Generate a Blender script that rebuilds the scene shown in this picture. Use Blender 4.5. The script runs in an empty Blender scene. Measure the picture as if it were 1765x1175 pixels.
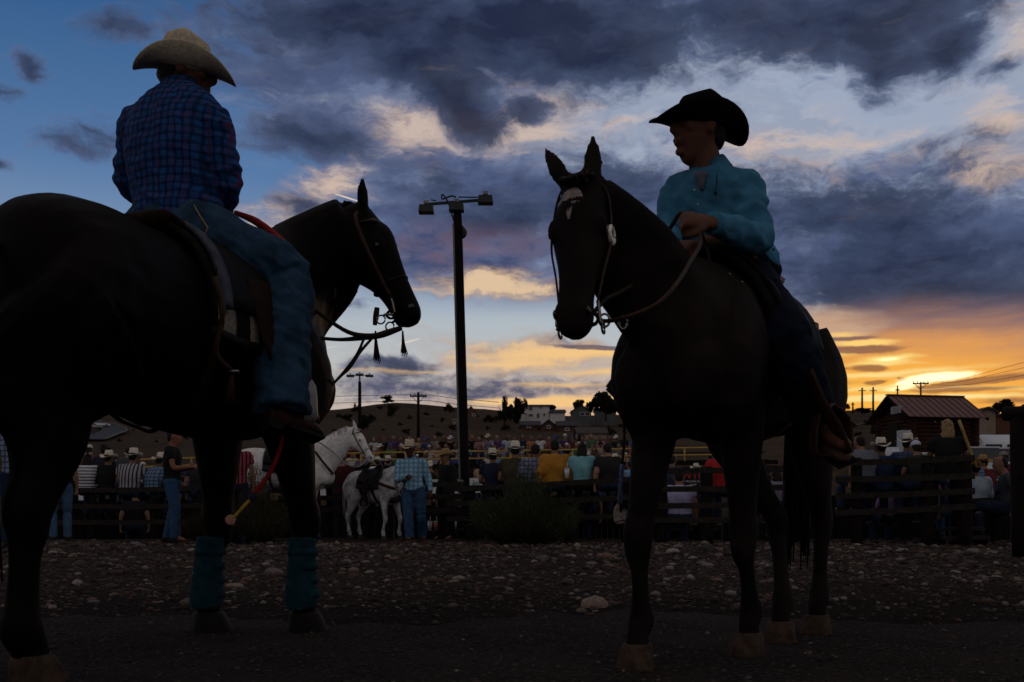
import bpy, bmesh, math, random
import numpy as np
from mathutils import Vector, Matrix, noise as mnoise

rng = np.random.default_rng(7)
random.seed(7)
SC = bpy.context.scene
COL = SC.collection
R = math.radians

# ------------------------------------------------------------------ camera
CAM_H = 0.55
FPX = 1715.0                       # focal length in pixels of the 1765 wide picture
HORIZON = 870.0
cam_data = bpy.data.cameras.new('camera')
cam_data.lens = 36.0 * FPX / 1765.0
cam_data.sensor_width = 36.0
cam_data.shift_y = (HORIZON - 587.5) / 1765.0
cam_data.clip_start = 0.05
cam_data.clip_end = 6000.0
cam_data.dof.use_dof = True
cam_data.dof.focus_distance = 6.0
cam_data.dof.aperture_fstop = 8.0
cam = bpy.data.objects.new('camera', cam_data)
COL.objects.link(cam)
cam.location = (0, 0, CAM_H)
cam.rotation_euler = (R(90), 0, 0)
SC.camera = cam
SC.view_settings.view_transform = 'Standard'
SC.view_settings.look = 'None'
SC.view_settings.exposure = 0.0
SC.view_settings.gamma = 1.0
SC.view_settings.use_curve_mapping = False
SC.cycles.use_denoising = True
SC.cycles.max_bounces = 4
SC.cycles.diffuse_bounces = 2
SC.cycles.glossy_bounces = 2
SC.cycles.transparent_max_bounces = 4

def P(px, py, d):
    """world point seen at a place of the photograph, at distance d along the view axis"""
    return Vector(((px - 882.5) / FPX * d, d, CAM_H + (HORIZON - py) / FPX * d))

def AZEL(px, py):
    dx = (px - 882.5) / FPX
    dz = (HORIZON - py) / FPX
    return math.atan(dx), math.atan(dz / math.sqrt(1 + dx * dx))

def lin(r, g, b):
    """sRGB 0-255 to linear"""
    f = lambda c: (c / 255) / 12.92 if c / 255 <= .04045 else (((c / 255) + .055) / 1.055) ** 2.4
    return (f(r), f(g), f(b), 1.0)

# ------------------------------------------------------------------ node helper
class NT:
    def __init__(s, tree):
        s.t = tree
        tree.nodes.clear()
    def node(s, typ, **kw):
        n = s.t.nodes.new(typ)
        for k, v in kw.items():
            setattr(n, k, v)
        return n
    def put(s, sock, v):
        if v is None:
            return
        if isinstance(v, bpy.types.NodeSocket):
            s.t.links.new(v, sock)
        else:
            sock.default_value = v
    def math(s, op, a, b=None, c=None, clamp=False):
        n = s.node('ShaderNodeMath', operation=op, use_clamp=clamp)
        for i, v in enumerate((a, b, c)):
            s.put(n.inputs[i], v)
        return n.outputs[0]
    def vmath(s, op, a, b=None, c=None):
        n = s.node('ShaderNodeVectorMath', operation=op)
        for i, v in enumerate((a, b, c)):
            s.put(n.inputs[i], v)
        return n.outputs[1] if op in ('LENGTH', 'DOT_PRODUCT', 'DISTANCE') else n.outputs[0]
    def xyz(s, x, y, z=0.0):
        n = s.node('ShaderNodeCombineXYZ')
        s.put(n.inputs[0], x); s.put(n.inputs[1], y); s.put(n.inputs[2], z)
        return n.outputs[0]
    def sep(s, v):
        n = s.node('ShaderNodeSeparateXYZ'); s.put(n.inputs[0], v)
        return n.outputs
    def noise(s, vec, scale, detail=6, rough=.55, distortion=0.0, col=False, lac=2.0):
        n = s.node('ShaderNodeTexNoise')
        s.put(n.inputs['Vector'], vec)
        n.inputs['Scale'].default_value = scale; n.inputs['Detail'].default_value = detail
        n.inputs['Roughness'].default_value = rough; n.inputs['Distortion'].default_value = distortion
        n.inputs['Lacunarity'].default_value = lac
        return n.outputs['Color' if col else 'Fac']
    def rng(s, v, a, b, c=0.0, d=1.0, smooth=True):
        n = s.node('ShaderNodeMapRange', interpolation_type='SMOOTHSTEP' if smooth else 'LINEAR')
        s.put(n.inputs[0], v)
        for i, q in enumerate((a, b, c, d)):
            s.put(n.inputs[i + 1], q)
        return n.outputs[0]
    def mix(s, f, a, b, mode='MIX'):
        n = s.node('ShaderNodeMix', data_type='RGBA', blend_type=mode)
        s.put(n.inputs[0], f); s.put(n.inputs[6], a); s.put(n.inputs[7], b)
        return n.outputs[2]
    def ramp(s, f, stops, interp='LINEAR'):
        n = s.node('ShaderNodeValToRGB')
        cr = n.color_ramp
        cr.interpolation = interp
        while len(cr.elements) < len(stops):
            cr.elements.new(.5)
        for e, (p, c) in zip(cr.elements, stops):
            e.position = p; e.color = c
        s.put(n.inputs[0], f)
        return n.outputs[0]
    def blob(s, vec, spec, acc=None):
        """one soft elliptical cloud body, given by its centre, radii and tilt in sky angles"""
        px, py, rx, ry, rot, w = spec
        az, el = AZEL(px, py)
        ca, sa = math.cos(R(rot)), math.sin(R(rot))
        ax, ay = FPX / rx, FPX / ry
        n = s.node('ShaderNodeMapping', vector_type='TEXTURE')
        n.inputs[1].default_value = (az, el, 0)
        n.inputs[2].default_value = (0, 0, R(rot))
        n.inputs[3].default_value = (1 / ax, 1 / ay, 1)
        s.put(n.inputs[0], vec)
        g = s.node('ShaderNodeTexGradient', gradient_type='SPHERICAL')
        s.put(g.inputs[0], n.outputs[0])
        if acc is None:
            return s.math('MULTIPLY', g.outputs['Fac'], w)
        return s.math('MULTIPLY_ADD', g.outputs['Fac'], w, acc)
    def blobs(s, vec, specs):
        acc = None
        for sp in specs:
            acc = s.blob(vec, sp, acc)
        return acc

# ------------------------------------------------------------------ sky: dusk with broken cloud
SUN_AZ, SUN_EL = AZEL(1590, 655)
world = bpy.data.worlds.new('World')
SC.world = world
world.use_nodes = True

def build_sky():
    s = NT(world.node_tree)
    tc = s.node('ShaderNodeTexCoord')
    x, y, z = s.sep(tc.outputs['Generated'])[:3]
    az = s.math('ARCTAN2', x, y)
    el = s.math('ARCSINE', z)
    elc = s.math('MAXIMUM', el, 0.0)
    p = s.xyz(az, el, 0.0)
    # clear air: physical sky for a sun on the horizon, tinted by the low haze
    sky = s.node('ShaderNodeTexSky', sky_type='NISHITA')
    sky.sun_disc = False
    sky.sun_elevation = R(1.5)
    sky.sun_rotation = SUN_AZ
    sky.air_density = 1.0; sky.dust_density = 1.0; sky.ozone_density = 2.0
    nish = s.vmath('SCALE', sky.outputs[0]); nish.node.inputs['Scale'].default_value = 0.05
    air = s.ramp(s.rng(elc, 0, .62, smooth=False), [
        (0.0, lin(205, 150, 110)), (.10, lin(188, 172, 165)), (.20, lin(196, 194, 190)), (.29, lin(180, 190, 198)), (.36, lin(134, 157, 188)),
        (.50, lin(88, 124, 170)), (.70, lin(56, 98, 148)), (.85, lin(34, 76, 124)), (1.0, lin(24, 56, 100))])
    # the air darkens away from the sunset
    side = s.rng(az, -1.9, -.25, .35, 1.0)
    side2 = s.rng(az, 1.1, 2.6, 1.0, .35)
    air = s.vmath('SCALE', air); air.node.inputs['Scale'].default_value = 1.0
    s.put(air.node.inputs['Scale'], s.math('MULTIPLY', side, side2))
    air = s.mix(.06, air, nish)
    # warm glow of the sun behind the cloud bank
    dsun = s.vmath('LENGTH', s.vmath('MULTIPLY', s.vmath('SUBTRACT', p, (SUN_AZ, SUN_EL - .01, 0)), (1.0, 2.7, 1)))
    dwide = s.vmath('LENGTH', s.vmath('MULTIPLY', s.vmath('SUBTRACT', p, (SUN_AZ - .12, SUN_EL - .055, 0)), (.66, 3.9, 1)))
    glow = s.rng(dsun, .22, 0.0)
    wide = s.rng(dwide, .42, .02)
    air = s.mix(s.math('MULTIPLY', wide, .88), air, lin(226, 166, 106))
    air = s.mix(s.math('MULTIPLY', glow, .95), air, lin(246, 172, 70))

    # warped coordinates: billows and drawn-out wisps
    w1 = s.noise(p, 5.0, 3, .5, col=True)
    w2 = s.noise(p, 22.0, 4, .6, col=True)
    pw = s.vmath('MULTIPLY_ADD', s.vmath('SUBTRACT', w1, (.5, .5, .5)), (.07, .05, 0), p)
    pw = s.vmath('MULTIPLY_ADD', s.vmath('SUBTRACT', w2, (.5, .5, .5)), (.035, .025, 0), pw)
    p3 = s.vmath('MULTIPLY', pw, (1.0, 1.9, 1.0))
    fbm = s.noise(p3, 9.0, 7, .62)                 # billowed
    fine = s.noise(s.vmath('MULTIPLY', pw, (1.0, 2.2, 1)), 34.0, 5, .68)
    streak = s.noise(s.vmath('MULTIPLY', pw, (1.0, 10.0, 1)), 8.0, 6, .6)
    diag = s.node('ShaderNodeMapping'); diag.inputs[2].default_value = (0, 0, R(24)); diag.inputs[3].default_value = (1.0, 3.4, 1)
    s.put(diag.inputs[0], pw)
    comb = s.noise(diag.outputs[0], 13.0, 6, .64)

    # ---- high pale veil (upper right and the lit breaks)
    veil = s.blobs(pw, [
        (1500, 180, 480, 160, -8, .85), (1740, 70, 170, 170, 0, 1.0), (1150, 190, 330, 100, 0, .45), (905, 205, 200, 90, 8, 1.25), (690, 222, 150, 52, 4, .6),
        (640, 190, 320, 150, 0, .55), (480, 150, 260, 130, -15, .40), (560, 325, 125, 62, 15, 1.35), (455, 388, 115, 46, 0, 1.25), 
        (865, 498, 190, 40, 0, 1.7), (960, 612, 250, 42, 0, 1.3), (640, 470, 130, 140, 0, .45), (1060, 240, 240, 110, 0, .6),
        (1350, 272, 260, 56, -4, 1.0), (1715, 305, 120, 50, 4, 1.1), (1690, 285, 70, 24, 0, .9), (1485, 366, 70, 22, 0, 1.3), (1600, 215, 300, 60, -5, .6), (1400, 150, 300, 60, -12, .6), (760, 610, 240, 60, 0, .6), (720, 250, 200, 80, 0, .5)])
    va = s.math('MULTIPLY_ADD', s.math('SUBTRACT', comb, .5), 2.4, s.math('MULTIPLY', veil, .8))
    va = s.math('MULTIPLY_ADD', s.math('SUBTRACT', fine, .5), .8, va)
    valpha = s.math('MULTIPLY', s.rng(va, .02, 1.2), s.rng(veil, .0, .45))
    warmth = s.blobs(p, [(1330, 268, 330, 90, -6, 1.0), (1700, 230, 150, 80, 0, .7), (880, 200, 280, 110, 6, 1.25), (690, 222, 180, 60, 0, 1.0), (560, 325, 130, 80, 0, 1.4), (450, 385, 130, 55, 0, 1.4), (1485, 366, 80, 30, 0, 1.4), (1690, 285, 80, 30, 0, 1.2),
                         (870, 495, 320, 100, 0, 1.8), (960, 610, 420, 100, 0, 1.9), (1720, 310, 140, 90, 0, .8), (1750, 60, 120, 130, 0, .7), (660, 480, 150, 150, 0, .6)])
    warm = s.rng(s.math('MULTIPLY_ADD', s.math('SUBTRACT', comb, .5), 2.2, warmth), .15, 1.1)
    cool_c = s.ramp(va, [(0.0, lin(70, 84, 122)), (.4, lin(96, 110, 145)), (.75, lin(122, 136, 166)), (1.0, lin(152, 164, 188))])
    warm_c = s.ramp(s.rng(elc, 0, .5, smooth=False), [(0, lin(240, 178, 100)), (.30, lin(232, 190, 138)), (.45, lin(226, 196, 160)), (.62, lin(208, 184, 168)), (1, lin(190, 182, 182))])
    wdim = s.mix(1.0, warm_c, lin(186, 172, 178), 'MULTIPLY')
    warm_v = s.mix(s.rng(s.math('MULTIPLY_ADD', s.math('SUBTRACT', fine, .5), 1.6, va), .15, 1.15), wdim, warm_c)
    vcol = s.mix(warm, cool_c, warm_v)

    # ---- thin lavender sheet under the whole of the deck
    sheet = s.blobs(pw, [(680, 150, 260, 150, 0, .40), (1250, 230, 900, 420, 0, 1.3), (1500, 420, 800, 330, 0, 1.2), (960, 350, 400, 210, 0, .9), (1050, 80, 800, 240, 0, 1.0)])
    vert = s.node('ShaderNodeMapping'); vert.inputs[2].default_value = (0, 0, R(-64)); vert.inputs[3].default_value = (1.0, 3.0, 1)
    s.put(vert.inputs[0], pw)
    virga = s.noise(vert.outputs[0], 9.0, 6, .6)
    st = s.math('MULTIPLY_ADD', s.math('SUBTRACT', virga, .5), 2.8, s.math('MULTIPLY_ADD', s.math('SUBTRACT', fbm, .5), 1.6, .5))
    upr = s.blobs(p, [(1520, 175, 620, 210, -6, 1.05), (1090, 190, 420, 140, 0, .6), (1700, 60, 260, 190, 0, .7)])
    st = s.math('ADD', st, s.math('SUBTRACT', upr, .12))
    shc = s.ramp(st, [(0.0, lin(58, 68, 104)), (.4, lin(84, 95, 128)), (.75, lin(122, 134, 162)), (1.0, lin(166, 176, 194))])
    shc = s.mix(s.rng(elc, .24, .10), shc, lin(150, 138, 142))
    sa_ = s.math('MULTIPLY', s.rng(s.math('MULTIPLY_ADD', s.math('SUBTRACT', fbm, .5), 1.3, sheet), .08, .55), s.rng(elc, .185, .225))
    air = s.mix(s.math('MULTIPLY', sa_, .95), air, shc)
    c = s.mix(s.math('MULTIPLY', valpha, s.math('MULTIPLY_ADD', warm, .35, .58)), air, vcol)

    # ---- grey body of the cloud deck
    dark = s.blobs(pw, [
        (470, 20, 330, 130, 0, .95), (650, 60, 300, 130, 5, .75), (850, 60, 380, 150, -8, 1.05), (1180, 25, 480, 115, 0, 1.4), (1560, 5, 340, 85, 0, 1.2),
        (740, 150, 230, 58, -26, .8), (808, 203, 84, 46, -25, 1.35), (1050, 100, 330, 90, 0, .6),
        (525, 238, 160, 56, 4, 1.65), (600, 215, 110, 50, 0, .35), (505, 362, 80, 38, 0, 1.4), 
        (1000, 330, 420, 120, 0, .80), (860, 375, 300, 90, 0, .75), (740, 290, 180, 80, 0, .45), (1090, 300, 130, 50, 0, .45), (800, 430, 330, 60, 0, .55),
        (1600, 410, 440, 185, 0, 1.05), (1720, 540, 460, 125, -4, 1.5), (1450, 340, 300, 80, 0, .5), (1350, 480, 260, 120, 0, .65), (1560, 270, 150, 40, 0, .4),
        (1515, 108, 66, 62, 0, 1.6), (1638, 92, 84, 48, 0, 1.7), (1745, 113, 62, 30, 0, 1.4), (1600, 60, 200, 40, 0, .6),
        (720, 668, 340, 52, 0, 1.05), (960, 660, 240, 40, 0, .60), (690, 632, 95, 20, 4, .95), (610, 530, 80, 12, 0, .6), (830, 598, 60, 12, 0, .5),
        (1000, 596, 130, 18, -3, .60),
        (175, 46, 70, 34, 0, 1.05), (66, 98, 34, 20, 0, 1.0), (76, 126, 36, 22, 0, 1.0), (18, 158, 64, 18, 0, 1.25), (160, 238, 110, 50, 10, .85), (150, 265, 100, 26, 0, .85), (5, 300, 34, 16, 0, 1.1), (910, 195, 52, 24, 0, 1.3)])
    da = s.math('MULTIPLY_ADD', s.math('SUBTRACT', fbm, .5), 2.3, s.math('MULTIPLY', dark, .85))
    da = s.math('MULTIPLY_ADD', s.math('SUBTRACT', fine, .5), 1.5, da)
    dalpha = s.math('MULTIPLY', s.rng(da, .04, .98), s.rng(dark, .02, .30))
    sh = s.math('MULTIPLY_ADD', s.math('SUBTRACT', fbm, .5), 1.25, s.math('MULTIPLY_ADD', dark, .46, .10))
    sh = s.math('MULTIPLY_ADD', s.math('SUBTRACT', comb, .5), .8, sh)
    lowness = s.rng(elc, .08, .25)
    shade_hi = s.ramp(sh, [(.05, lin(112, 124, 156)), (.35, lin(78, 90, 122)), (.62, lin(56, 67, 94)), (.95, lin(34, 42, 66))])
    shade_lo = s.ramp(sh, [(.05, lin(128, 120, 134)), (.35, lin(92, 93, 118)), (.62, lin(68, 72, 97)), (.95, lin(51, 56, 79))])
    dcol = s.mix(lowness, shade_lo, shade_hi)
    # sunset tints the undersides near the sun
    mauve = s.blobs(p, [(850, 448, 360, 75, 0, 1.2), (1680, 575, 420, 70, -3, 1.1), (640, 400, 200, 80, 0, .5)])
    dcol = s.mix(s.rng(mauve, .05, 1.0, 0, .7), dcol, lin(116, 94, 112))
    c = s.mix(s.math('MULTIPLY', dalpha, .96), c, dcol)

    # ---- the west: light through and under the cloud bank
    pl = s.vmath('MULTIPLY_ADD', s.vmath('SUBTRACT', w2, (.5, .5, .5)), (.030, .007, 0), p)
    pl = s.vmath('MULTIPLY_ADD', s.vmath('SUBTRACT', w1, (.5, .5, .5)), (.05, .008, 0), pl)
    strk = s.noise(s.vmath('MULTIPLY', pl, (1.0, 8.5, 1)), 9.0, 6, .62)
    dw = s.vmath('LENGTH', s.vmath('MULTIPLY', s.vmath('SUBTRACT', pl, (SUN_AZ - .02, SUN_EL - .012, 0)), (1.0, 3.1, 1)))
    dw = s.math('MULTIPLY_ADD', s.math('SUBTRACT', strk, .5), .10, dw)
    sunc = s.ramp(s.rng(dw, 0, .30, smooth=False), [(0, lin(255, 192, 80)), (.26, lin(246, 172, 74)), (.52, lin(216, 150, 90)), (.78, lin(166, 124, 104)), (1, lin(120, 102, 112))])
    c = s.mix(s.rng(dw, .31, .12), c, sunc)
    hz = s.blobs(pl, [(1410, 556, 150, 34, 0, 1.0), (1400, 585, 120, 26, 0, .9)])
    c = s.mix(s.rng(s.math('MULTIPLY_ADD', s.math('SUBTRACT', strk, .5), 1.0, hz), .1, .9, 0, .8), c, lin(206, 168, 138))
    # lit streaks
    low = s.blobs(pl, [(1480, 592, 95, 8, 0, 1.5), (1440, 579, 60, 8, 0, .8), (1525, 618, 70, 9, 2, 1.4), (1520, 628, 110, 7, 0, .8), (1430, 612, 60, 12, 0, .9), (1600, 636, 150, 9, 2, .8), (1470, 650, 120, 8, 0, .7), (1480, 672, 190, 9, 0, .9),
                       (1720, 668, 120, 6, -3, 1.0), (1680, 683, 160, 7, 0, .8), (1460, 690, 140, 9, 0, .9), (1560, 686, 120, 8, 0, .8), (1040, 640, 200, 12, 0, .8), (930, 612, 200, 12, 0, 1.1), (1000, 604, 140, 8, 0, .9), (880, 626, 200, 9, 0, .9), (980, 662, 180, 10, 0, .7), (1020, 690, 260, 16, 0, 1.2), (870, 693, 160, 10, 0, .9), (700, 640, 150, 8, 0, .7)])
    la = s.math('MULTIPLY_ADD', s.math('SUBTRACT', strk, .5), 1.5, low)
    lalpha = s.math('MULTIPLY', s.rng(la, .15, 1.0), s.rng(low, .0, .35))
    lcol = s.ramp(s.rng(dsun, .40, .0, smooth=False), [(0, lin(238, 196, 140)), (.45, lin(252, 200, 118)), (.75, lin(255, 214, 120)), (1, lin(255, 236, 170))])
    c = s.mix(lalpha, c, lcol)
    # grey bars across the glow
    bars = s.blobs(pl, [(1470, 604, 105, 9, 0, 1.5), (1450, 585, 70, 5, 0, 1.2), (1493, 635, 36, 9, 0, 1.5), (1440, 637, 24, 6, 0, 1.2), (1504, 661, 22, 6, 8, 1.4), (1440, 662, 70, 6, 0, .8), (1700, 653, 90, 10, 4, 1.4), (1640, 659, 60, 6, 4, 1.0), (1650, 671, 130, 6, 0, 1.1), (1590, 666, 40, 4, 0, 1.0),
                        (1430, 672, 60, 6, 0, 1.0), (1446, 686, 30, 5, 0, 1.0), (1546, 656, 17, 5, -22, 1.4), (1740, 690, 90, 10, 0, .8), (1000, 597, 90, 6, -2, 1.1), (1040, 600, 40, 5, 0, 1.1), (1400, 625, 60, 8, 0, .7)])
    balpha = s.math('MULTIPLY', s.rng(s.math('MULTIPLY_ADD', s.math('SUBTRACT', strk, .5), .9, bars), .15, .75), s.rng(bars, .0, .25))
    c = s.mix(s.math('MULTIPLY', balpha, .85), c, s.mix(s.rng(dsun, .25, .05), lin(96, 84, 98), lin(150, 100, 66)))
    # the bright break in front of the sun
    sun = s.blobs(pl, [(1600, 650, 74, 11, 5, 1.7), (1560, 660, 52, 6, 8, 1.1), (1545, 670, 40, 5, 8, .9), (1525, 618, 40, 5, 2, .8)])
    sa = s.math('MULTIPLY', s.rng(s.math('MULTIPLY_ADD', s.math('SUBTRACT', strk, .5), .6, sun), .10, .95), s.rng(sun, 0, .2))
    c = s.mix(sa, c, (1.7, 1.35, .72, 1))
    trail = s.blobs(p, [(600, 341, 30, 1.7, -14, 3.0), (706, 588, 26, 1.6, 16, 2.2), (560, 600, 34, 1.6, 12, .9)])
    c = s.mix(s.rng(trail, .1, 1.0, 0, .75), c, lin(236, 214, 186))
    # the deck goes on overhead and behind the camera as broken grey cloud, faintly warm with afterglow
    away = s.math('MAXIMUM', s.rng(s.math('ABSOLUTE', az), .62, 1.3), s.rng(el, .52, .85))
    rest = s.ramp(s.math('MULTIPLY_ADD', s.math('SUBTRACT', fbm, .5), 2.0, .5), [(.1, (.185, .175, .177, 1)), (.5, (.255, .240, .240, 1)), (.9, (.325, .304, .30, 1))])
    c = s.mix(away, c, rest)
    # distant haze at and under the horizon
    c = s.mix(s.rng(el, .0, -.06), c, (.02, .02, .025, 1))
    bg = s.node('ShaderNodeBackground')
    s.put(bg.inputs[0], c)
    bg.inputs[1].default_value = 1.0
    out = s.node('ShaderNodeOutputWorld')
    s.t.links.new(bg.outputs[0], out.inputs[0])
build_sky()
world.cycles.sampling_method = 'MANUAL'
world.cycles.sample_map_resolution = 512

# low sun, veiled by cloud: it only grazes what stands up
sun_data = bpy.data.lights.new('sun', 'SUN')
sun_data.energy = 0.12
sun_data.angle = R(8)
sun_data.color = (1.0, .62, .30)
sun_ob = bpy.data.objects.new('sun', sun_data)
COL.objects.link(sun_ob)
sun_dir = Vector((math.sin(SUN_AZ) * math.cos(.075), math.cos(SUN_AZ) * math.cos(.075), math.sin(.075)))
sun_ob.rotation_euler = sun_dir.to_track_quat('Z', 'Y').to_euler()

# ------------------------------------------------------------------ materials
MATS = {}
def mat(name, col, rough=.85, var=.25, scale=18.0, bump=0.0, bscale=60.0, spec=.2, metal=0.0, obj_color=False, col2=None, stretch=None, sheen=0.0):
    """plain surface: base colour broken up by noise, optional second colour and relief"""
    if name in MATS:
        return MATS[name]
    m = bpy.data.materials.new(name); m.use_nodes = True
    s = NT(m.node_tree)
    tc = s.node('ShaderNodeTexCoord')
    vec = tc.outputs['Object']
    if stretch:
        vec = s.vmath('MULTIPLY', vec, stretch)
    n1 = s.noise(vec, scale, 5, .6)
    if obj_color:
        oi = s.node('ShaderNodeObjectInfo')
        base = oi.outputs['Color']
    else:
        base = tuple(col) + (1.0,) if len(col) == 3 else col
    f = s.rng(n1, .3, .7)
    if col2 is not None:
        c = s.mix(f, base, tuple(col2) + (1.0,) if len(col2) == 3 else col2)
    else:
        lo = s.mix(1.0, base, (1 - var, 1 - var, 1 - var, 1), 'MULTIPLY')
        hi = s.mix(1.0, base, (1 + var, 1 + var, 1 + var, 1), 'MULTIPLY')
        c = s.mix(f, lo, hi)
    b = s.node('ShaderNodeBsdfPrincipled')
    s.put(b.inputs['Base Color'], c)
    b.inputs['Roughness'].default_value = rough
    b.inputs['Specular IOR Level'].default_value = spec
    b.inputs['Metallic'].default_value = metal
    if sheen:
        b.inputs['Sheen Weight'].default_value = sheen
    if bump:
        bn = s.node('ShaderNodeBump'); bn.inputs['Strength'].default_value = 1.0
        bn.inputs['Distance'].default_value = bump
        s.put(bn.inputs['Height'], s.noise(vec, bscale, 5, .65))
        s.put(b.inputs['Normal'], bn.outputs[0])
    o = s.node('ShaderNodeOutputMaterial')
    s.t.links.new(b.outputs[0], o.inputs[0])
    MATS[name] = m
    return m

def plaid(name, base, stripes, rough=.9, axis=None, warp=.02, obj_color=False):
    """woven check: stripes = (direction, spacing, width, colour, strength)"""
    m = bpy.data.materials.new(name); m.use_nodes = True
    s = NT(m.node_tree)
    tc = s.node('ShaderNodeTexCoord')
    vec = tc.outputs['Object']
    nz = s.noise(vec, 6.0, 3, .5, col=True)
    vec = s.vmath('MULTIPLY_ADD', s.vmath('SUBTRACT', nz, (.5, .5, .5)), (warp, warp, warp), vec)
    c = s.node('ShaderNodeObjectInfo').outputs['Color'] if obj_color else tuple(base) + (1.0,)
    for d, sp, w, colr, k in stripes:
        t = s.vmath('DOT_PRODUCT', vec, tuple(d))
        fr = s.math('FRACT', s.math('DIVIDE', t, sp))
        tri = s.math('ABSOLUTE', s.math('SUBTRACT', fr, .5))
        band = s.rng(tri, w / sp / 2 * 1.25, w / sp / 2 * .75)
        c = s.mix(s.math('MULTIPLY', band, k), c, tuple(colr) + (1.0,))
    n1 = s.noise(vec, 9, 4, .6)
    c = s.mix(.35, c, s.mix(1.0, c, s.ramp(n1, [(.3, (.5, .5, .5, 1)), (.7, (1.3, 1.3, 1.3, 1))]), 'MULTIPLY'))
    b = s.node('ShaderNodeBsdfPrincipled')
    s.put(b.inputs['Base Color'], c)
    b.inputs['Roughness'].default_value = rough
    b.inputs['Specular IOR Level'].default_value = .12
    bn = s.node('ShaderNodeBump'); bn.inputs['Distance'].default_value = .004
    s.put(bn.inputs['Height'], s.noise(vec, 26, 5, .6)); s.put(b.inputs['Normal'], bn.outputs[0])
    o = s.node('ShaderNodeOutputMaterial')
    s.t.links.new(b.outputs[0], o.inputs[0])
    return m

# ------------------------------------------------------------------ mesh helper
def catmull(a, sub):
    a = np.asarray(a, float)
    n = len(a)
    if sub <= 1 or n < 3:
        if sub > 1 and n == 2:
            t = np.linspace(0, 1, sub + 1)[:, None]
            return a[0] * (1 - t) + a[1] * t
        return a
    p = np.vstack([2 * a[0] - a[1], a, 2 * a[-1] - a[-2]])
    out = []
    for i in range(n - 1):
        p0, p1, p2, p3 = p[i], p[i + 1], p[i + 2], p[i + 3]
        for k in range(sub):
            t = k / sub
            out.append(.5 * ((2 * p1) + (-p0 + p2) * t + (2 * p0 - 5 * p1 + 4 * p2 - p3) * t * t + (-p0 + 3 * p1 - 3 * p2 + p3) * t ** 3))
    out.append(a[-1])
    return np.array(out)

def unit(v):
    v = np.asarray(v, float)
    return v / (np.linalg.norm(v) + 1e-12)

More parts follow.
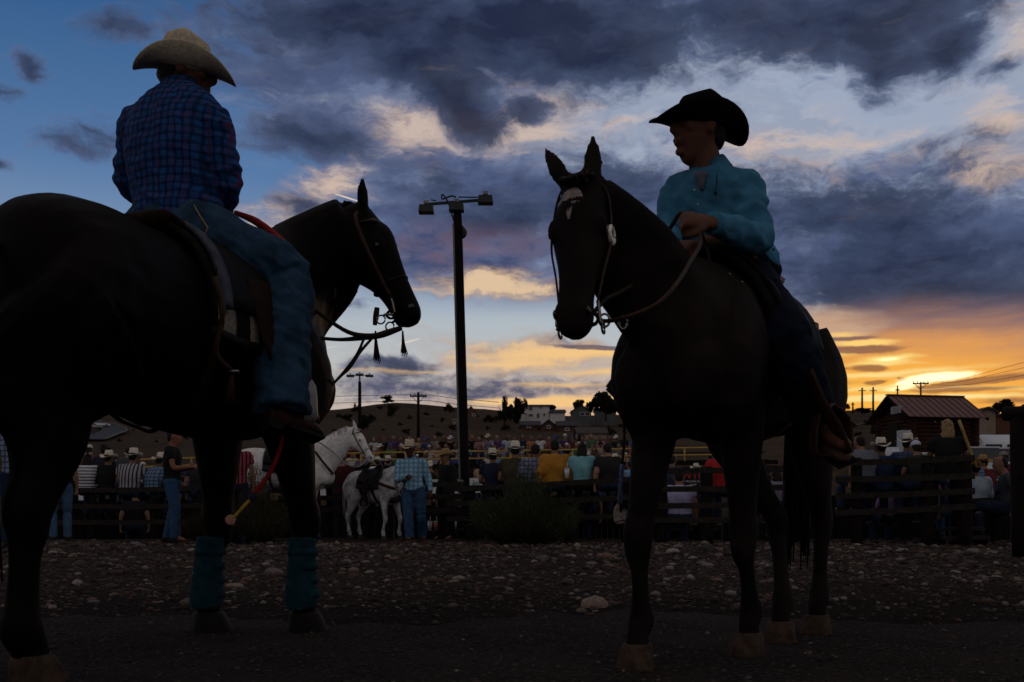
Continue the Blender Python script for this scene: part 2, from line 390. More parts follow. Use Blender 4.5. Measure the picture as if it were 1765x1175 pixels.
class MB:
    def __init__(s):
        s.v = []; s.f = []
    def add(s, verts, faces):
        o = len(s.v)
        s.v.extend([tuple(float(q) for q in p) for p in verts])
        s.f.extend([tuple(i + o for i in f) for f in faces])
        return s
    def box(s, c, size, rz=0.0, M=None):
        hx, hy, hz = size[0] / 2, size[1] / 2, size[2] / 2
        pts = np.array([(x, y, z) for x in (-hx, hx) for y in (-hy, hy) for z in (-hz, hz)])
        if M is not None:
            pts = pts @ np.array(M).T
        elif rz:
            ca, sa = math.cos(rz), math.sin(rz)
            pts = np.column_stack([pts[:, 0] * ca - pts[:, 1] * sa, pts[:, 0] * sa + pts[:, 1] * ca, pts[:, 2]])
        pts = pts + np.array(c)
        return s.add(pts, [(0, 1, 3, 2), (4, 6, 7, 5), (0, 4, 5, 1), (2, 3, 7, 6), (0, 2, 6, 4), (1, 5, 7, 3)])
    def bar(s, a, b, w, h, up=(0, 0, 1)):
        """box beam from a to b, w wide and h high"""
        a = np.array(a, float); b = np.array(b, float)
        t = unit(b - a); sd = unit(np.cross(t, up)) if abs(np.dot(t, up)) < .99 else np.array((1., 0, 0)); u = np.cross(sd, t)
        pts = []
        for p in (a, b):
            for i, j in ((-1, -1), (1, -1), (1, 1), (-1, 1)):
                pts.append(p + sd * i * w / 2 + u * j * h / 2)
        return s.add(pts, [(3, 2, 1, 0), (4, 5, 6, 7), (0, 1, 5, 4), (1, 2, 6, 5), (2, 3, 7, 6), (3, 0, 4, 7)])
    def loft(s, rings, n=14, sub=3, up=(0, 0, 1), closed=False):
        """rings: (pos, half width, half height[, up]); an elliptical tube through them"""
        pos = catmull([r[0] for r in rings], sub)
        rad = catmull([(r[1], r[2]) for r in rings], sub)
        rad = np.maximum(rad, .0005)
        ups = catmull([r[3] if len(r) > 3 else up for r in rings], sub)
        m = len(pos)
        ang = np.linspace(0, 2 * np.pi, n, endpoint=False)
        pts = []
        last = None
        for i in range(m):
            t = unit(pos[min(i + 1, m - 1)] - pos[max(i - 1, 0)])
            sd = np.cross(t, ups[i])
            if np.linalg.norm(sd) < .08:
                sd = last if last is not None else np.cross(t, (0.3, 1, .1))
            sd = unit(sd)
            last = sd
            u = np.cross(sd, t)
            for a in ang:
                pts.append(pos[i] + sd * (math.cos(a) * rad[i][0]) + u * (math.sin(a) * rad[i][1]))
        fs = []
        for i in range(m - 1):
            for j in range(n):
                k = (j + 1) % n
                fs.append((i * n + j, i * n + k, (i + 1) * n + k, (i + 1) * n + j))
        fs.append(tuple(range(n - 1, -1, -1)))
        fs.append(tuple((m - 1) * n + j for j in range(n)))
        return s.add(pts, fs)
    def tube(s, pts, r, n=6, sub=4):
        if not hasattr(r, '__len__'):
            r = [r] * len(pts)
        return s.loft([(p, q, q) for p, q in zip(pts, r)], n=n, sub=sub)
    def ball(s, c, r, n=12, m=8, axes=None):
        r = (r, r, r) if not hasattr(r, '__len__') else r
        ax = np.eye(3) if axes is None else np.array([unit(a) for a in axes])
        pts = []; fs = []
        for i in range(m + 1):
            th = math.pi * i / m
            for j in range(n):
                ph = 2 * math.pi * j / n
                q = (r[0] * math.sin(th) * math.cos(ph), r[1] * math.sin(th) * math.sin(ph), r[2] * math.cos(th))
                pts.append(np.array(c) + q[0] * ax[0] + q[1] * ax[1] + q[2] * ax[2])
        for i in range(m):
            for j in range(n):
                k = (j + 1) % n
                fs.append((i * n + j, (i + 1) * n + j, (i + 1) * n + k, i * n + k))
        return s.add(pts, fs)
    def cyl(s, a, b, r0, r1=None, n=12):
        r1 = r0 if r1 is None else r1
        return s.loft([(a, r0, r0), (b, r1, r1)], n=n, sub=1)
    def grid(s, fn, nu, nv):
        """sheet from fn(u, v), u and v in 0..1"""
        pts = [fn(i / nu, j / nv) for i in range(nu + 1) for j in range(nv + 1)]
        fs = [(i * (nv + 1) + j, (i + 1) * (nv + 1) + j, (i + 1) * (nv + 1) + j + 1, i * (nv + 1) + j + 1) for i in range(nu) for j in range(nv)]
        return s.add(pts, fs)
    def mesh(s, name, m=None, smooth=False):
        me = bpy.data.meshes.new(name)
        me.from_pydata(s.v, [], s.f)
        me.update()
        if smooth:
            me.shade_smooth()
        if m is not None:
            me.materials.append(m)
        return me
    def build(s, name, m=None, parent=None, smooth=False, loc=None):
        return put(s.mesh(name, m, smooth), name, parent, loc)

def put(me, name, parent=None, loc=None):
    o = bpy.data.objects.new(name, me)
    COL.objects.link(o)
    if parent is not None:
        o.parent = parent
        o.location = -parent_origin(parent) if loc is None else loc
    elif loc is not None:
        o.location = loc
    return o

def parent_origin(p):
    q = Vector((0, 0, 0))
    while p is not None:
        q = q + p.location
        p = p.parent
    return q

def thing(name, label, cat, loc=(0, 0, 0), rz=0.0, group=None):
    o = bpy.data.objects.new(name, None)
    COL.objects.link(o)
    o.empty_display_size = .1
    o.location = loc
    o.rotation_euler = (0, 0, rz)
    tag(o, label, cat, group)
    return o

def tag(o, label=None, cat=None, group=None, kind=None):
    if label: o['label'] = label
    if cat: o['category'] = cat
    if group: o['group'] = group
    if kind: o['kind'] = kind
    return o

def copy_tree(o, parent=None):
    c = o.copy()
    COL.objects.link(c)
    c.parent = parent
    for ch in [q for q in o.children]:
        copy_tree(ch, c)
    return c

def delete_tree(o):
    for ch in list(o.children):
        delete_tree(ch)
    bpy.data.objects.remove(o)

TMP_SC = bpy.data.scenes.new('workbench')          # emptied and removed at the end
def fuse(mb, name, m, voxel=.012, smooth=4, amp=0.0, freq=12.0, ridged=False, decimate=None):
    """grow one continuous skin over everything in mb, then fold it a little like cloth if asked"""
    me = mb.mesh('tmp')
    ob = bpy.data.objects.new('tmp', me)
    TMP_SC.collection.objects.link(ob)
    r = ob.modifiers.new('r', 'REMESH'); r.mode = 'VOXEL'; r.voxel_size = voxel; r.use_smooth_shade = True
    if smooth:
        q = ob.modifiers.new('s', 'SMOOTH'); q.factor = .5; q.iterations = smooth
    if decimate:
        q = ob.modifiers.new('d', 'DECIMATE'); q.ratio = decimate
    with bpy.context.temp_override(scene=TMP_SC, view_layer=TMP_SC.view_layers[0]):
        dg = bpy.context.evaluated_depsgraph_get()
        out = bpy.data.meshes.new_from_object(ob.evaluated_get(dg))
    bpy.data.objects.remove(ob); bpy.data.meshes.remove(me)
    out.name = name
    if amp:
        n = len(out.vertices)
        co = np.empty(n * 3); out.vertices.foreach_get('co', co); co = co.reshape(-1, 3)
        no = np.array([v.normal[:] for v in out.vertices])
        d = np.empty(n)
        for i in range(n):
            p = Vector(co[i])
            w = mnoise.noise(p * 4.0) * .35
            q = Vector((p.x * freq * .6 + w, p.y * freq * .6, p.z * freq + p.x * freq * .5))
            if ridged:
                d[i] = (1 - abs(mnoise.noise(q)) * 2.2) * .6 + mnoise.noise(q * 2.3) * .4
            else:
                d[i] = mnoise.noise(q) + .5 * mnoise.noise(q * 2.1)
        co += no * (d * amp)[:, None]
        out.vertices.foreach_set('co', co.ravel())
    out.materials.clear()
    out.materials.append(m)
    out.shade_smooth()
    out.update()
    return out

# ------------------------------------------------------------------ shared materials
LEATHER_BR = mat('brown leather', (.035, .013, .006), .55, .4, 30, .002, 90, .2)
LEATHER_TAN = mat('tan leather', (.085, .032, .009), .6, .35, 25, .002, 90, .35)
LEATHER_BK = mat('black leather', (.007, .006, .006), .6, .3, 30, .002, 90, .12)
STEEL = mat('worn steel', (.22, .21, .20), .38, .2, 40, 0, 1, .5, metal=.9)
DENIM = mat('blue denim', (.035, .085, .16), .92, .35, 14, .004, 40, .1)
DENIM_DK = mat('dark denim', (.012, .020, .045), .92, .3, 14, .004, 40, .1)
SKIN = mat('tanned skin', (.105, .040, .025), .65, .12, 16, .001, 90, .25)
SKIN_DK = mat('weathered skin', (.075, .026, .016), .65, .12, 16, .001, 90, .25)
HAIR_DK = mat('dark hair', (.010, .007, .006), .6, .3, 60, .003, 120, .2)
STRAW = mat('cream straw hat', (.50, .42, .32), .9, .2, 60, .002, 160, .1)
FELT_BK = mat('black felt hat', (.006, .006, .008), .95, .2, 40, .001, 150, .05)
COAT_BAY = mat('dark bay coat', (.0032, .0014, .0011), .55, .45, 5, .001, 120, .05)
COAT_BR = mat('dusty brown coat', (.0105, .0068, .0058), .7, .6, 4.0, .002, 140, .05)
MANE_BK = mat('black mane hair', (.003, .0025, .0025), .6, .3, 60, 0, 1, .15)
HOOF = mat('pale hoof horn', (.074, .046, .032), .85, .3, 26, .004, 70, .08, col2=(.030, .020, .015))
HOOF_DK = mat('dark hoof horn', (.009, .006, .005), .7, .3, 14, .002, 60, .2)
WOOD = mat('weathered grey wood', (.026, .021, .019), .9, .35, 3.0, .004, 20, .12, stretch=(6, 6, 6))
WOOD_DK = mat('dark stained timber', (.008, .0046, .004), .9, .4, 5.0, .004, 22, .12)
WHITE_MT = mat('white painted metal', (.62, .64, .68), .5, .1, 8, 0, 1, .4)
DARK_MT = mat('dark painted metal', (.02, .02, .022), .55, .2, 10, 0, 1, .3)
EYE = mat('dark eye', (.006, .005, .005), .08, .1, 10, 0, 1, .6)

# ------------------------------------------------------------------ animals and people
def A(*p):
    return np.array(p, float)

def horse(name, label, origin, heading, k, hooves, poll, muzzle, dorsal, coat, mane_m, hoof_m, voxel=.013, ears=None, mane_side=0, belly=1.0,
          mane=True, tail=True, neck_bulge=.0, group=None, leg_k=1.0, braid=False, z0=0.0, neck_k=1.0, head_k=1.0, hind_k=1.0, forelock=True, rump=1.0, hock_back=.13, stifle=(-.36, .19), withers=0.0, chest=1.0, ear_k=1.0, slim=1.0):
    """a horse fused into one skin; hooves in order left fore, right fore, left hind, right hind (world x, y)"""
    ca, sa = math.cos(heading), math.sin(heading)
    F = A(ca, sa, 0); L = A(-sa, ca, 0); U = A(0, 0, 1)
    O = A(origin[0], origin[1], z0)
    W = lambda f, l, z: O + k * (F * f + L * l + U * z)
    root = thing(name, label, 'horse', (origin[0], origin[1], z0), 0, group)
    mb = MB()
    # trunk
    tr = [(-.80, 1.20, .07, .09), (-.76, 1.20, .15, .19), (-.66, 1.205, .24, .28), (-.50, 1.20, .285, .315), (-.30, 1.185, .285, .315),
          (-.08, 1.155, .285, .325 * belly), (.15, 1.14, .30, .335 * belly), (.36, 1.165, .275, .355 * belly), (.52, 1.185, .235, .33 * belly), (.66, 1.15, .215, .28), (.77, 1.11, .17, .21), (.83, 1.09, .09, .12)]
    mb.loft([(W(f, 0, z), w * k * slim, h * k) for f, z, w, h in [(a_, b_ - (1 - rump) * .3 * (a_ < -.25), c_ * (rump if a_ < -.2 else chest if a_ > .5 else 1), d_ * (rump if a_ < -.2 else 1)) for a_, b_, c_, d_ in tr]], n=22, sub=4)
    mb.loft([(W(.16, 0, 1.36 + withers), .06 * k, .10 * k), (W(.34, 0, 1.43 + withers), .075 * k, .115 * k), (W(.52, 0, 1.43 + withers), .085 * k, .12 * k), (W(.66, 0, 1.40 + withers), .09 * k, .14 * k)], n=12, sub=3)
    # haunches and shoulders
    for sd in (1, -1):
        sl = stifle[1] if (sd < 0 or len(stifle) < 3) else stifle[2]
        mb.loft([(W(-.55, sd * .15, 1.36), .08 * k, .12 * k), (W(-.58, sd * .185, 1.16), .12 * k, .20 * k), (W(stifle[0] - .14, sd * sl, .98), .115 * k, .19 * k), (W(stifle[0] - .06, sd * sl, .86), .09 * k, .15 * k)], n=14, sub=3, up=tuple(F))
        mb.loft([(W(.40, sd * .14, 1.36), .05 * k, .10 * k), (W(.50, sd * .19, 1.18), .08 * k, .15 * k), (W(.60, sd * .19, 1.02), .085 * k, .14 * k), (W(.52, sd * .17, .88), .075 * k, .11 * k)], n=14, sub=3, up=tuple(F))
        mb.ball(W(.74, sd * .10 * chest, 1.03), A(.12, .11 * chest, .14) * k)
    # neck
    poll = A(*poll); muzzle = A(*muzzle)
    D = unit(muzzle - poll); hl = np.linalg.norm(muzzle - poll) / .60
    N = A(*dorsal); N = unit(N - D * np.dot(N, D)); S = np.cross(D, N)
    nb = W(.52, 0, 1.22 + withers * .7); ne = poll - N * .055 * hl + D * .03
    c1 = W(.80, 0, 1.42 + neck_bulge); c2 = ne - unit(unit(ne - c1) + D * .25) * .18 * k
    path = [nb * (1 - t) ** 3 + 3 * c1 * t * (1 - t) ** 2 + 3 * c2 * t * t * (1 - t) + ne * t ** 3 for t in np.linspace(0, 1, 8)]
    nw = np.interp(np.linspace(0, 1, 8), [0, .3, .6, 1], [.19, .135, .10, .078]) * k * neck_k
    nh = np.interp(np.linspace(0, 1, 8), [0, .3, .6, .85, 1], [.33 + withers * .8, .245 + withers * .4, .185, .145, .125]) * k * neck_k
    mb.loft([(p, a, b) for p, a, b in zip(path, nw, nh)], n=16, sub=3, up=tuple(unit(U * .8 + N * .35)))
    # head
    hd = [(-.09, .05, .06, -.06), (.0, .078, .098, -.045), (.12, .092, .135, -.062), (.24, .100, .150, -.066), (.36, .102, .142, -.058), (.47, .088, .118, -.046),
          (.58, .072, .095, -.036), (.70, .062, .078, -.030), (.82, .060, .070, -.028), (.92, .064, .068, -.030), (1.0, .056, .058, -.036), (1.05, .030, .032, -.042)]
    mb.loft([(poll + D * (t * .60 * hl) + N * (o * hl), w * hl * head_k, h * hl * head_k) for t, w, h, o in hd], n=18, sub=3, up=tuple(N))
    for sd in (1, -1):
        mb.ball(poll + D * .205 * hl + S * sd * .086 * hl + N * .020 * hl, A(.026, .045, .028) * hl, axes=(S, D, N))
        mb.ball(poll + D * .13 * hl + S * sd * .055 * hl - N * .10 * hl, A(.045, .10, .085) * hl, axes=(S, D, N))
        mb.ball(poll + D * .555 * hl + S * sd * .044 * hl + N * .004 * hl, A(.022, .035, .03) * hl, axes=(S, D, N))
    mb.ball(poll + D * .575 * hl - N * .082 * hl, A(.036, .04, .026) * hl, axes=(S, D, N))
    # ears
    ears = ears or [(-.8, .25, .35), (-.8, -.25, .35)]
    for sd, e in zip((1, -1), ears):
        base = poll + S * sd * .052 * hl + N * .03 * hl + D * .005
        ed = unit(D * e[0] + S * e[1] + N * e[2])
        eu = unit(S * sd * .5 + N * .9)
        mb.loft([(base - ed * .02, .020 * hl, .024 * hl), (base + ed * .04 * hl * ear_k, .034 * hl, .022 * hl), (base + ed * .085 * hl * ear_k, .037 * hl, .020 * hl), (base + ed * .13 * hl * ear_k, .026 * hl, .015 * hl), (base + ed * .175 * hl * ear_k, .008 * hl, .007 * hl)], n=10, sub=3, up=tuple(eu))
    # legs
    lk = k * leg_k
    for i, (hx, hy) in enumerate(hooves):
        sd = 1 if i % 2 == 0 else -1
        H = A(hx, hy, z0)
        if i < 2:
            el = W(.47, sd * .165, .90)
            kn = H * .72 + A(el[0], el[1], z0) * .28 + U * .46 * k + F * .035 * k
            fe = H * .95 + A(el[0], el[1], z0) * .05 + U * .17 * k - F * .035 * k
            mid = (el + kn) / 2
            rings = [(W(.52, sd * .16, 1.02), .09, .13), (el, .082, .12), (el * .6 + kn * .4, .066, .088), (el * .25 + kn * .75, .051, .060), (kn + U * .02, .054, .058), (kn - U * .06, .044, .048),
                     (kn * .6 + fe * .4, .030, .038), (kn * .25 + fe * .75, .030, .040), (fe, .045, .052), (fe * .45 + (H + U * .07) * .55 + F * .01, .037, .042), (H + U * .075 * k - F * .012, .043, .045), (H + U * .045 * k - F * .012, .036, .038)]
        else:
            sl = stifle[1] if (sd < 0 or len(stifle) < 3) else stifle[2]
            st = W(stifle[0], sd * sl, .90)
            hk = H * .80 + A(st[0], st[1], z0) * .20 + U * .52 * k - F * hock_back * k
            fe = H * .97 + A(hk[0], hk[1], z0) * .03 + U * .17 * k - F * .045 * k
            rings = [(W(-.48, sd * .17, 1.05), .12, .22), (W(stifle[0] - .09, sd * sl, .90), .105, .185), (st * .55 + hk * .45 - F * .02, .075, .120), (st * .2 + hk * .8, .052, .074), (hk, .048, .070), (hk - U * .07, .042, .056),
                     (hk * .6 + fe * .4, .032, .042), (hk * .25 + fe * .75, .032, .043), (fe, .046, .054), (fe * .45 + (H + U * .07) * .55 + F * .01, .038, .044), (H + U * .075 * k - F * .012, .043, .045), (H + U * .045 * k - F * .012, .036, .038)]
        q_ = np.interp(np.arange(len(rings)), [0, 2, 4, 7, 11], [1, hind_k, hind_k, hind_k * .85 + .15, 1]) if i >= 2 else np.ones(len(rings))
        mb.loft([(p, w * lk * e, h * lk * e) for (p, w, h), e in zip(rings, q_)], n=14, sub=3, up=tuple(F))
    me = fuse(mb, 'body', coat, voxel, 3)
    body = put(me, 'body', root)
    for i, (hx, hy) in enumerate(hooves):
        H = A(hx, hy, z0)
        h = MB()
        pts = []; n = 18
        for z, r0, r1, sh in ((0, .066, .074, .012), (.012, .067, .075, .011), (.05, .060, .065, .002), (.082, .054, .058, -.008), (.092, .045, .050, -.012)):
            for j in range(n):
                a = 2 * math.pi * j / n
                back = .80 if math.cos(a) < -.4 else 1.0
                pts.append(H + F * (math.cos(a) * r1 * back + sh) * lk + L * math.sin(a) * r0 * lk + U * z * k)
        fs = [(r * n + j, r * n + (j + 1) % n, (r + 1) * n + (j + 1) % n, (r + 1) * n + j) for r in range(4) for j in range(n)]
        fs += [tuple(range(n - 1, -1, -1)), tuple(4 * n + j for j in range(n))]
        h.add(pts, fs)
        hm = hoof_m[i] if isinstance(hoof_m, (list, tuple)) else hoof_m
        h.build('hoof', hm, root, True)
    for sd in (1, -1):
        e = MB(); e.ball(poll + D * .215 * hl + S * sd * .094 * hl + N * .012 * hl, A(.016, .021, .019) * hl, 10, 7, axes=(S, D, N))
        e.build('eye', EYE, root, True)
        e = MB(); e.ball(poll + D * .565 * hl + S * sd * .058 * hl + N * .006 * hl, A(.010, .017, .022) * hl, 8, 6, axes=(S, D, N))
        e.build('nostril', EYE, root, True)
    H_ = dict(belly=belly, slim=slim, root=root, W=W, F=F, L=L, poll=poll, D=D, N=N, S=S, hl=hl, path=path, nh=nh, nw=nw, k=k, body=body)
    r_ = random.Random(sum(map(ord, name)))
    if mane:
        m = MB()
        for q in range(230 if voxel < .02 else 70):
            t = r_.random() ** .9 * .97
            i = min(int(t * 7), 6); u = t * 7 - i
            p = path[i] * (1 - u) + path[i + 1] * u; hh = nh[i] * (1 - u) + nh[i + 1] * u
            tg = unit(path[i + 1] - path[i]); sd = unit(np.cross(tg, U)); up = np.cross(sd, tg)
            b = p + up * hh * .96
            s_ = mane_side if mane_side else r_.choice((-1, 1))
            ln = r_.uniform(.10, .20) * (.55 if braid else 1)
            p1 = b + up * r_.uniform(.0, .016) + sd * s_ * .03 + tg * r_.uniform(-.02, .02)
            p2 = p1 + sd * s_ * r_.uniform(.03, .06) - U * ln * .5
            p3 = p2 + sd * s_ * r_.uniform(-.005, .03) - U * ln * .6 + tg * r_.uniform(-.02, .02)
            m.loft([(b, .006, .012), (p1, .006, .011), (p2, .005, .009), (p3, .001, .002)], n=4, sub=2)
        for q in range((46 if voxel < .02 else 12) if forelock else 0):     # forelock and the tuft between the ears
            b = poll + S * r_.uniform(-.035, .035) + N * .035
            dd = unit(D * r_.uniform(.5, 1) + N * r_.uniform(.25, .6) + S * r_.uniform(-.6, .6))
            m.loft([(b, .006, .008), (b + dd * .05 + N * .02, .006, .008), (b + dd * .08 * r_.uniform(.5, 1.0) + N * .012, .002, .002)], n=4, sub=2)
        m.build('mane', mane_m, root, True)
    if tail:
        m = MB()
        tb = W(-.79, 0, 1.30)
        for q in range(70 if voxel < .02 else 26):
            a, b = r_.uniform(-.05, .05), r_.uniform(-.04, .04)
            ln = r_.uniform(.75, 1.05) * k
            m.loft([(tb + F * .03, .010, .010), (tb - F * (.07 + b * .3) + L * a * .4 - U * .04, .012, .012), (tb - F * (.10 + b) + L * a - U * ln * .45, .012, .012), (tb - F * (.07 + b) + L * a * 1.3 - U * ln, .003, .003)], n=4, sub=3)
        m.build('tail', mane_m, root, True)
    return H_

def cowboy_hat(parent, top, fwd, up, m, band=None, size=1.0, curl=.075, name='hat', n=40, sag=.03, ck=1.0):
    """hat with creased crown and rolled brim; top = where it sits on the brow line"""
    up = unit(up); fwd = unit(np.asarray(fwd, float) - up * np.dot(fwd, up)); rt = np.cross(fwd, up)
    top = A(*top)
    W = lambda x, y, z: top + (rt * x + fwd * y + up * z) * size
    mb = MB()
    rows = []
    def brim(t, a):
        cx, sy = math.cos(a), math.sin(a)
        ax = .078 + t * (.098 - .012 * abs(sy)); by = .100 + t * .108
        x, y = cx * ax, sy * by
        z = curl * (abs(cx) ** 1.6) * t ** 1.5 - sag * (abs(sy) ** 2.2) * t ** 1.3
        x *= 1 - .16 * abs(cx) ** 3 * t ** 2
        return x, y, z
    prof_top = [(1 - i / 6) for i in range(7)]
    for t in prof_top:
        rows.append([W(*brim(t, 2 * math.pi * j / n)) for j in range(n)])
    for h, sc in ((.035 * ck, 1.0), (.072 * ck, .985), (.102 * ck, .95), (.122 * ck, .86), (.132 * ck, .70)):
        row = []
        for j in range(n):
            a = 2 * math.pi * j / n
            x, y = math.cos(a) * .078 * sc, math.sin(a) * .100 * sc
            pin = 1 - .30 * max(0, math.sin(a)) ** 2 * (abs(math.cos(a)) + .25) * (h / .1)
            row.append(W(x * pin, y, h + .012 * (1 - abs(math.sin(a))) * (h / .11) - .012 * max(0, math.sin(a)) * (h / .11)))
        rows.append(row)
    for sc, dz in ((.42, -.014), (.15, -.028)):
        rows.append([W(math.cos(2 * math.pi * j / n) * .078 * sc, math.sin(2 * math.pi * j / n) * .1 * (sc + .15), .136 * ck + dz * .8 - .012 * math.sin(2 * math.pi * j / n) * sc) for j in range(n)])
    inner = []
    for t in reversed(prof_top):
        inner.append([W(*(A(*brim(t, 2 * math.pi * j / n)) - A(0, 0, .006))) for j in range(n)])
    allr = list(reversed(inner))[::1]
    pts = [p for r in rows for p in r]
    fs = []
    for i in range(len(rows) - 1):
        for j in range(n):
            k = (j + 1) % n
            fs.append((i * n + j, i * n + k, (i + 1) * n + k, (i + 1) * n + j))
    fs.append(tuple((len(rows) - 1) * n + j for j in range(n)))
    o = len(pts)
    pts += [p for r in allr for p in r]
    for i in range(len(allr) - 1):
        for j in range(n):
            k = (j + 1) % n
            fs.append((o + i * n + j, o + (i + 1) * n + j, o + (i + 1) * n + k, o + i * n + k))
    for j in range(n):
        k = (j + 1) % n
        fs.append((j, o + j, o + k, k))
    fs.append(tuple(o + (len(allr) - 1) * n + j for j in range(n)))
    mb.add(pts, fs)
    h = mb.build(name, m, parent, True)
    if band is not None:
        b = MB()
        ring = [W(math.cos(2 * math.pi * j / 24) * .080, math.sin(2 * math.pi * j / 24) * .102, .012) for j in range(24)]
        for j in range(24):
            b.bar(ring[j], ring[(j + 1) % 24], .004, .018 * size, up=tuple(up))
        b.build('hat_band', band, h)
    return h

def hand(mb, wrist, direction, palm_n, size=1.0, curl=.5, thumb_side=1):
    """palm and five bent fingers"""
    d = unit(direction); nrm = unit(np.asarray(palm_n, float) - d * np.dot(palm_n, d)); sd = np.cross(d, nrm)
    w = A(*wrist)
    mb.loft([(w - d * .03, .026 * size, .020 * size), (w + d * .02, .034 * size, .018 * size), (w + d * .065, .042 * size, .017 * size), (w + d * .09, .040 * size, .014 * size)], n=12, sub=2, up=tuple(nrm))
    for i, (o, ln) in enumerate(((-.030, .072), (-.010, .082), (.011, .077), (.030, .060))):
        b = w + d * .085 * size + sd * o * size
        ang = 0; pts = [b - d * .02]; p = b; pts.append(p)
        for sg in (.42, .33, .25):
            ang += curl * 1.25
            dd = d * math.cos(ang) + nrm * math.sin(ang)
            p = p + dd * ln * sg * size; pts.append(p)
        mb.loft([(q, r * size, r * size) for q, r in zip(pts, (.0095, .0098, .0092, .0085, .006))], n=8, sub=2)
    b = w + d * .03 * size + sd * thumb_side * .03 * size
    t1 = b + (d * .5 + sd * thumb_side * .55 + nrm * .5) * .035 * size
    t2 = t1 + (d * .7 + nrm * .55 - sd * thumb_side * .1) * .032 * size
    t3 = t2 + (d * .7 + nrm * .4 - sd * thumb_side * .4) * .026 * size
    mb.loft([(b - d * .01, .014 * size, .013 * size), (t1, .0125 * size, .012 * size), (t2, .011 * size, .0105 * size), (t3, .007 * size, .007 * size)], n=8, sub=2)

def head_shape(mb, base, c, up, fwd, hs=1.0):
    """neck, skull, jaw, nose, brow, lips and ears; c = centre of the head"""
    up = unit(up); fwd = unit(np.asarray(fwd, float) - up * np.dot(fwd, up)); rt = np.cross(fwd, up)
    c = A(*c)
    Q = lambda x, y, z: c + (rt * x + fwd * y + up * z) * hs
    mb.loft([(A(*base), .066 * hs, .062 * hs), ((A(*base) + Q(0, -.02, -.09)) / 2, .060 * hs, .060 * hs), (Q(0, -.015, -.06), .058 * hs, .062 * hs), (Q(0, -.01, .0), .05 * hs, .06 * hs)], n=14, sub=3, up=tuple(fwd))
    mb.loft([(Q(0, .055, -.122), .022 * hs, .020 * hs), (Q(0, .040, -.112), .042 * hs, .048 * hs), (Q(0, .022, -.085), .056 * hs, .070 * hs), (Q(0, .012, -.050), .066 * hs, .083 * hs), (Q(0, .004, -.015), .072 * hs, .092 * hs),
             (Q(0, .0, .02), .075 * hs, .097 * hs), (Q(0, -.003, .055), .074 * hs, .096 * hs), (Q(0, -.008, .080), .062 * hs, .082 * hs), (Q(0, -.01, .098), .042 * hs, .056 * hs), (Q(0, -.01, .106), .016 * hs, .02 * hs)], n=18, sub=3, up=tuple(fwd))
    mb.ball(Q(0, -.035, .022), A(.074, .075, .080) * hs, axes=(rt, fwd, up))
    mb.loft([(Q(0, .088, .018), .009 * hs, .010 * hs), (Q(0, .100, -.010), .011 * hs, .013 * hs), (Q(0, .110, -.030), .016 * hs, .014 * hs), (Q(0, .094, -.042), .015 * hs, .010 * hs)], n=10, sub=3, up=tuple(fwd))
    for sd in (1, -1):
        mb.ball(Q(sd * .034, .083, .022), A(.026, .014, .010) * hs, axes=(rt, fwd, up))
        mb.ball(Q(sd * .045, .062, -.022), A(.022, .022, .020) * hs, axes=(rt, fwd, up))
        mb.ball(Q(sd * .079, -.008, -.008), A(.010, .020, .032) * hs, axes=(rt, fwd, up))
        mb.ball(Q(sd * .012, .092, -.040), A(.010, .010, .008) * hs, axes=(rt, fwd, up))
    mb.ball(Q(0, .088, -.066), A(.026, .013, .007) * hs, axes=(rt, fwd, up))
    mb.ball(Q(0, .084, -.079), A(.022, .012, .007) * hs, axes=(rt, fwd, up))
    mb.ball(Q(0, .070, -.108), A(.020, .018, .014) * hs, axes=(rt, fwd, up))
    return Q

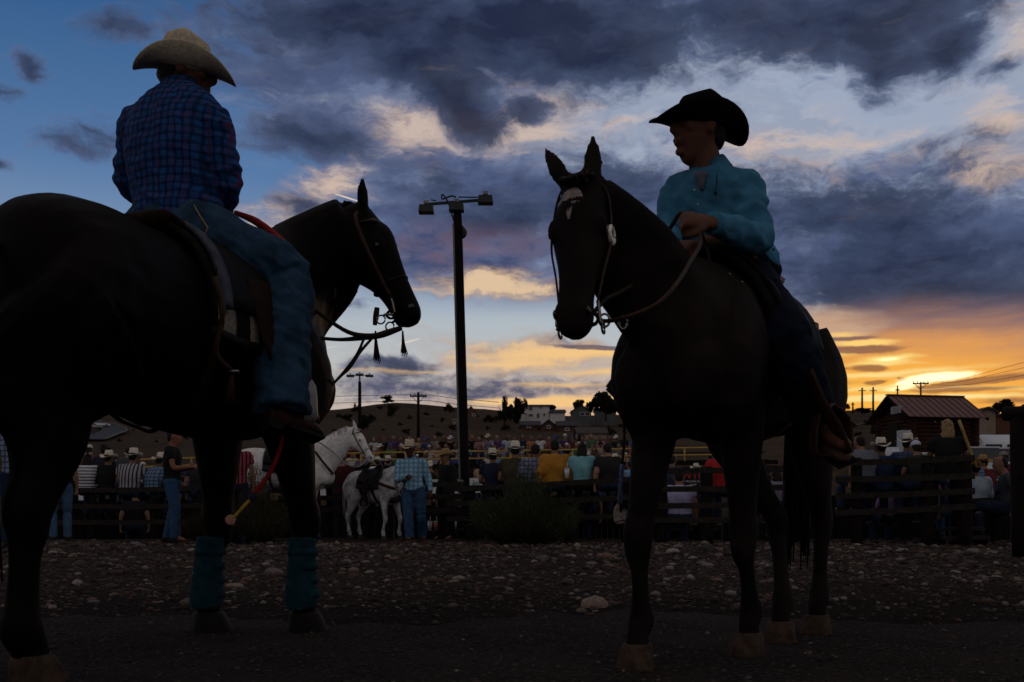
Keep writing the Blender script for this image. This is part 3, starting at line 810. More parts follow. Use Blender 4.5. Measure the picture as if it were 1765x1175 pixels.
def figure(root, J, fine=True, voxel=None, mats=None, hat=None, hair=True, long_sleeve=True, bulk=1.0, hand_curl=(.9, .9), skin=None,
           collar=True, boots=True, cloth_amp=.006, hair_long=False, cap=False, hand_dir=None, palm=None, leg=1.0, trap=.112):
    """clothed person from joints: pelvis, chest, neck, head, head_up, face, facing, and per side sh, el, wr, hip, kn, an, toe"""
    m = dict(shirt=DENIM, jeans=DENIM, boots=LEATHER_BR, hat=STRAW, hair=HAIR_DK)
    m.update(mats or {})
    skin = skin or SKIN
    vx = voxel or (.0075 if fine else .022)
    F = unit(J['facing'])
    b = bulk
    fu = tuple(F)
    body = MB()
    pel, che, nek = A(*J['pelvis']), A(*J['chest']), A(*J['neck'])
    spine_up = unit(nek - pel)
    def torso(mb, g):
        lo = pel - spine_up * .08
        mb.loft([(lo, .13 * b + g, .095 * b + g), (pel, .165 * b + g, .118 * b + g), (pel * .6 + che * .4 , .148 * b + g, .108 * b + g), (che, .172 * b + g, .118 * b + g), (che * .45 + nek * .55, .175 * b + g, .105 * b + g),
                 (che * .15 + nek * .85, trap * b + g, .074 * b + g), (nek, .062 + g * .6, .058 + g * .6)], n=18, sub=3, up=fu)
    torso(body, 0)
    Q = head_shape(body, nek - spine_up * .03, J['head'], J['head_up'], J['face'], J.get('hs', 1.0))
    for i, sd in enumerate(('l', 'r')):
        sh, el, wr = A(*J['sh_' + sd]), A(*J['el_' + sd]), A(*J['wr_' + sd])
        body.loft([(che * .4 + nek * .3 + sh * .3, .06, .06), (sh, .058 * b, .058 * b), ((sh + el) / 2, .047 * b, .048 * b), (el, .039 * b, .040 * b), (el * .6 + wr * .4, .038 * b, .038 * b), (wr, .027, .025)], n=12, sub=3)
        hd = unit(wr - el) if not hand_dir else hand_dir[i]
        pn = (palm[i] if palm else (unit(pel - wr) + A(0, 0, -.3)))
        hand(body, wr + hd * .01, hd, pn, 1.0, hand_curl[i], 1 if sd == 'l' else -1)
        hp, kn, an, toe = A(*J['hip_' + sd]), A(*J['kn_' + sd]), A(*J['an_' + sd]), A(*J['toe_' + sd])
        body.loft([(hp + (pel - hp) * .3, .09 * b, .09 * b), (hp, .088 * b, .09 * b), ((hp + kn) / 2, .073 * b, .075 * b), (kn, .054, .057), (kn * .65 + an * .35, .054, .056), (an, .036, .040)], n=14, sub=3)
        body.loft([(an - unit(toe - an) * .03, .036, .04), (an * .6 + toe * .4, .038, .036), (toe, .03, .018)], n=10, sub=2)
    bm = put(fuse(body, 'body', skin, vx, 2), 'body', root)
    # shirt
    st = MB(); torso(st, .016)
    for sd in ('l', 'r'):
        sh, el, wr = A(*J['sh_' + sd]), A(*J['el_' + sd]), A(*J['wr_' + sd])
        if long_sleeve:
            st.loft([(che * .4 + nek * .3 + sh * .3, .085, .085), (sh, .077 * b, .075 * b), ((sh + el) / 2, .064 * b, .066 * b), (el, .059 * b, .061 * b), (el * .5 + wr * .5, .052, .052), (el * .12 + wr * .88, .040, .040), (wr, .037, .037)], n=14, sub=3)
        else:
            st.loft([(che * .4 + nek * .3 + sh * .3, .085, .085), (sh, .075 * b, .073 * b), (sh * .45 + el * .55, .066 * b, .066 * b)], n=14, sub=3)
    shirt = put(fuse(st, 'shirt', m['shirt'], vx * 1.15, 3, cloth_amp if fine else 0, 15, True), 'shirt', root)
    if collar:
        for sd in ('l', 'r'):
            el, wr = A(*J['el_' + sd]), A(*J['wr_' + sd]); q = unit(wr - el)
            cf = MB(); cf.loft([(wr - q * .065, .043, .043), (wr - q * .03, .042, .042), (wr + q * .004, .040, .040)], n=16, sub=2)
            cf.build('cuff', m['shirt'], shirt, True)
        c = MB(); fw = unit(J['face']) * .3 + F * .7
        n = 20
        rt = np.cross(F, spine_up)
        ring0 = [nek + (rt * math.cos(2 * math.pi * j / n) * .078 + F * math.sin(2 * math.pi * j / n) * .074) * 1.0 - spine_up * (.012 + .03 * max(0, math.sin(2 * math.pi * j / n)) ** 2) for j in range(n)]
        ring1 = [nek + (rt * math.cos(2 * math.pi * j / n) * .071 + F * (math.sin(2 * math.pi * j / n) * .066 - .006)) + spine_up * (.034 - .03 * max(0, math.sin(2 * math.pi * j / n)) ** 3) for j in range(n)]
        ring2 = [nek + (rt * math.cos(2 * math.pi * j / n) * .092 + F * math.sin(2 * math.pi * j / n) * .086) - spine_up * (.014 + .04 * max(0, math.sin(2 * math.pi * j / n)) ** 2) for j in range(n)]
        pts = ring0 + ring1 + ring2
        fs = []
        for j in range(n):
            q = (j + 1) % n
            if math.sin(2 * math.pi * (j + .5) / n) > .96:
                continue
            fs += [(j, q, n + q, n + j), (n + j, n + q, 2 * n + q, 2 * n + j)]
        c.add(pts, fs).build('collar', m['shirt'], shirt, True)
    # trousers
    tr = MB()
    tr.loft([(pel + spine_up * .045, .172 * b, .125 * b), (pel, .180 * b, .132 * b), (pel - spine_up * .07, .165 * b, .125 * b), (pel - spine_up * .12, .10 * b, .09 * b)], n=18, sub=2, up=fu)
    for sd in ('l', 'r'):
        hp, kn, an, toe = A(*J['hip_' + sd]), A(*J['kn_' + sd]), A(*J['an_' + sd]), A(*J['toe_' + sd])
        tr.loft([(hp + (pel - hp) * .3, .106 * b, .106 * b), (hp, .104 * b * (.6 + .4 * leg), .106 * b * (.6 + .4 * leg)), ((hp + kn) / 2, .090 * b * (.4 + .6 * leg), .092 * b * (.4 + .6 * leg)), (kn, .076 * leg, .079 * leg), (kn * .6 + an * .4, .072 * leg, .074 * leg), (an + (kn - an) * .05, .070 * leg, .074 * leg), (an - unit(kn - an) * .03, .074 * leg, .078 * leg)], n=14, sub=3)
    jeans = put(fuse(tr, 'jeans', m['jeans'], vx * 1.15, 3, cloth_amp * .9 if fine else 0, 17, True), 'jeans', root)
    if boots:
        for sd in ('l', 'r'):
            kn, an, toe = A(*J['kn_' + sd]), A(*J['an_' + sd]), A(*J['toe_' + sd])
            d = unit(toe - an); shin = unit(kn - an); dn = -unit(shin - d * np.dot(shin, d))
            bo = MB()
            hl_ = an - d * .035 + dn * .045
            bo.loft([(an + shin * .16, .056, .058), (an + shin * .06, .052, .055), (an, .046, .056), (an + dn * .035 + d * .01, .042, .07)], n=12, sub=2, up=tuple(d))
            bo.loft([(hl_ - d * .03, .030, .032), (hl_ + d * .02, .036, .044), (hl_ + d * .10, .042, .040), (hl_ + d * .17 + dn * .006, .040, .028), (hl_ + d * .225 + dn * .010, .016, .014)], n=12, sub=3, up=tuple(-dn))
            bm_ = put(fuse(bo, 'boot', m['boots'], vx if fine else .016, 2), 'boot', root)
            so = MB()
            so.bar(hl_ + d * .045 + dn * .040, hl_ + d * .21 + dn * .040, .070, .012, up=tuple(-dn))
            so.bar(hl_ - d * .045 + dn * .048, hl_ + d * .02 + dn * .048, .058, .030, up=tuple(-dn))
            so.build('sole', LEATHER_BK, bm_)
    # hair and hat
    hu = unit(J['head_up']); hf = unit(J['face'])
    if hair:
        h = MB()
        rt = np.cross(hf, hu)
        h.ball(Q(0, -.026, .020), A(.081, .086, .086) * J.get('hs', 1.0), 16, 12, axes=(rt, hf, hu))
        h.ball(Q(0, -.062, -.025), A(.070, .045, .065) * J.get('hs', 1.0), 14, 10, axes=(rt, hf, hu))
        if hair_long:
            h.loft([(Q(0, -.05, .03), .075, .05), (Q(0, -.075, -.06), .085, .05), (Q(0, -.085, -.17), .095, .045), (Q(0, -.075, -.27), .06, .025)], n=14, sub=3, up=tuple(hf))
        put(fuse(h, 'hair', m['hair'], .010 if fine else .016, 2, .016 if hair_long else .004 if fine else 0, 22 if hair_long else 40), 'hair', root)
    if hat:
        cowboy_hat(root, Q(0, .0, hat.get('z', .045)), hf + hu * hat.get('tilt', 0.0), hu - hf * hat.get('tilt', 0.0), m['hat'], hat.get('band'), hat.get('size', 1.0) * J.get('hs', 1.0), hat.get('curl', .075), sag=hat.get('sag', .03), ck=hat.get('ck', 1.0))
    if cap:
        c = MB(); rt = np.cross(hf, hu)
        c.ball(Q(0, -.012, .055), A(.086, .100, .075), 14, 8, axes=(rt, hf, hu))
        c.loft([(Q(0, .06, .055), .07, .006), (Q(0, .12, .05), .072, .006), (Q(0, .165, .04), .05, .005)], n=10, sub=2, up=tuple(hu))
        put(fuse(c, 'cap', m['hat'], .012, 1), 'cap', root)
    return dict(body=bm, shirt=shirt, jeans=jeans, Q=Q)

# ------------------------------------------------------------------ ground, lot, hills
def ground_mat(name, c1, c2, c3, s1, s2, bump, rough=.95, fleck=None, shade_y=None):
    m = bpy.data.materials.new(name); m.use_nodes = True
    s = NT(m.node_tree)
    tc = s.node('ShaderNodeTexCoord'); v = tc.outputs['Object']
    big = s.noise(v, s1, 5, .6); small = s.noise(v, s2, 6, .7)
    vo = s.node('ShaderNodeTexVoronoi'); vo.inputs['Scale'].default_value = s2 * .9; s.put(vo.inputs['Vector'], v)
    c = s.mix(s.rng(big, .35, .65), c1, c2)
    c = s.mix(s.rng(small, .42, .70), c, c3)
    if fleck:
        fr = s.node('ShaderNodeTexWhiteNoise'); s.put(fr.inputs['Vector'], vo.outputs['Position'])
        c = s.mix(s.math('MULTIPLY', s.math('GREATER_THAN', fr.outputs['Value'], .86), s.rng(vo.outputs['Distance'], .5, .3)), c, fleck)
    if shade_y:                         # shadow of the ledge by the paving, painted into the ground colour
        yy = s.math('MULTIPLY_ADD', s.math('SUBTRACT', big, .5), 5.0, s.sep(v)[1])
        c = s.mix(s.rng(yy, shade_y[1], shade_y[0], 0, .72), c, (.010, .0068, .0062, 1))
    b = s.node('ShaderNodeBsdfPrincipled'); s.put(b.inputs['Base Color'], c)
    b.inputs['Roughness'].default_value = rough; b.inputs['Specular IOR Level'].default_value = .02
    bn = s.node('ShaderNodeBump'); bn.inputs['Distance'].default_value = bump
    h = s.math('MULTIPLY_ADD', s.rng(vo.outputs['Distance'], .0, .6, 1, 0), .6, small)
    s.put(bn.inputs['Height'], h); s.put(b.inputs['Normal'], bn.outputs[0])
    o = s.node('ShaderNodeOutputMaterial'); s.t.links.new(b.outputs[0], o.inputs[0])
    return m

GRAVEL = ground_mat('gravel dirt', (.036, .0235, .020, 1), (.020, .0125, .011, 1), (.066, .047, .041, 1), .9, 42, .035, fleck=(.15, .115, .10, 1), shade_y=(5.0, 7.5))
ASPHALT = ground_mat('worn asphalt chips', (.034, .0255, .025, 1), (.017, .0125, .0125, 1), (.062, .048, .046, 1), 1.6, 60, .022, fleck=(.10, .082, .080, 1))
ARENA = ground_mat('arena dirt', (.05, .037, .031, 1), (.036, .026, .022, 1), (.065, .05, .043, 1), .3, 12, .02)
HILL = ground_mat('dry brush hillside', (.062, .040, .026, 1), (.034, .024, .017, 1), (.088, .062, .044, 1), .045, 1.3, .4)

RIDGE = [(-1600, 720), (-600, 708), (0, 702), (400, 706), (560, 707), (610, 702), (650, 696), (690, 692), (740, 697), (790, 702), (860, 706), (900, 714), (1080, 714), (1300, 710), (1440, 707), (1540, 707), (1640, 712), (1700, 717), (1765, 718), (2400, 706), (3600, 720)]
HEXP = 1.5                         # how late the hillside steepens
def hill_d(px, py, yr=None):
    """distance at which the hillside shows at a place of the picture"""
    yr = float(np.interp(px, [r[0] for r in RIDGE], [r[1] for r in RIDGE])) if yr is None else yr
    q = max(.02, min(.97, (796 - py) / (796 - yr)))
    return 62 * (380 / 62.0) ** (q ** (1 / HEXP))
def ground_z(x, y):
    if y < 44:
        z = .035 * mnoise.noise(Vector((x * .35, y * .35, 2.0))) * min(1.0, max(0, (y - 4.4) / 2.0)) + .010 * mnoise.noise(Vector((x * 1.7, y * 1.7, 5.0))) * min(1.0, max(0, (y - 4.4)))
        z -= .05 * min(1, max(0, (y - 9) / 6))
        t = min(1, max(0, (y - 17.5) / 4.0)); z -= .45 * t * t * (3 - 2 * t)
        return z
    px = 882.5 + x / y * FPX
    yr = float(np.interp(px, [r[0] for r in RIDGE], [r[1] for r in RIDGE]))
    t = min(1, max(0, (y - 44) / 11.0)); t = t * t * (3 - 2 * t)
    def zs(d, yy):
        return CAM_H + (HORIZON - yy) / FPX * d
    q = min(1.0, max(0.0, math.log(max(y, 62) / 62.0) / math.log(380 / 62.0)))
    yy = 796 + (yr - 796) * q ** HEXP
    bump = mnoise.noise(Vector((x * .03, y * .03, 1.0))) * min(2.2, y * .008) + mnoise.noise(Vector((x * .12, y * .12, 4.0))) * min(.6, y * .0035)
    zt = zs(min(y, 380), yy) + bump * (1 - .7 * q)
    if y > 380:
        zt = zs(380, yr) - (y - 380) * .02
    return -.5 * (1 - t) + zt * t

g = MB()
ys = list(np.concatenate([np.linspace(-8, 3, 6), np.linspace(3.5, 24, 90), np.linspace(25, 44, 12), np.linspace(46, 80, 16), np.geomspace(85, 390, 46), np.geomspace(420, 3500, 12)]))
NX = 150
rows = []
for y in ys:
    half = max(30, abs(y) * 1.35)
    if y < 24:
        us = np.sign(np.linspace(-1, 1, NX)) * np.abs(np.linspace(-1, 1, NX)) ** 1.7
    else:
        us = np.linspace(-1, 1, NX)
    rows.append([(u * half, y, ground_z(u * half, y)) for u in us])
pts = [p for r in rows for p in r]
fs = [(i * NX + j, i * NX + j + 1, (i + 1) * NX + j + 1, (i + 1) * NX + j) for i in range(len(ys) - 1) for j in range(NX - 1)]
split = [i for i, y in enumerate(ys) if y <= 20][-1]
gm = bpy.data.meshes.new('ground'); gm.from_pydata(pts, [], fs)
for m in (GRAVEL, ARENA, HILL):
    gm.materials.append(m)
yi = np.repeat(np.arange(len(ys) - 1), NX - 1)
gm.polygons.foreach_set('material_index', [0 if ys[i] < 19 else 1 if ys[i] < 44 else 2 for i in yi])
gm.shade_smooth()
ground = put(gm, 'ground'); tag(ground, 'gravel lot, arena dirt and dry brush hillside beyond', kind='structure')

# the worn paved strip the horses stand on: ragged edge, a step of crumbled chips
a = MB()
na = 420
edge = [(-14 + 28 * i / na) for i in range(na + 1)]
front = [(x, -6.0, .004) for x in edge]
mids = [[(x, yy, .004 + .006 * mnoise.noise(Vector((x * 2, yy * 2, 3)))) for x in edge] for yy in (1.5, 2.5, 3.1, 3.7)]
def edge_y(x):
    return 4.75 + .5 * mnoise.noise(Vector((x * .8, 0, 0))) + .3 * mnoise.noise(Vector((x * 4, 1, 0))) + .12 * mnoise.noise(Vector((x * 13, 1, 0))) + .04 * x * (1 if x < 0 else .3)
back = [(x, edge_y(x), ground_z(x, edge_y(x)) + .012) for x in edge]
lip = [(x, edge_y(x) + .03, ground_z(x, edge_y(x) + .03) - .02) for x in edge]
allr = [front] + mids + [[(x, edge_y(x) - .4, .008) for x in edge]] + [back, lip]
pts = [p for r in allr for p in r]
fs = [(i * (na + 1) + j, i * (na + 1) + j + 1, (i + 1) * (na + 1) + j + 1, (i + 1) * (na + 1) + j) for i in range(len(allr) - 1) for j in range(na)]
a.add(pts, fs)
tag(a.build('pavement', ASPHALT, None, True), 'dark worn asphalt strip under the horses', kind='structure')

# river stones lying in the gravel
def pebble_mesh(seed, flat):
    r_ = random.Random(seed)
    bm = bmesh.new()
    bmesh.ops.create_icosphere(bm, subdivisions=2, radius=1.0)
    sx, sy = r_.uniform(.8, 1.1), r_.uniform(.6, .85)
    for v in bm.verts:
        n = mnoise.noise(v.co * 1.3 + Vector((seed * 3.1, 0, 0))) * .22
        v.co *= 1 + n
        v.co = Vector((v.co.x * sx, v.co.y * sy, v.co.z * flat))
    me = bpy.data.meshes.new('stone'); bm.to_mesh(me); bm.free(); me.shade_smooth()
    return me
STONE = mat('river stone', (.2, .17, .16), .85, .3, 3.0, .004, 14, .2, obj_color=True)
peb = [pebble_mesh(i, f) for i, f in enumerate((.42, .5, .38, .55, .46, .6, .35))]
for m_ in peb:
    m_.materials.append(STONE)
stone_cols = [(.17, .132, .12), (.21, .168, .155), (.115, .10, .108), (.19, .135, .105), (.13, .072, .056), (.035, .031, .034), (.17, .142, .15), (.085, .066, .056)]
rs = random.Random(11)
count = 0
def clear_of(x, y):
    return not any((x - a) ** 2 + (y - b) ** 2 < .03 for a, b in ((-1.295, 4.27), (-.885, 4.27)))
specials = [(405, 1014, .085, 3), (985, 962, .09, 1), (1020, 975, .07, 0), (930, 960, .07, 5), (880, 1000, .06, 0), (1010, 985, .06, 7), (400, 1025, .03, 1), (430, 990, .07, 6), (980, 1008, .06, 6), (860, 1005, .055, 1), (770, 968, .06, 2), (1050, 980, .08, 4), (1220, 980, .07, 0), (1450, 1040, .05, 5)]
for (px, py, r0, ci) in specials:
    r0 *= .8
    d = (CAM_H + .03) * FPX / (py - HORIZON)
    p = P(px, py, d); x, y = p.x, p.y
    o = put(peb[count % len(peb)], 'stone', ground, None); o.parent = ground
    o.location = (x, y, ground_z(x, y) + r0 * .05); o.scale = (r0, r0, r0 * .85); o.rotation_euler = (0, 0, rs.uniform(-.6, .6)); o.color = stone_cols[ci] + (1,)
    count += 1
while count < 300:
    d = 4.9 + (15.6 - 4.9) * rs.random() ** .75
    x = rs.uniform(-.54, .54) * d
    if d < edge_y(x) + .15 or not clear_of(x, d):
        continue
    if mnoise.noise(Vector((x * .9, d * .7, 7.0))) + .25 < rs.uniform(-.3, .75):
        continue
    r0 = min(.16, max(.035, rs.lognormvariate(-3.3, .5))) * (.7 + d * .035)
    o = put(rs.choice(peb), 'stone', ground, None)
    o.location = (x, d, ground_z(x, d) + r0 * rs.uniform(-.12, .12)); o.scale = (r0 * rs.uniform(.8, 1.2), r0 * rs.uniform(.8, 1.1), r0)
    o.rotation_euler = (rs.uniform(-.15, .15), rs.uniform(-.15, .15), rs.uniform(0, 6.3))
    c = rs.choice(stone_cols); k = rs.uniform(.7, 1.2); o.color = (c[0] * k, c[1] * k, c[2] * k, 1)
    count += 1
# finer gravel
ico = bmesh.new(); bmesh.ops.create_icosphere(ico, subdivisions=1, radius=1.0)
iv = np.array([v.co[:] for v in ico.verts]); ifc = np.array([[v.index for v in f.verts] for f in ico.faces]); ico.free()
NG = 24000
rg_ = np.random.default_rng(5)
dd = 3.0 + 13.0 * rg_.random(NG) ** .8; xx = rg_.uniform(-.55, .55, NG) * dd
rad = np.clip(rg_.lognormal(-4.6, .55, NG), .004, .045) * (.5 + dd * .075)
rad = np.where(dd < 4.4, rad * .42, np.where(dd < 5.2, rad * .6, rad))
zz = np.array([ground_z(x, y) for x, y in zip(xx, dd)])
sc = np.stack([rad * rg_.uniform(.8, 1.3, NG), rad * rg_.uniform(.8, 1.3, NG), rad * rg_.uniform(.4, .8, NG)], 1)
jit = 1 + rg_.uniform(-.22, .22, (NG, len(iv), 1))
V_ = iv[None] * jit * sc[:, None, :] + np.stack([xx, dd, zz + np.where(dd < 4.9, .008, rad * .15)], 1)[:, None, :]
F_ = ifc[None] + (np.arange(NG) * len(iv))[:, None, None]
gvm = bpy.data.meshes.new('gravel')
gvm.from_pydata(V_.reshape(-1, 3).tolist(), [], F_.reshape(-1, 3).tolist())
GRV = bpy.data.materials.new('gravel chips'); GRV.use_nodes = True
s = NT(GRV.node_tree)
gi = s.node('ShaderNodeNewGeometry')
c = s.ramp(gi.outputs['Random Per Island'], [(0, (.014, .010, .009, 1)), (.30, (.034, .025, .021, 1)), (.62, (.065, .050, .044, 1)), (.80, (.075, .040, .030, 1)), (.93, (.11, .086, .078, 1)), (1, (.21, .17, .155, 1))])
b = s.node('ShaderNodeBsdfPrincipled'); s.put(b.inputs['Base Color'], c); b.inputs['Roughness'].default_value = .9; b.inputs['Specular IOR Level'].default_value = .15
o_ = s.node('ShaderNodeOutputMaterial'); s.t.links.new(b.outputs[0], o_.inputs[0])
gvm.materials.append(GRV); gvm.shade_smooth()
tag(put(gvm, 'gravel'), 'small loose gravel chips over the lot', kind='stuff')

# ------------------------------------------------------------------ light poles
def light_pole(label, base, top, r, arm_half, head_w, tilt, arm_px, heads, det=True):
    t = thing('light_pole', label, 'light pole', tuple(base))
    base = A(*base); top = A(*top)
    mb = MB(); mb.loft([(base - A(0, 0, .4), r * 1.12, r * 1.12), (base * .5 + top * .5, r, r), (top, r * .92, r * .92), (top + A(0, 0, .03), r * .7, r * .7)], n=16, sub=2, up=(0, 1, 0)); mb.build('pole', WOOD_DK, t, True)
    a0, a1 = A(*arm_px[0]), A(*arm_px[1])
    mb = MB(); mb.bar(a0, a1, .05, .05); arm = mb.build('crossarm', DARK_MT, t)
    mid = (a0 + a1) / 2
    mb = MB(); mb.cyl(top - A(0, 0, .1), A(top[0], top[1], mid[2]), .035 if det else .05, n=8); mb.build('riser', DARK_MT, t, True)
    for h in heads:
        h = A(*h)
        mb = MB()
        w = head_w
        mb.add([h + A(*q) for q in ((-w / 2, -.12, .05), (w / 2, -.12, .05), (w / 2, .12, .08), (-w / 2, .12, .08), (-w / 2 - .015, -.15, -.10), (w / 2 + .015, -.15, -.10), (w / 2 + .015, .10, -.10), (-w / 2 - .015, .10, -.10))],
               [(0, 1, 2, 3), (7, 6, 5, 4), (0, 4, 5, 1), (1, 5, 6, 2), (2, 6, 7, 3), (3, 7, 4, 0)])
        lamp = mb.build('lamp_head', DARK_MT, t)
        mb = MB(); mb.box(h + A(0, -.02, .115), (.10, .08, .06)); mb.build('junction_box', mat('grey junction box', (.25, .24, .23), .6), lamp)
        mb = MB(); mb.box(h + A(0, -.03, -.103), (w * .8, .18, .005)); mb.build('lens', mat('unlit lamp glass', (.08, .08, .09), .2, spec=.5), lamp)
    if det:
        mb = MB(); mb.tube([top + A(-.06, -.10, -.05), top + A(-.18, -.05, .35), top + A(-.30, 0, .55), mid + A(-.28, 0, .06), mid + A(-.1, 0, .12), mid + A(.0, 0, .10)], .018, 6, 4); mb.build('cable', DARK_MT, t, True)
        mb = MB(); mb.tube([mid + A(.05, 0, .10), mid + A(.5, 0, .10), a1 + A(-.1, 0, .10)], .014, 6, 2); mb.tube([mid + A(-.4, 0, .03), a0 + A(.1, 0, .09)], .012, 6, 2); mb.build('arm_cable', DARK_MT, t, True)
        mb = MB(); mb.loft([(top + A(.09, -.04, -.10), .02, .03), (top + A(.13, -.04, -.20), .05, .05), (top + A(.14, -.04, -.27), .045, .045), (top + A(.10, -.04, -.34), .02, .02)], n=10, sub=2, up=(0, 1, 0)); mb.build('photocell', DARK_MT, t, True)
        cn = MB(); cn.tube([base + A(-r * 1.05, -r * .6, 0), base * .5 + top * .5 + A(-r * 1.0, -r * .55, 0), top + A(-r * .9, -r * .5, -.05)], .022, 8, 3); cn.build('conduit', mat('grey conduit', (.12, .12, .125), .5, .2, 20, 0, 1, .4), t, True)
        q = base * .85 + top * .15
        mb = MB(); mb.box((q[0] - r, q[1] - r * .9, CAM_H + (HORIZON - 835) / FPX * q[1]), (.13, .10, .19)); mb.build('outlet_box', mat('pale outlet box', (.22, .22, .22), .6), t)
    return t
light_pole('tall dark wooden light pole with three floodlights between the riders', P(804, 926, 20), P(789, 382, 20), .094, 1.2, .27, 2, (P(734, 352, 20), P(838, 344, 20)),
           [P(735, 359, 20), P(787, 356, 20), P(837, 343, 19.9)])
light_pole('distant wooden light pole with three floodlights in front of the hill', P(620, 800, 62), P(620, 662, 62), .11, 1.0, .44, 0, (P(602, 647, 62), P(640, 647, 62)),
           [P(604, 647, 62), P(620, 645, 62), P(637, 647, 62)], det=False)

# ------------------------------------------------------------------ utility poles and wires
def utility_pole(label, px, ytop, ybot, d, arm=2.2, h_arm=.6, braces=True, r=.16):
    t = thing('utility_pole', label, 'utility pole', tuple(P(px, ybot, d)), 0, 'utility poles on the skyline')
    b, tp = A(*P(px, ybot, d)), A(*P(px, ytop, d))
    mb = MB(); mb.loft([(b - A(0, 0, 1), r * 1.2, r * 1.2), (tp, r * .8, r * .8)], n=10, sub=2, up=(0, 1, 0)); mb.build('pole', WOOD_DK, t, True)
    mb = MB(); c = tp - A(0, 0, h_arm); mb.bar(c - A(arm / 2, 0, 0), c + A(arm / 2, 0, 0), .16, .2); ca = mb.build('crossarm', WOOD_DK, t)
    for o in (-.45, -.2, .2, .45):
        mb = MB(); mb.cyl(c + A(arm * o, 0, .1), c + A(arm * o, 0, .38), .07, .05, 8); mb.build('insulator', mat('grey insulator', (.2, .2, .22), .4), ca)
    if braces:
        mb = MB(); mb.bar(c + A(arm * .36, 0, -.05), c + A(0, 0, -.95), .07, .07); mb.bar(c + A(-arm * .36, 0, -.05), c + A(0, 0, -.95), .07, .07); mb.build('brace', WOOD_DK, t)
    return c
utility_pole('wooden utility pole with crossarm rising from the crowd before the hill', 721, 676, 778, 130, 2.2, .5, r=.2)
utility_pole('tall thin utility pole, left one of the pair on the right skyline', 1486, 668, 708, 330, 2.4, 1.0, False, .34)
utility_pole('tall thin utility pole, right one of the pair on the right skyline', 1505, 667, 710, 330, 2.4, 1.2, False, .34)
utility_pole('short utility pole beside the round bush on the right skyline', 1470, 693, 708, 360, 1.2, .8, False, .3)
utility_pole('utility pole top showing above the peak of the cabin roof', 1547, 664, 710, 250, 1.0, 1.2, False, .2)
utility_pole('utility pole with wide crossarm in front of the setting sun', 1587, 658, 706, 150, 2.4, .25, True, .14)
WIRE = mat('black wire', (.01, .01, .011), .6)
for n_, (y0, y1, y2, lab) in enumerate(((682, 680, 693, 'upper power line crossing the hill to the pole'), (694, 690, 703, 'lower power line crossing the hill to the pole'))):
    w = MB()
    w.tube([P(430, y0, 140), P(560, y0 + 1, 136), P(721, y1, 130), P(780, y1 + 6, 128), P(860, y2, 126)], .035, 5, 4)
    tag(w.build('power_line', WIRE, None, True), lab, 'power line', 'power lines')
for n_, (ya, yb) in enumerate(((650, 622), (655, 632), (662, 646))):
    w = MB(); w.tube([P(1588, 659 + n_, 150), P(1650, ya + 4 - n_, 130), P(1720, (ya + yb) / 2, 110), P(1790, yb - 4, 95)], .022, 5, 4)
    tag(w.build('power_line', WIRE, None, True), ['topmost', 'middle', 'lowest'][n_] + ' of the power lines running right from the pole at the sunset', 'power line', 'power lines')

# ------------------------------------------------------------------ trees and bushes
LEAF = mat('dark foliage', (.014, .017, .010), .9, .5, 1.2, 0, 1, .1)
LEAF_SAGE = mat('grey green brush', (.030, .032, .020), .9, .4, 1.5, 0, 1, .1)
BARK = mat('dark bark', (.04, .03, .025), .95, .3, 6)
def crown_mesh(seed, n=1500, shape=(1, 1, 1), leaf=.10, lumps=10):
    r_ = np.random.default_rng(seed)
    ctr = r_.normal(0, .42, (lumps, 3)) * np.array(shape); ctr[:, 2] = ctr[:, 2] * .8
    rad = r_.uniform(.28, .55, lumps)
    k = r_.integers(0, lumps, n)
    d = r_.normal(0, 1, (n, 3)); d /= np.linalg.norm(d, axis=1)[:, None]
    p = ctr[k] + d * (rad[k] * r_.random(n) ** .35)[:, None] * np.array(shape)
    a = r_.normal(0, 1, (n, 3)); a /= np.linalg.norm(a, axis=1)[:, None]
    b = np.cross(a, r_.normal(0, 1, (n, 3))); b /= np.linalg.norm(b, axis=1)[:, None]
    s_ = leaf * r_.uniform(.6, 1.5, n)[:, None]
    v = np.stack([p - a * s_, p + b * s_ * .6, p + a * s_, p - b * s_ * .6], 1).reshape(-1, 3)
    me = bpy.data.meshes.new('crown'); me.from_pydata(v.tolist(), [], (np.arange(n * 4).reshape(-1, 4)).tolist())
    return me
CROWN = {}
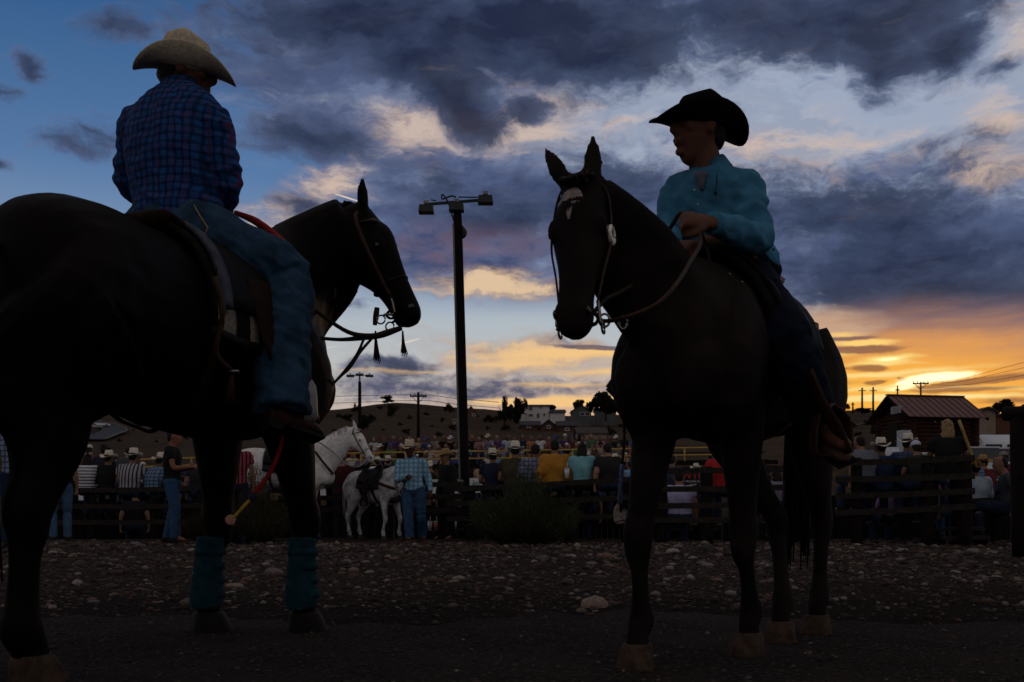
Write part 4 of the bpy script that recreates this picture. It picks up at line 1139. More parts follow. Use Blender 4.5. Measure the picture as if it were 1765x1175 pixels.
def tree(label, px, ytop, ybot, d, width, seed, leafm=LEAF, trunk=.25, name='tree', group=None, n=2600, cat='tree'):
    """crown and trunk; the size follows from the picture and the distance"""
    key = (seed, leafm.name, n)
    if key not in CROWN:
        me = crown_mesh(seed, n); me.materials.append(leafm)
        lo = min(v.co.z for v in me.vertices); hi = max(v.co.z for v in me.vertices); wx = max(abs(v.co.x) for v in me.vertices)
        CROWN[key] = (me, lo, hi, wx)
    me, lo, hi, wx = CROWN[key]
    base = P(px, ybot, d); H = (ybot - ytop) / FPX * d; Wd = width / FPX * d
    t = thing(name, label, cat, tuple(base), 0, group)
    c = put(me, 'crown', t, (0, 0, 0))
    cz0 = H * trunk * .6
    sz = (H - cz0) / (hi - lo)
    c.location = (0, 0, cz0 - lo * sz); c.scale = (Wd / 2 / wx, Wd / 2 / wx, sz); c.rotation_euler = (0, 0, 0)
    mb = MB(); r0 = max(.05, H * .03)
    mb.loft([((0, 0, -.5), r0 * 1.3, r0 * 1.3), ((r0 * .3, 0, H * .3), r0, r0), ((-r0 * .2, 0, H * .75), r0 * .4, r0 * .4)], n=7, sub=2, up=(0, 1, 0))
    for q in range(4):
        an = q * 1.7 + seed
        mb.loft([((0, 0, H * .25), r0 * .5, r0 * .5), ((math.cos(an) * Wd * .16, math.sin(an) * Wd * .16, H * .5), r0 * .35, r0 * .35), ((math.cos(an) * Wd * .3, math.sin(an) * Wd * .3, H * .72), r0 * .12, r0 * .12)], n=5, sub=2)
    o = mb.build('trunk', BARK, t, True, (0, 0, 0))
    return t
tree('broad dark tree, taller of the two left of the white house', 871, 681, 738, 290, 44, 3)
tree('dark tree, shorter of the two left of the white house', 893, 683, 738, 292, 34, 4)
tree('large dark tree on the skyline beside the chest of the brown horse', 1044, 673, 722, 270, 72, 5)
tree('small palm like tree right of the white house', 998, 687, 716, 290, 24, 6)
tree('low tree behind the roof of the white house', 952, 697, 716, 330, 26, 7)
tree('tree beside the dark gable right of the white house', 1072, 684, 716, 280, 30, 8)
tree('round dark bush on the hilltop left of the pole', 669, 682, 697, 350, 26, 9)
tree('round dark bush on the skyline left of the utility poles', 1452, 691, 710, 200, 28, 3)
tree('low dark bush on the skyline left of the cabin roof', 1518, 700, 716, 180, 26, 4)
tree('low dark bush between the utility poles and the cabin', 1490, 702, 712, 240, 40, 6)
tree('rounded dark tree right of the cabin on the skyline', 1735, 686, 722, 150, 52, 5)
tree('dark tree at the right edge behind the log beam', 1775, 695, 726, 160, 50, 7)
def ORD(i):
    ones = ['', 'first', 'second', 'third', 'fourth', 'fifth', 'sixth', 'seventh', 'eighth', 'ninth', 'tenth', 'eleventh', 'twelfth', 'thirteenth', 'fourteenth', 'fifteenth', 'sixteenth', 'seventeenth', 'eighteenth', 'nineteenth']
    if i < 20:
        return ones[i]
    t = ['twenty', 'thirty', 'forty', 'fifty'][i // 10 - 2]
    return t + '-' + ones[i % 10] if i % 10 else {'twenty': 'twentieth', 'thirty': 'thirtieth', 'forty': 'fortieth', 'fifty': 'fiftieth'}[t]
rb = random.Random(4)
hs = [(640, 722), (655, 706), (598, 726), (612, 712), (675, 715), (690, 735), (705, 722), (735, 716), (745, 738), (762, 728), (775, 712), (660, 742), (628, 742), (700, 748), (722, 745), (755, 752), (780, 745), (840, 742), (855, 722), (870, 746), (845, 728), (830, 755),
      (1000, 758), (1050, 750), (1070, 735), (1440, 722), (1450, 742), (1470, 735), (1492, 728), (1512, 748), (1530, 732), (1715, 742), (1730, 752), (1745, 735), (1700, 765), (1480, 760), (230, 742), (270, 760), (205, 762), (320, 755), (340, 735), (575, 745), (585, 718)]
for i, (px, py) in enumerate(sorted(hs)):
    d = hill_d(px, py)
    hpx = rb.choice((5, 7, 9, 12, 16, 22)) * rb.uniform(.8, 1.2); 
    z = ground_z((px - 882.5) / FPX * d, d)
    yb = HORIZON - (z - CAM_H) / d * FPX
    tree('dark juniper bush on the dry hillside, %s from the left of the hill' % ORD(i + 1), px, yb - hpx, yb + 1, d, hpx * rb.uniform(1.2, 2.0), 3 + i % 4, LEAF if rb.random() < .6 else LEAF_SAGE, .05, 'hillside_bush', 'bushes on the hillside', 1200, 'bush')

# ------------------------------------------------------------------ houses on the hill
ROOF = mat('dark shingle roof', (.045, .040, .045), .9, .3, 2)
WHITE_W = mat('pale painted siding', (.62, .58, .58), .9, .08, 1.2)
BROWN_W = mat('brown timber siding', (.085, .040, .030), .9, .3, 1.5)
TAN_W = mat('tan stucco', (.26, .19, .15), .9, .15, 1.0)
GREY_W = mat('grey siding', (.10, .10, .105), .9, .2, 1.0)
PANE = mat('dark window glass', (.03, .03, .04), .15, .1, 5, 0, 1, .5)
TRIM = mat('white window trim', (.55, .54, .54), .7)
def house(label, x0, x1, ye, yb, d, depth, wall, roof_m, gable_px, wins, ridge='x', name='house', door=None, rooftop=None):
    """box with eaves at ye, base at yb; gable_px = rise of the roof in the picture"""
    a = P(x0, yb, d); b = P(x1, ye, d)
    w = b.x - a.x; h = b.z - a.z; cx = (a.x + b.x) / 2
    t = thing(name, label, 'house', (cx, d, a.z))
    mb = MB(); mb.box((0, depth / 2, h / 2 - 2.5), (w, depth, h + 5.0)); wl = mb.build('wall', wall, t, False, (0, 0, 0))
    g = gable_px / FPX * d; o = .35
    mb = MB()
    th = .22
    if ridge == 'x':
        for sgn in (0, 1):
            y0, y1 = (-o, depth / 2) if sgn == 0 else (depth + o, depth / 2)
            s0 = h - g * o / (depth / 2)
            q = [(-w / 2 - o, y0, s0), (w / 2 + o, y0, s0), (w / 2 + o, y1, h + g), (-w / 2 - o, y1, h + g)]
            mb.add(q + [(x, y, z + th) for x, y, z in q], [(3, 2, 1, 0), (4, 5, 6, 7), (0, 1, 5, 4), (1, 2, 6, 5), (2, 3, 7, 6), (3, 0, 4, 7)])
        mb2 = MB()
        for sx in (-1, 1):
            mb2.add([(sx * w / 2 * .998, 0, h), (sx * w / 2 * .998, depth, h), (sx * w / 2 * .998, depth / 2, h + g)], [(0, 1, 2)])
    else:
        for sgn in (-1, 1):
            s0 = h - g * o / (w / 2)
            q = [(sgn * (w / 2 + o), -o, s0), (sgn * (w / 2 + o), depth + o, s0), (0, depth + o, h + g), (0, -o, h + g)]
            mb.add(q + [(x, y, z + th) for x, y, z in q], [(3, 2, 1, 0), (4, 5, 6, 7), (0, 1, 5, 4), (1, 2, 6, 5), (2, 3, 7, 6), (3, 0, 4, 7)])
        mb2 = MB(); mb2.add([(-w / 2, .002, h), (w / 2, .002, h), (0, .002, h + g)], [(0, 1, 2)])
    mb.build('roof', roof_m, t, False, (0, 0, 0))
    mb2.build('gable', wall, t, False, (0, 0, 0))
    for (wx0, wx1, wy0, wy1) in wins:
        p, q = P(wx0, wy1, d), P(wx1, wy0, d)
        wo = thing_part('window', t, (0, 0, 0))
        mx, mz = (p.x + q.x) / 2 - cx, (p.z + q.z) / 2 - a.z; ww, wh = q.x - p.x, q.z - p.z
        f = MB()
        fr_ = .10
        for (bx, bz, bw, bh) in ((mx, mz + wh / 2, ww + fr_, fr_), (mx, mz - wh / 2, ww + fr_, fr_), (mx - ww / 2, mz, fr_, wh - fr_), (mx + ww / 2, mz, fr_, wh - fr_)):
            f.box((bx, -.06, bz), (bw, .12, bh))
        f.build('frame', TRIM, wo, False, (0, 0, 0))
        f = MB(); f.box((mx, -.02, mz), (ww - fr_, .04, wh - fr_)); f.build('pane', PANE, wo, False, (0, 0, 0))
    if door:
        p, q = P(door[0], door[3], d), P(door[1], door[2], d)
        f = MB(); f.box(((p.x + q.x) / 2 - cx, -.05, (p.z + q.z) / 2 - a.z), (q.x - p.x, .1, q.z - p.z)); f.build('door', BROWN_W, t, False, (0, 0, 0))
    return t
def thing_part(name, parent, loc):
    o = bpy.data.objects.new(name, None); COL.objects.link(o); o.parent = parent; o.location = loc; o.empty_display_size = .1
    return o
house('white two storey house with dark roof among the hillside trees', 906, 947, 700, 722, 300, 8, WHITE_W, ROOF, 4, [(911, 918, 701, 707), (930, 934, 701, 704), (911, 919, 713, 718), (925, 930, 712, 720), (936, 940, 712, 717)])
house('low pale garage wing joined right of the white house', 948, 974, 711, 722, 299, 7, WHITE_W, ROOF, 6, [])
house('small white lean-to left of the white house', 896, 905, 712, 722, 298, 4, WHITE_W, ROOF, 2, [], 'y')
house('dark gabled house with a pale vehicle port right of the white house', 986, 1019, 708, 722, 285, 8, GREY_W, ROOF, 9, [(1000, 1008, 711, 716), (1009, 1016, 711, 716)], 'y')
house('dark house with low roof on the skyline behind the lead rope', 1028, 1062, 707, 720, 290, 8, GREY_W, ROOF, 4, [])
house('brown townhouse with grey lower storey, leftmost of the row', 898, 930, 733, 754, 230, 9, BROWN_W, ROOF, 9, [(908, 915, 732, 737), (901, 906, 744, 750), (911, 917, 744, 750)])
house('brown townhouse with twin dark gables, second of the row', 931, 960, 735, 755, 226, 9, BROWN_W, ROOF, 11, [(943, 949, 733, 738), (936, 941, 746, 752), (952, 957, 745, 750)], 'y')
house('brown townhouse with one upper window, third of the row', 962, 994, 734, 752, 222, 9, BROWN_W, ROOF, 10, [(974, 981, 737, 742)])
house('low brown house with sloping roof at the end of the townhouse row', 996, 1046, 747, 756, 200, 9, TAN_W, mat('brown shingle roof', (.06, .045, .042), .9, .3, 2), 12, [(1008, 1013, 748, 752)])
house('red brown gabled house partly behind the tall light pole', 800, 824, 716, 730, 300, 9, mat('red brown stucco', (.12, .06, .045), .9), ROOF, 16, [(814, 819, 713, 717)], 'y')
house('low pale adobe building left of the tall light pole', 780, 798, 724, 738, 250, 8, TAN_W, mat('flat clay roof', (.2, .13, .11), .9), 3, [(776 + 8, 790, 727, 732)])
house('tan building with pale gable beyond the cabin', 1690, 1716, 710, 724, 110, 6, TAN_W, ROOF, 6, [], 'y')
house('low brick house right of the tan gable beyond the cabin', 1717, 1748, 716, 724, 115, 6, mat('brick red wall', (.13, .055, .035), .9), ROOF, 3, [(1736, 1742, 718, 721)])

# road winding down the hill at the far left with parked cars
rd = MB()
def road_edge(k):
    pts = []
    for px, py in ((150, 762), (178, 752), (196, 744), (188, 738), (160, 733), (100, 728)):
        d = hill_d(px, py)
        x = (px - 882.5) / FPX * d
        pts.append((x + k * 2.6, d, ground_z(x + k * 2.6, d) + .35))
    return catmull(pts, 5)
l_, r_e = road_edge(-1), road_edge(1)
rd.add(list(l_) + list(r_e), [(i, i + 1, len(l_) + i + 1, len(l_) + i) for i in range(len(l_) - 1)])
tag(rd.build('road', mat('grey asphalt road', (.034, .034, .040), .9, .1, .5), None, True), kind='structure')
kb = MB(); kb.tube([tuple(p + A(.3, 0, .1)) for p in r_e[::3]], .16, 6, 2); tag(kb.build('kerb', mat('pale concrete kerb', (.13, .12, .115), .9), None, True), kind='structure')
rd2 = MB(); pts = []
for px, py in ((1400, 748), (1450, 738), (1500, 727), (1560, 718)):
    d = hill_d(px, py); x = (px - 882.5) / FPX * d
    pts.append((x, d, ground_z(x, d) + .35))
cp = catmull(pts, 5)
rd2.add([tuple(p + A(0, -4, -.2)) for p in cp] + [tuple(p + A(0, 4, .1)) for p in cp], [(i, i + 1, len(cp) + i + 1, len(cp) + i) for i in range(len(cp) - 1)])
tag(rd2.build('dirt_road', mat('dusty track', (.13, .10, .095), .95, .1, .5), None, True), kind='structure')

def car(label, p, rz, colm, length=4.4, group=None, pickup=False):
    t = thing('parked_car', label, 'car', tuple(p), rz, group)
    w = 1.75
    def prof(pts, y0, y1, inset):
        mb = MB(); n = len(pts)
        v = [(x, y0 + inset * (z > .9), z) for x, z in pts] + [(x, y1 - inset * (z > .9), z) for x, z in pts]
        mb.add(v, [tuple(range(n)), tuple(range(2 * n - 1, n - 1, -1))] + [(i, n + i, n + (i + 1) % n, (i + 1) % n) for i in range(n)])
        return mb
    L2 = length / 2
    if pickup:
        body = [(-L2, .45), (-L2, .95), (-.35, .98), (-.30, 1.02), (L2 * .42, 1.02), (L2 * .98, .92), (L2, .45)]
        cab = [(-.40, 1.0), (-.30, 1.62), (.75, 1.62), (1.25, 1.0)]
    else:
        body = [(-L2, .40), (-L2, .85), (-L2 * .9, .95), (L2 * .45, .92), (L2 * .95, .75), (L2, .40)]
        cab = [(-L2 * .82, .93), (-L2 * .62, 1.45), (.45, 1.45), (1.1, .92)]
    prof(body, -w / 2, w / 2, 0).build('body', colm, t, False, (0, 0, 0))
    cb = prof(cab, -w / 2 + .06, w / 2 - .06, .12).build('cabin', PANE, t, False, (0, 0, 0))
    rf = MB(); rf.box(((cab[1][0] + cab[2][0]) / 2, 0, cab[1][1] + .01), (cab[2][0] - cab[1][0] + .1, w - .32, .05)); rf.build('roof', colm, cb, False, (0, 0, 0))
    for x in (-L2 * .62, L2 * .62):
        for y in (-w / 2, w / 2):
            wh = thing_part('wheel', t, (0, 0, 0))
            mb = MB(); mb.cyl((x, y - .1, .34), (x, y + .1, .34), .34, n=16); mb.build('tyre', DARK_MT, wh, True, (0, 0, 0))
            mb = MB(); mb.cyl((x, y - .11, .34), (x, y + .11, .34), .2, n=12); mb.build('rim', STEEL, wh, True, (0, 0, 0))
    for y in (-.6, .6):
        mb = MB(); mb.box((L2 * .985, y, .68), (.06, .28, .14)); mb.build('headlight', mat('headlight glass', (.6, .6, .6), .2), t, False, (0, 0, 0))
    return t
WHITE_CAR = mat('white car paint', (.60, .62, .68), .35, .05, 2, 0, 1, .5)
for (px, py, lab, rz) in ((172, 738, 'white car at the bend of the far hill road', .5), (158, 741, 'silver car behind the white one on the far hill road', .4)):
    d = hill_d(px, py); x = (px - 882.5) / FPX * d
    car(lab, (x, d, ground_z(x, d) + .35), rz, WHITE_CAR if 'white' in lab[:5] else mat('silver car paint', (.3, .32, .36), .35), 4.4, 'cars on the hill road')

# ------------------------------------------------------------------ log cabin
CB = P(1573, 788, 54)
cab = thing('log_cabin', 'small dark log cabin with reddish metal roof in front of the sunset', 'cabin', tuple(CB), R(11))
LOG = mat('dark round logs', (.040, .016, .011), .85, .45, 3, .01, 10, .15, stretch=(1, 1, 1))
LOGEND = mat('pale log ends', (.12, .075, .055), .9)
cw, cdp, chh = 3.75, 3.2, 2.45
nlog = 11
for i in range(nlog):
    z = .12 + i * chh / nlog
    r0 = .125
    e_ = -.25 if i < nlog - 1 else .12
    for (a_, b_) in (((-.25, 0, z), (cw + .25, 0, z)), ((0, e_, z + .11 - .09 * (e_ > 0)), (0, cdp - e_, z + .11 - .09 * (e_ > 0))), ((cw, e_, z + .11 - .09 * (e_ > 0)), (cw, cdp - e_, z + .11 - .09 * (e_ > 0))), ((-.25, cdp, z), (cw + .25, cdp, z))):
        mb = MB()
        rr_ = r0 * (1 + .08 * math.sin(i * 7 + a_[0]))
        mb.loft([(a_, rr_ * .96, rr_ * .96), ((A(*a_) + A(*b_)) / 2, rr_, rr_), (b_, rr_ * .94, rr_ * .94)], n=10, sub=2)
        mb.build('log', LOG, cab, True, (0, 0, 0))
gz = chh + .05; gh = .95
# gable ends of stacked logs
for x in (0, cw):
    for i in range(6):
        z = gz + .08 + i * .165; hw = (cdp / 2 - .05) * (1 - (z + .08 - gz) / gh)
        if hw < .1:
            continue
        mb = MB(); mb.cyl((x, cdp / 2 - hw, z), (x, cdp / 2 + hw, z), .09, n=8); mb.build('log', LOG, cab, True, (0, 0, 0))
# standing seam roof
ROOFM = mat('reddish brown metal roof', (.12, .048, .042), .5, .15, 2, 0, 1, .4)
for sgn in (0, 1):
    rp_ = thing_part('roof', cab, (0, 0, 0))
    y0, y1 = (-.55, cdp / 2) if sgn == 0 else (cdp + .55, cdp / 2)
    zlo = gz - .10 - gh * .55 / (cdp / 2) + .08; zhi = gz + gh + .05
    nseam = 12
    for i in range(nseam):
        xa = -.55 + (cw + 1.0) * i / nseam; xb = -.55 + (cw + 1.0) * (i + 1) / nseam - .03
        mb = MB(); q = [(xa, y0, zlo), (xb, y0, zlo), (xb, y1, zhi), (xa, y1, zhi)]
        mb.add(q + [(x, y, z + .03) for x, y, z in q], [(3, 2, 1, 0), (4, 5, 6, 7), (0, 1, 5, 4), (1, 2, 6, 5), (2, 3, 7, 6), (3, 0, 4, 7)])
        mb.build('roof_panel', ROOFM, rp_, False, (0, 0, 0))
        mb = MB(); mb.bar((xb + .015, y0, zlo + .035), (xb + .015, y1, zhi + .035), .04, .07); mb.build('seam', ROOFM, rp_, False, (0, 0, 0))
mb = MB(); mb.bar((-.58, cdp / 2, zhi + .06), (cw + .48, cdp / 2, zhi + .06), .24, .06); mb.build('ridge_cap', ROOFM, cab, False, (0, 0, 0))
for y0, y1 in ((-.55, cdp / 2), (cdp + .55, cdp / 2)):
    for x in (-.56, cw + .47):
        mb = MB(); mb.bar((x, y0, zlo - .07), (x, y1, zhi - .07), .05, .16); mb.build('bargeboard', WOOD_DK, cab, False, (0, 0, 0))
mb = MB(); mb.box((2.35, -.135, 1.55), (.95, .05, 1.2)); mb.build('opening', mat('dark doorway', (.004, .004, .004), .9), cab, False, (0, 0, 0))
for (bx, bz, bw, bh) in ((2.35, 2.19, 1.15, .1), (2.35, .91, 1.15, .1), (1.82, 1.55, .1, 1.18), (2.88, 1.55, .1, 1.18)):
    mb = MB(); mb.box((bx, -.15, bz), (bw, .08, bh)); mb.build('opening_trim', WOOD_DK, cab, False, (0, 0, 0))
mb = MB(); mb.box((-.15, cdp / 2, .98), (.05, .95, 1.95)); dr = mb.build('door', mat('dark plank door', (.02, .013, .010), .9), cab, False, (0, 0, 0))
mb = MB(); mb.ball((-.19, cdp / 2 - .35, .95), .04, 8, 6); mb.build('handle', STEEL, dr, True, (0, 0, 0))
mb = MB(); mb.box((-.60, .62, gz + .12), (.04, .95, .40)); sg = mb.build('signboard', mat('pale weathered sign', (.30, .30, .33), .8, .2, 3), cab, False, (0, 0, 0))
for k_ in range(3):
    mb = MB(); mb.box((-.625, .62 + .04 * (k_ - 1), gz + .22 - k_ * .10), (.006, .60 - .10 * (k_ % 2), .04)); mb.build('sign_line', mat('grey sign lettering', (.14, .14, .17), .8), sg, False, (0, 0, 0))
for x in (1.25, 1.62):
    mb = MB(); mb.ball((x, -.15, 1.95), (.06, .05, .06), 8, 6); mb.build('lantern', mat('pale lantern', (.3, .28, .25), .5), cab, True, (0, 0, 0))

# ------------------------------------------------------------------ brush in front of the stands
def rabbitbrush(label, px, d, width, height, n, seed, colm):
    base = P(px, 870 + (CAM_H - ground_z((px - 882.5) / FPX * d, d)) / d * FPX, d)
    t = thing('brush_bush', label, 'bush', tuple(base))
    r_ = np.random.default_rng(seed)
    for part, cnt, wd in (('twigs', n, .0035), ('leaves', int(n * 2.2), .007)):
        vs = []; fs = []
        for i in range(cnt):
            a = r_.uniform(0, 2 * math.pi); rr_ = math.sqrt(r_.random())
            ox, oy = math.cos(a) * rr_, math.sin(a) * rr_
            h = height * (1.02 - .55 * rr_ ** 2) * r_.uniform(.55, 1.08) * (1 + .22 * math.sin(3 * ox * 2 + 1.3))
            b = A(ox * width * .22, oy * width * .22, 0); tip = A(ox * width * .50 + r_.normal(0, .04), oy * width * .5 + r_.normal(0, .04), h)
            mid = (b + tip) / 2 + A(ox, oy, 0) * width * .06 + A(r_.normal(0, .02), r_.normal(0, .02), 0)
            if part == 'leaves':
                f = r_.uniform(.35, 1.0); q0 = (b * (1 - f) ** 2 + 2 * mid * f * (1 - f) + tip * f * f)
                dr = unit(tip - b) + A(*r_.normal(0, .45, 3)); ln = r_.uniform(.04, .10)
                s_ = unit(np.cross(dr, r_.normal(0, 1, 3))) * wd
                k = len(vs); vs += [q0 - s_ * .4, q0 + dr * ln * .5 + s_, q0 + dr * ln, q0 + dr * ln * .5 - s_]; fs.append((k, k + 1, k + 2, k + 3))
            else:
                s_ = unit(np.cross(tip - b, r_.normal(0, 1, 3))) * wd
                k = len(vs); vs += [b - s_, b + s_, mid + s_ * .8, mid - s_ * .8, tip]; fs += [(k, k + 1, k + 2, k + 3), (k + 3, k + 2, k + 4)]
        mb = MB(); mb.add(vs, fs); o = mb.build(part, colm if part == 'leaves' else mat('brush twig', (.05, .045, .028), .95), t, False, (0, 0, 0)); o['kind'] = 'stuff'
    return t
SAGE = mat('grey green rabbitbrush', (.036, .044, .019), .9, .45, 2.5, 0, 1, .1)
SAGE_DRY = mat('dry yellow green brush', (.046, .036, .018), .9, .45, 2.5, 0, 1, .1)
rabbitbrush('big grey green brush bush in front of the middle spectators', 906, 15.4, 1.75, 1.03, 4200, 3, SAGE)
rabbitbrush('dry brush bush under the belly of the white horse', 432, 16.0, 1.35, 1.05, 2600, 4, SAGE_DRY)
rabbitbrush('small low brush left of the dry bush', 352, 17.0, .7, .55, 900, 5, SAGE_DRY)

# ------------------------------------------------------------------ tack
LEATHER_DB = mat('dark brown leather', (.014, .0065, .004), .6, .4, 30, .002, 90, .05)
TR_F = [-.80, -.76, -.66, -.50, -.30, -.08, .15, .36, .52, .66, .77, .83]
TR_Z = [1.20, 1.20, 1.205, 1.20, 1.185, 1.155, 1.14, 1.165, 1.185, 1.15, 1.11, 1.09]
TR_W = [.07, .15, .24, .285, .285, .285, .30, .275, .235, .215, .17, .09]
TR_H = [.09, .19, .28, .315, .315, .325, .335, .355, .33, .28, .21, .12]

def drape(H, f, a, off):
    """point on the horse's trunk, a = angle down from the spine (positive = horse's left), lifted by off"""
    z = np.interp(f, TR_F, TR_Z); w = np.interp(f, TR_F, TR_W) * H.get('slim', 1.0); h = np.interp(f, TR_F, TR_H) * (H['belly'] if f > -.2 else 1)
    peak = .035 * math.exp(-(a / .5) ** 2) if f > .1 else 0
    return H['W'](f, math.sin(a) * (w + off), z + math.cos(a) * (h + off) + peak)

def sheet(H, name, m, parent, f0, f1, a0, a1, off, th, nf=12, na=16, edge=None):
    mb = MB()
    fn = lambda o: (lambda u, v: drape(H, f0 + (f1 - f0) * u + (edge(u, v) if edge else 0), a0 + (a1 - a0) * v, o))
    mb.grid(fn(off + th), nf, na)
    n = len(mb.v)
    mb.grid(fn(off), nf, na)
    mb.f = mb.f[:nf * na] + [tuple(reversed(q)) for q in mb.f[nf * na:]]
    rim = [j for j in range(na + 1)] + [i * (na + 1) + na for i in range(1, nf + 1)] + [nf * (na + 1) + j for j in range(na - 1, -1, -1)] + [i * (na + 1) for i in range(nf - 1, 0, -1)]
    for i in range(len(rim)):
        a, b = rim[i], rim[(i + 1) % len(rim)]
        mb.f.append((a, b, n + b, n + a))
    return mb.build(name, m, parent, True)

def saddle(H, label, leather, skirt_m, pad_m, stirrup=True, foot=None, group=None, pad_label=None, cantle=True, sides=(1, -1), back=-.17):
    W = H['W']; k = H['k']
    t = thing('saddle', label, 'saddle', tuple(W(.05, 0, 1.5)), 0, group)
    p = thing('saddle_blanket', pad_label or (label + ' blanket'), 'blanket', tuple(W(.05, 0, 1.45)))
    sheet(H, 'blanket_cloth', pad_m, p, back - .07, .40, -1.72, 1.72, .012, .022, 12, 26)
    for sd in sides:
        sheet(H, 'binding', LEATHER_BK, p, back - .08, .41, sd * 1.66, sd * 1.74, .010, .030, 10, 1)
    sheet(H, 'skirt', skirt_m, t, back, .36, -1.42, 1.42, .036, .016, 12, 22, edge=lambda u, v: -.10 * abs(v - .5) * (1 - u))
    s = MB()
    # seat with cantle, swell and horn
    s.loft([(W(-.20, 0, 1.555), .12 * k, .015), (W(-.18, 0, 1.53), .15 * k, .03), (W(-.12, 0, 1.505), .16 * k, .035), (W(-.02, 0, 1.50), .16 * k, .035), (W(.12, 0, 1.53), .14 * k, .04), (W(.22, 0, 1.59), .13 * k, .045), (W(.29, 0, 1.57), .11 * k, .06)], n=16, sub=3)
    s.loft([(W(.24, 0, 1.58), .05, .05), (W(.26, 0, 1.64), .028, .028), (W(.275, 0, 1.68), .022, .022), (W(.28, 0, 1.695), .045, .045), (W(.283, 0, 1.712), .040, .040)], n=12, sub=2, up=tuple(H['F']))
    put(fuse(s, 'seat', leather, .012, 2), 'seat', t)
    for sd in sides:
        fb = MB()
        q = foot if (foot is not None and sd == foot[0]) else (-foot[0], H['W'](*foot[4]), H['F']) if foot is not None and len(foot) > 4 else None
        bot = A(*q[1]) if q else W(.10, sd * .40, .80)
        top = drape(H, .08, sd * 1.05, .055)
        mid = drape(H, .10, sd * 1.6, .065)
        fb.loft([(top, .075, .008), (mid, .085, .008), (mid * .45 + bot * .55 + H['L'] * sd * .01, .050, .007), (bot + A(0, 0, .13), .022, .006)], n=10, sub=3, up=tuple(H['L'] * sd))
        fb.build('fender', LEATHER_DB, t, True)
        if stirrup:
            sb = MB()
            fwd = q[2] if q else H['F']
            fwd = unit(fwd); sidev = unit(np.cross(fwd, A(0, 0, 1)))
            pts = [bot + A(0, 0, .13), bot + sidev * .060 + A(0, 0, .085), bot + sidev * .072, bot + sidev * .062 - A(0, 0, .045), bot - sidev * .062 - A(0, 0, .045), bot - sidev * .072, bot - sidev * .060 + A(0, 0, .085), bot + A(0, 0, .13)]
            sb.loft([(x, .007, .028) for x in pts], n=8, sub=2, up=tuple(fwd))
            sb.build('stirrup', q[3] if q and len(q) > 3 and q[0] == sd else leather, t, True)
        cn = MB()
        cn.loft([(drape(H, .22, sd * 1.35, .05), .035, .006), (drape(H, .24, sd * 1.9, .012), .035, .006), (drape(H, .24, sd * 2.6, .012), .035, .006), (drape(H, .24, sd * 3.14, .012), .035, .006)], n=8, sub=3, up=tuple(H['L'] * sd))
        cn.build('cinch', LEATHER_BK, t, True)
        rc = MB()
        rc.loft([(drape(H, -.14, sd * 1.1, .055), .030, .005), (drape(H, -.14, sd * 1.7, .02), .030, .005), (drape(H, -.14, sd * 2.5, .02), .022, .005), (drape(H, -.14, sd * 3.14, .03), .022, .005)], n=8, sub=3, up=tuple(H['L'] * sd))
        rc.build('rear_cinch', leather, t, True)
    return t, p

def bridle(H, label, m, concho=None, shank=True, group=None, bands=True):
    sh_ = 1.0 if shank else .35
    poll, D, N, S, hl = H['poll'], H['D'], H['N'], H['S'], H['hl']
    Q = lambda t, s_, n_: poll + (D * t + S * s_ + N * n_) * hl
    b = thing('bridle', label, 'bridle', tuple(poll), 0, group)
    st = MB()
    for sd in (1, -1):
        st.loft([(Q(-.02, sd * .03, .055), .010, .003), (Q(.02, sd * .088, -.01), .010, .003), (Q(.12, sd * .107, -.03), .010, .003), (Q(.24, sd * .110, -.04), .009, .003), (Q(.36, sd * .088, -.05), .009, .003), (Q(.48, sd * .070, -.055), .009, .003)], n=6, sub=4, up=tuple(S * sd))
        st.loft([(Q(.02, sd * .086, -.01), .008, .003), (Q(.10, sd * .088, -.10), .008, .003), (Q(.14, sd * .06, -.18), .008, .003), (Q(.14, 0, -.20), .008, .003)], n=6, sub=3, up=tuple(S * sd))
    st.build('headstall', m, b, True)
    br = MB() if bands else None
    if bands:
      br.loft([(Q(.07, .100, -.005), .010, .003), (Q(.085, .085, .05), .010, .003), (Q(.09, .03, .072), .010, .003), (Q(.09, -.03, .072), .010, .003), (Q(.085, -.085, .05), .010, .003), (Q(.07, -.100, -.005), .010, .003)], n=6, sub=3, up=tuple(N))
    if bands: br.build('browband', m, b, True)
    nb = MB()
    ring = [(0, .062), (.05, .045), (.075, -.02), (.065, -.085), (0, -.115), (-.065, -.085), (-.075, -.02), (-.05, .045), (0, .062)]
    nb.loft([(Q(.40, x, y - .01), .010, .003) for x, y in ring], n=6, sub=3, up=tuple(D))
    if bands: nb.build('noseband', m, b, True)
    for sd in (1, -1):
        bt = MB()
        bt.tube([Q(.48, sd * .070, -.055), Q(.52, sd * .076, -.062), Q(.56, sd * .078, -.080), Q(.54, sd * .078, -.085 - .03 * sh_), Q(.54, sd * .078, -.09 - .04 * sh_)], .006, 6, 3)
        rg = [Q(.55 + .022 * math.cos(a), sd * .078, -.095 - .055 * sh_ + .022 * math.sin(a)) for a in np.linspace(0, 2 * math.pi, 9)]
        bt.tube(rg, .004, 5, 2)
        bt.build('bit', STEEL, b, True)
    cb = MB(); cb.tube([Q(.53, .074, -.07), Q(.53, .05, -.115), Q(.53, 0, -.125), Q(.53, -.05, -.115), Q(.53, -.074, -.07)], .006, 6, 3)
    cb.build('curb_strap', m, b, True)
    if concho:
        cc = MB()
        pos, r0 = concho
        rg = [Q(*pos) + (D * math.cos(a) + N * math.sin(a)) * r0 for a in np.linspace(0, 2 * math.pi, 13)]
        cc.tube(rg, .008, 6, 2)
        cc.build('concho', mat('bright silver', (.75, .72, .66), .3, .1, 20, 0, 1, .5, metal=.3), b, True)
    return b, Q

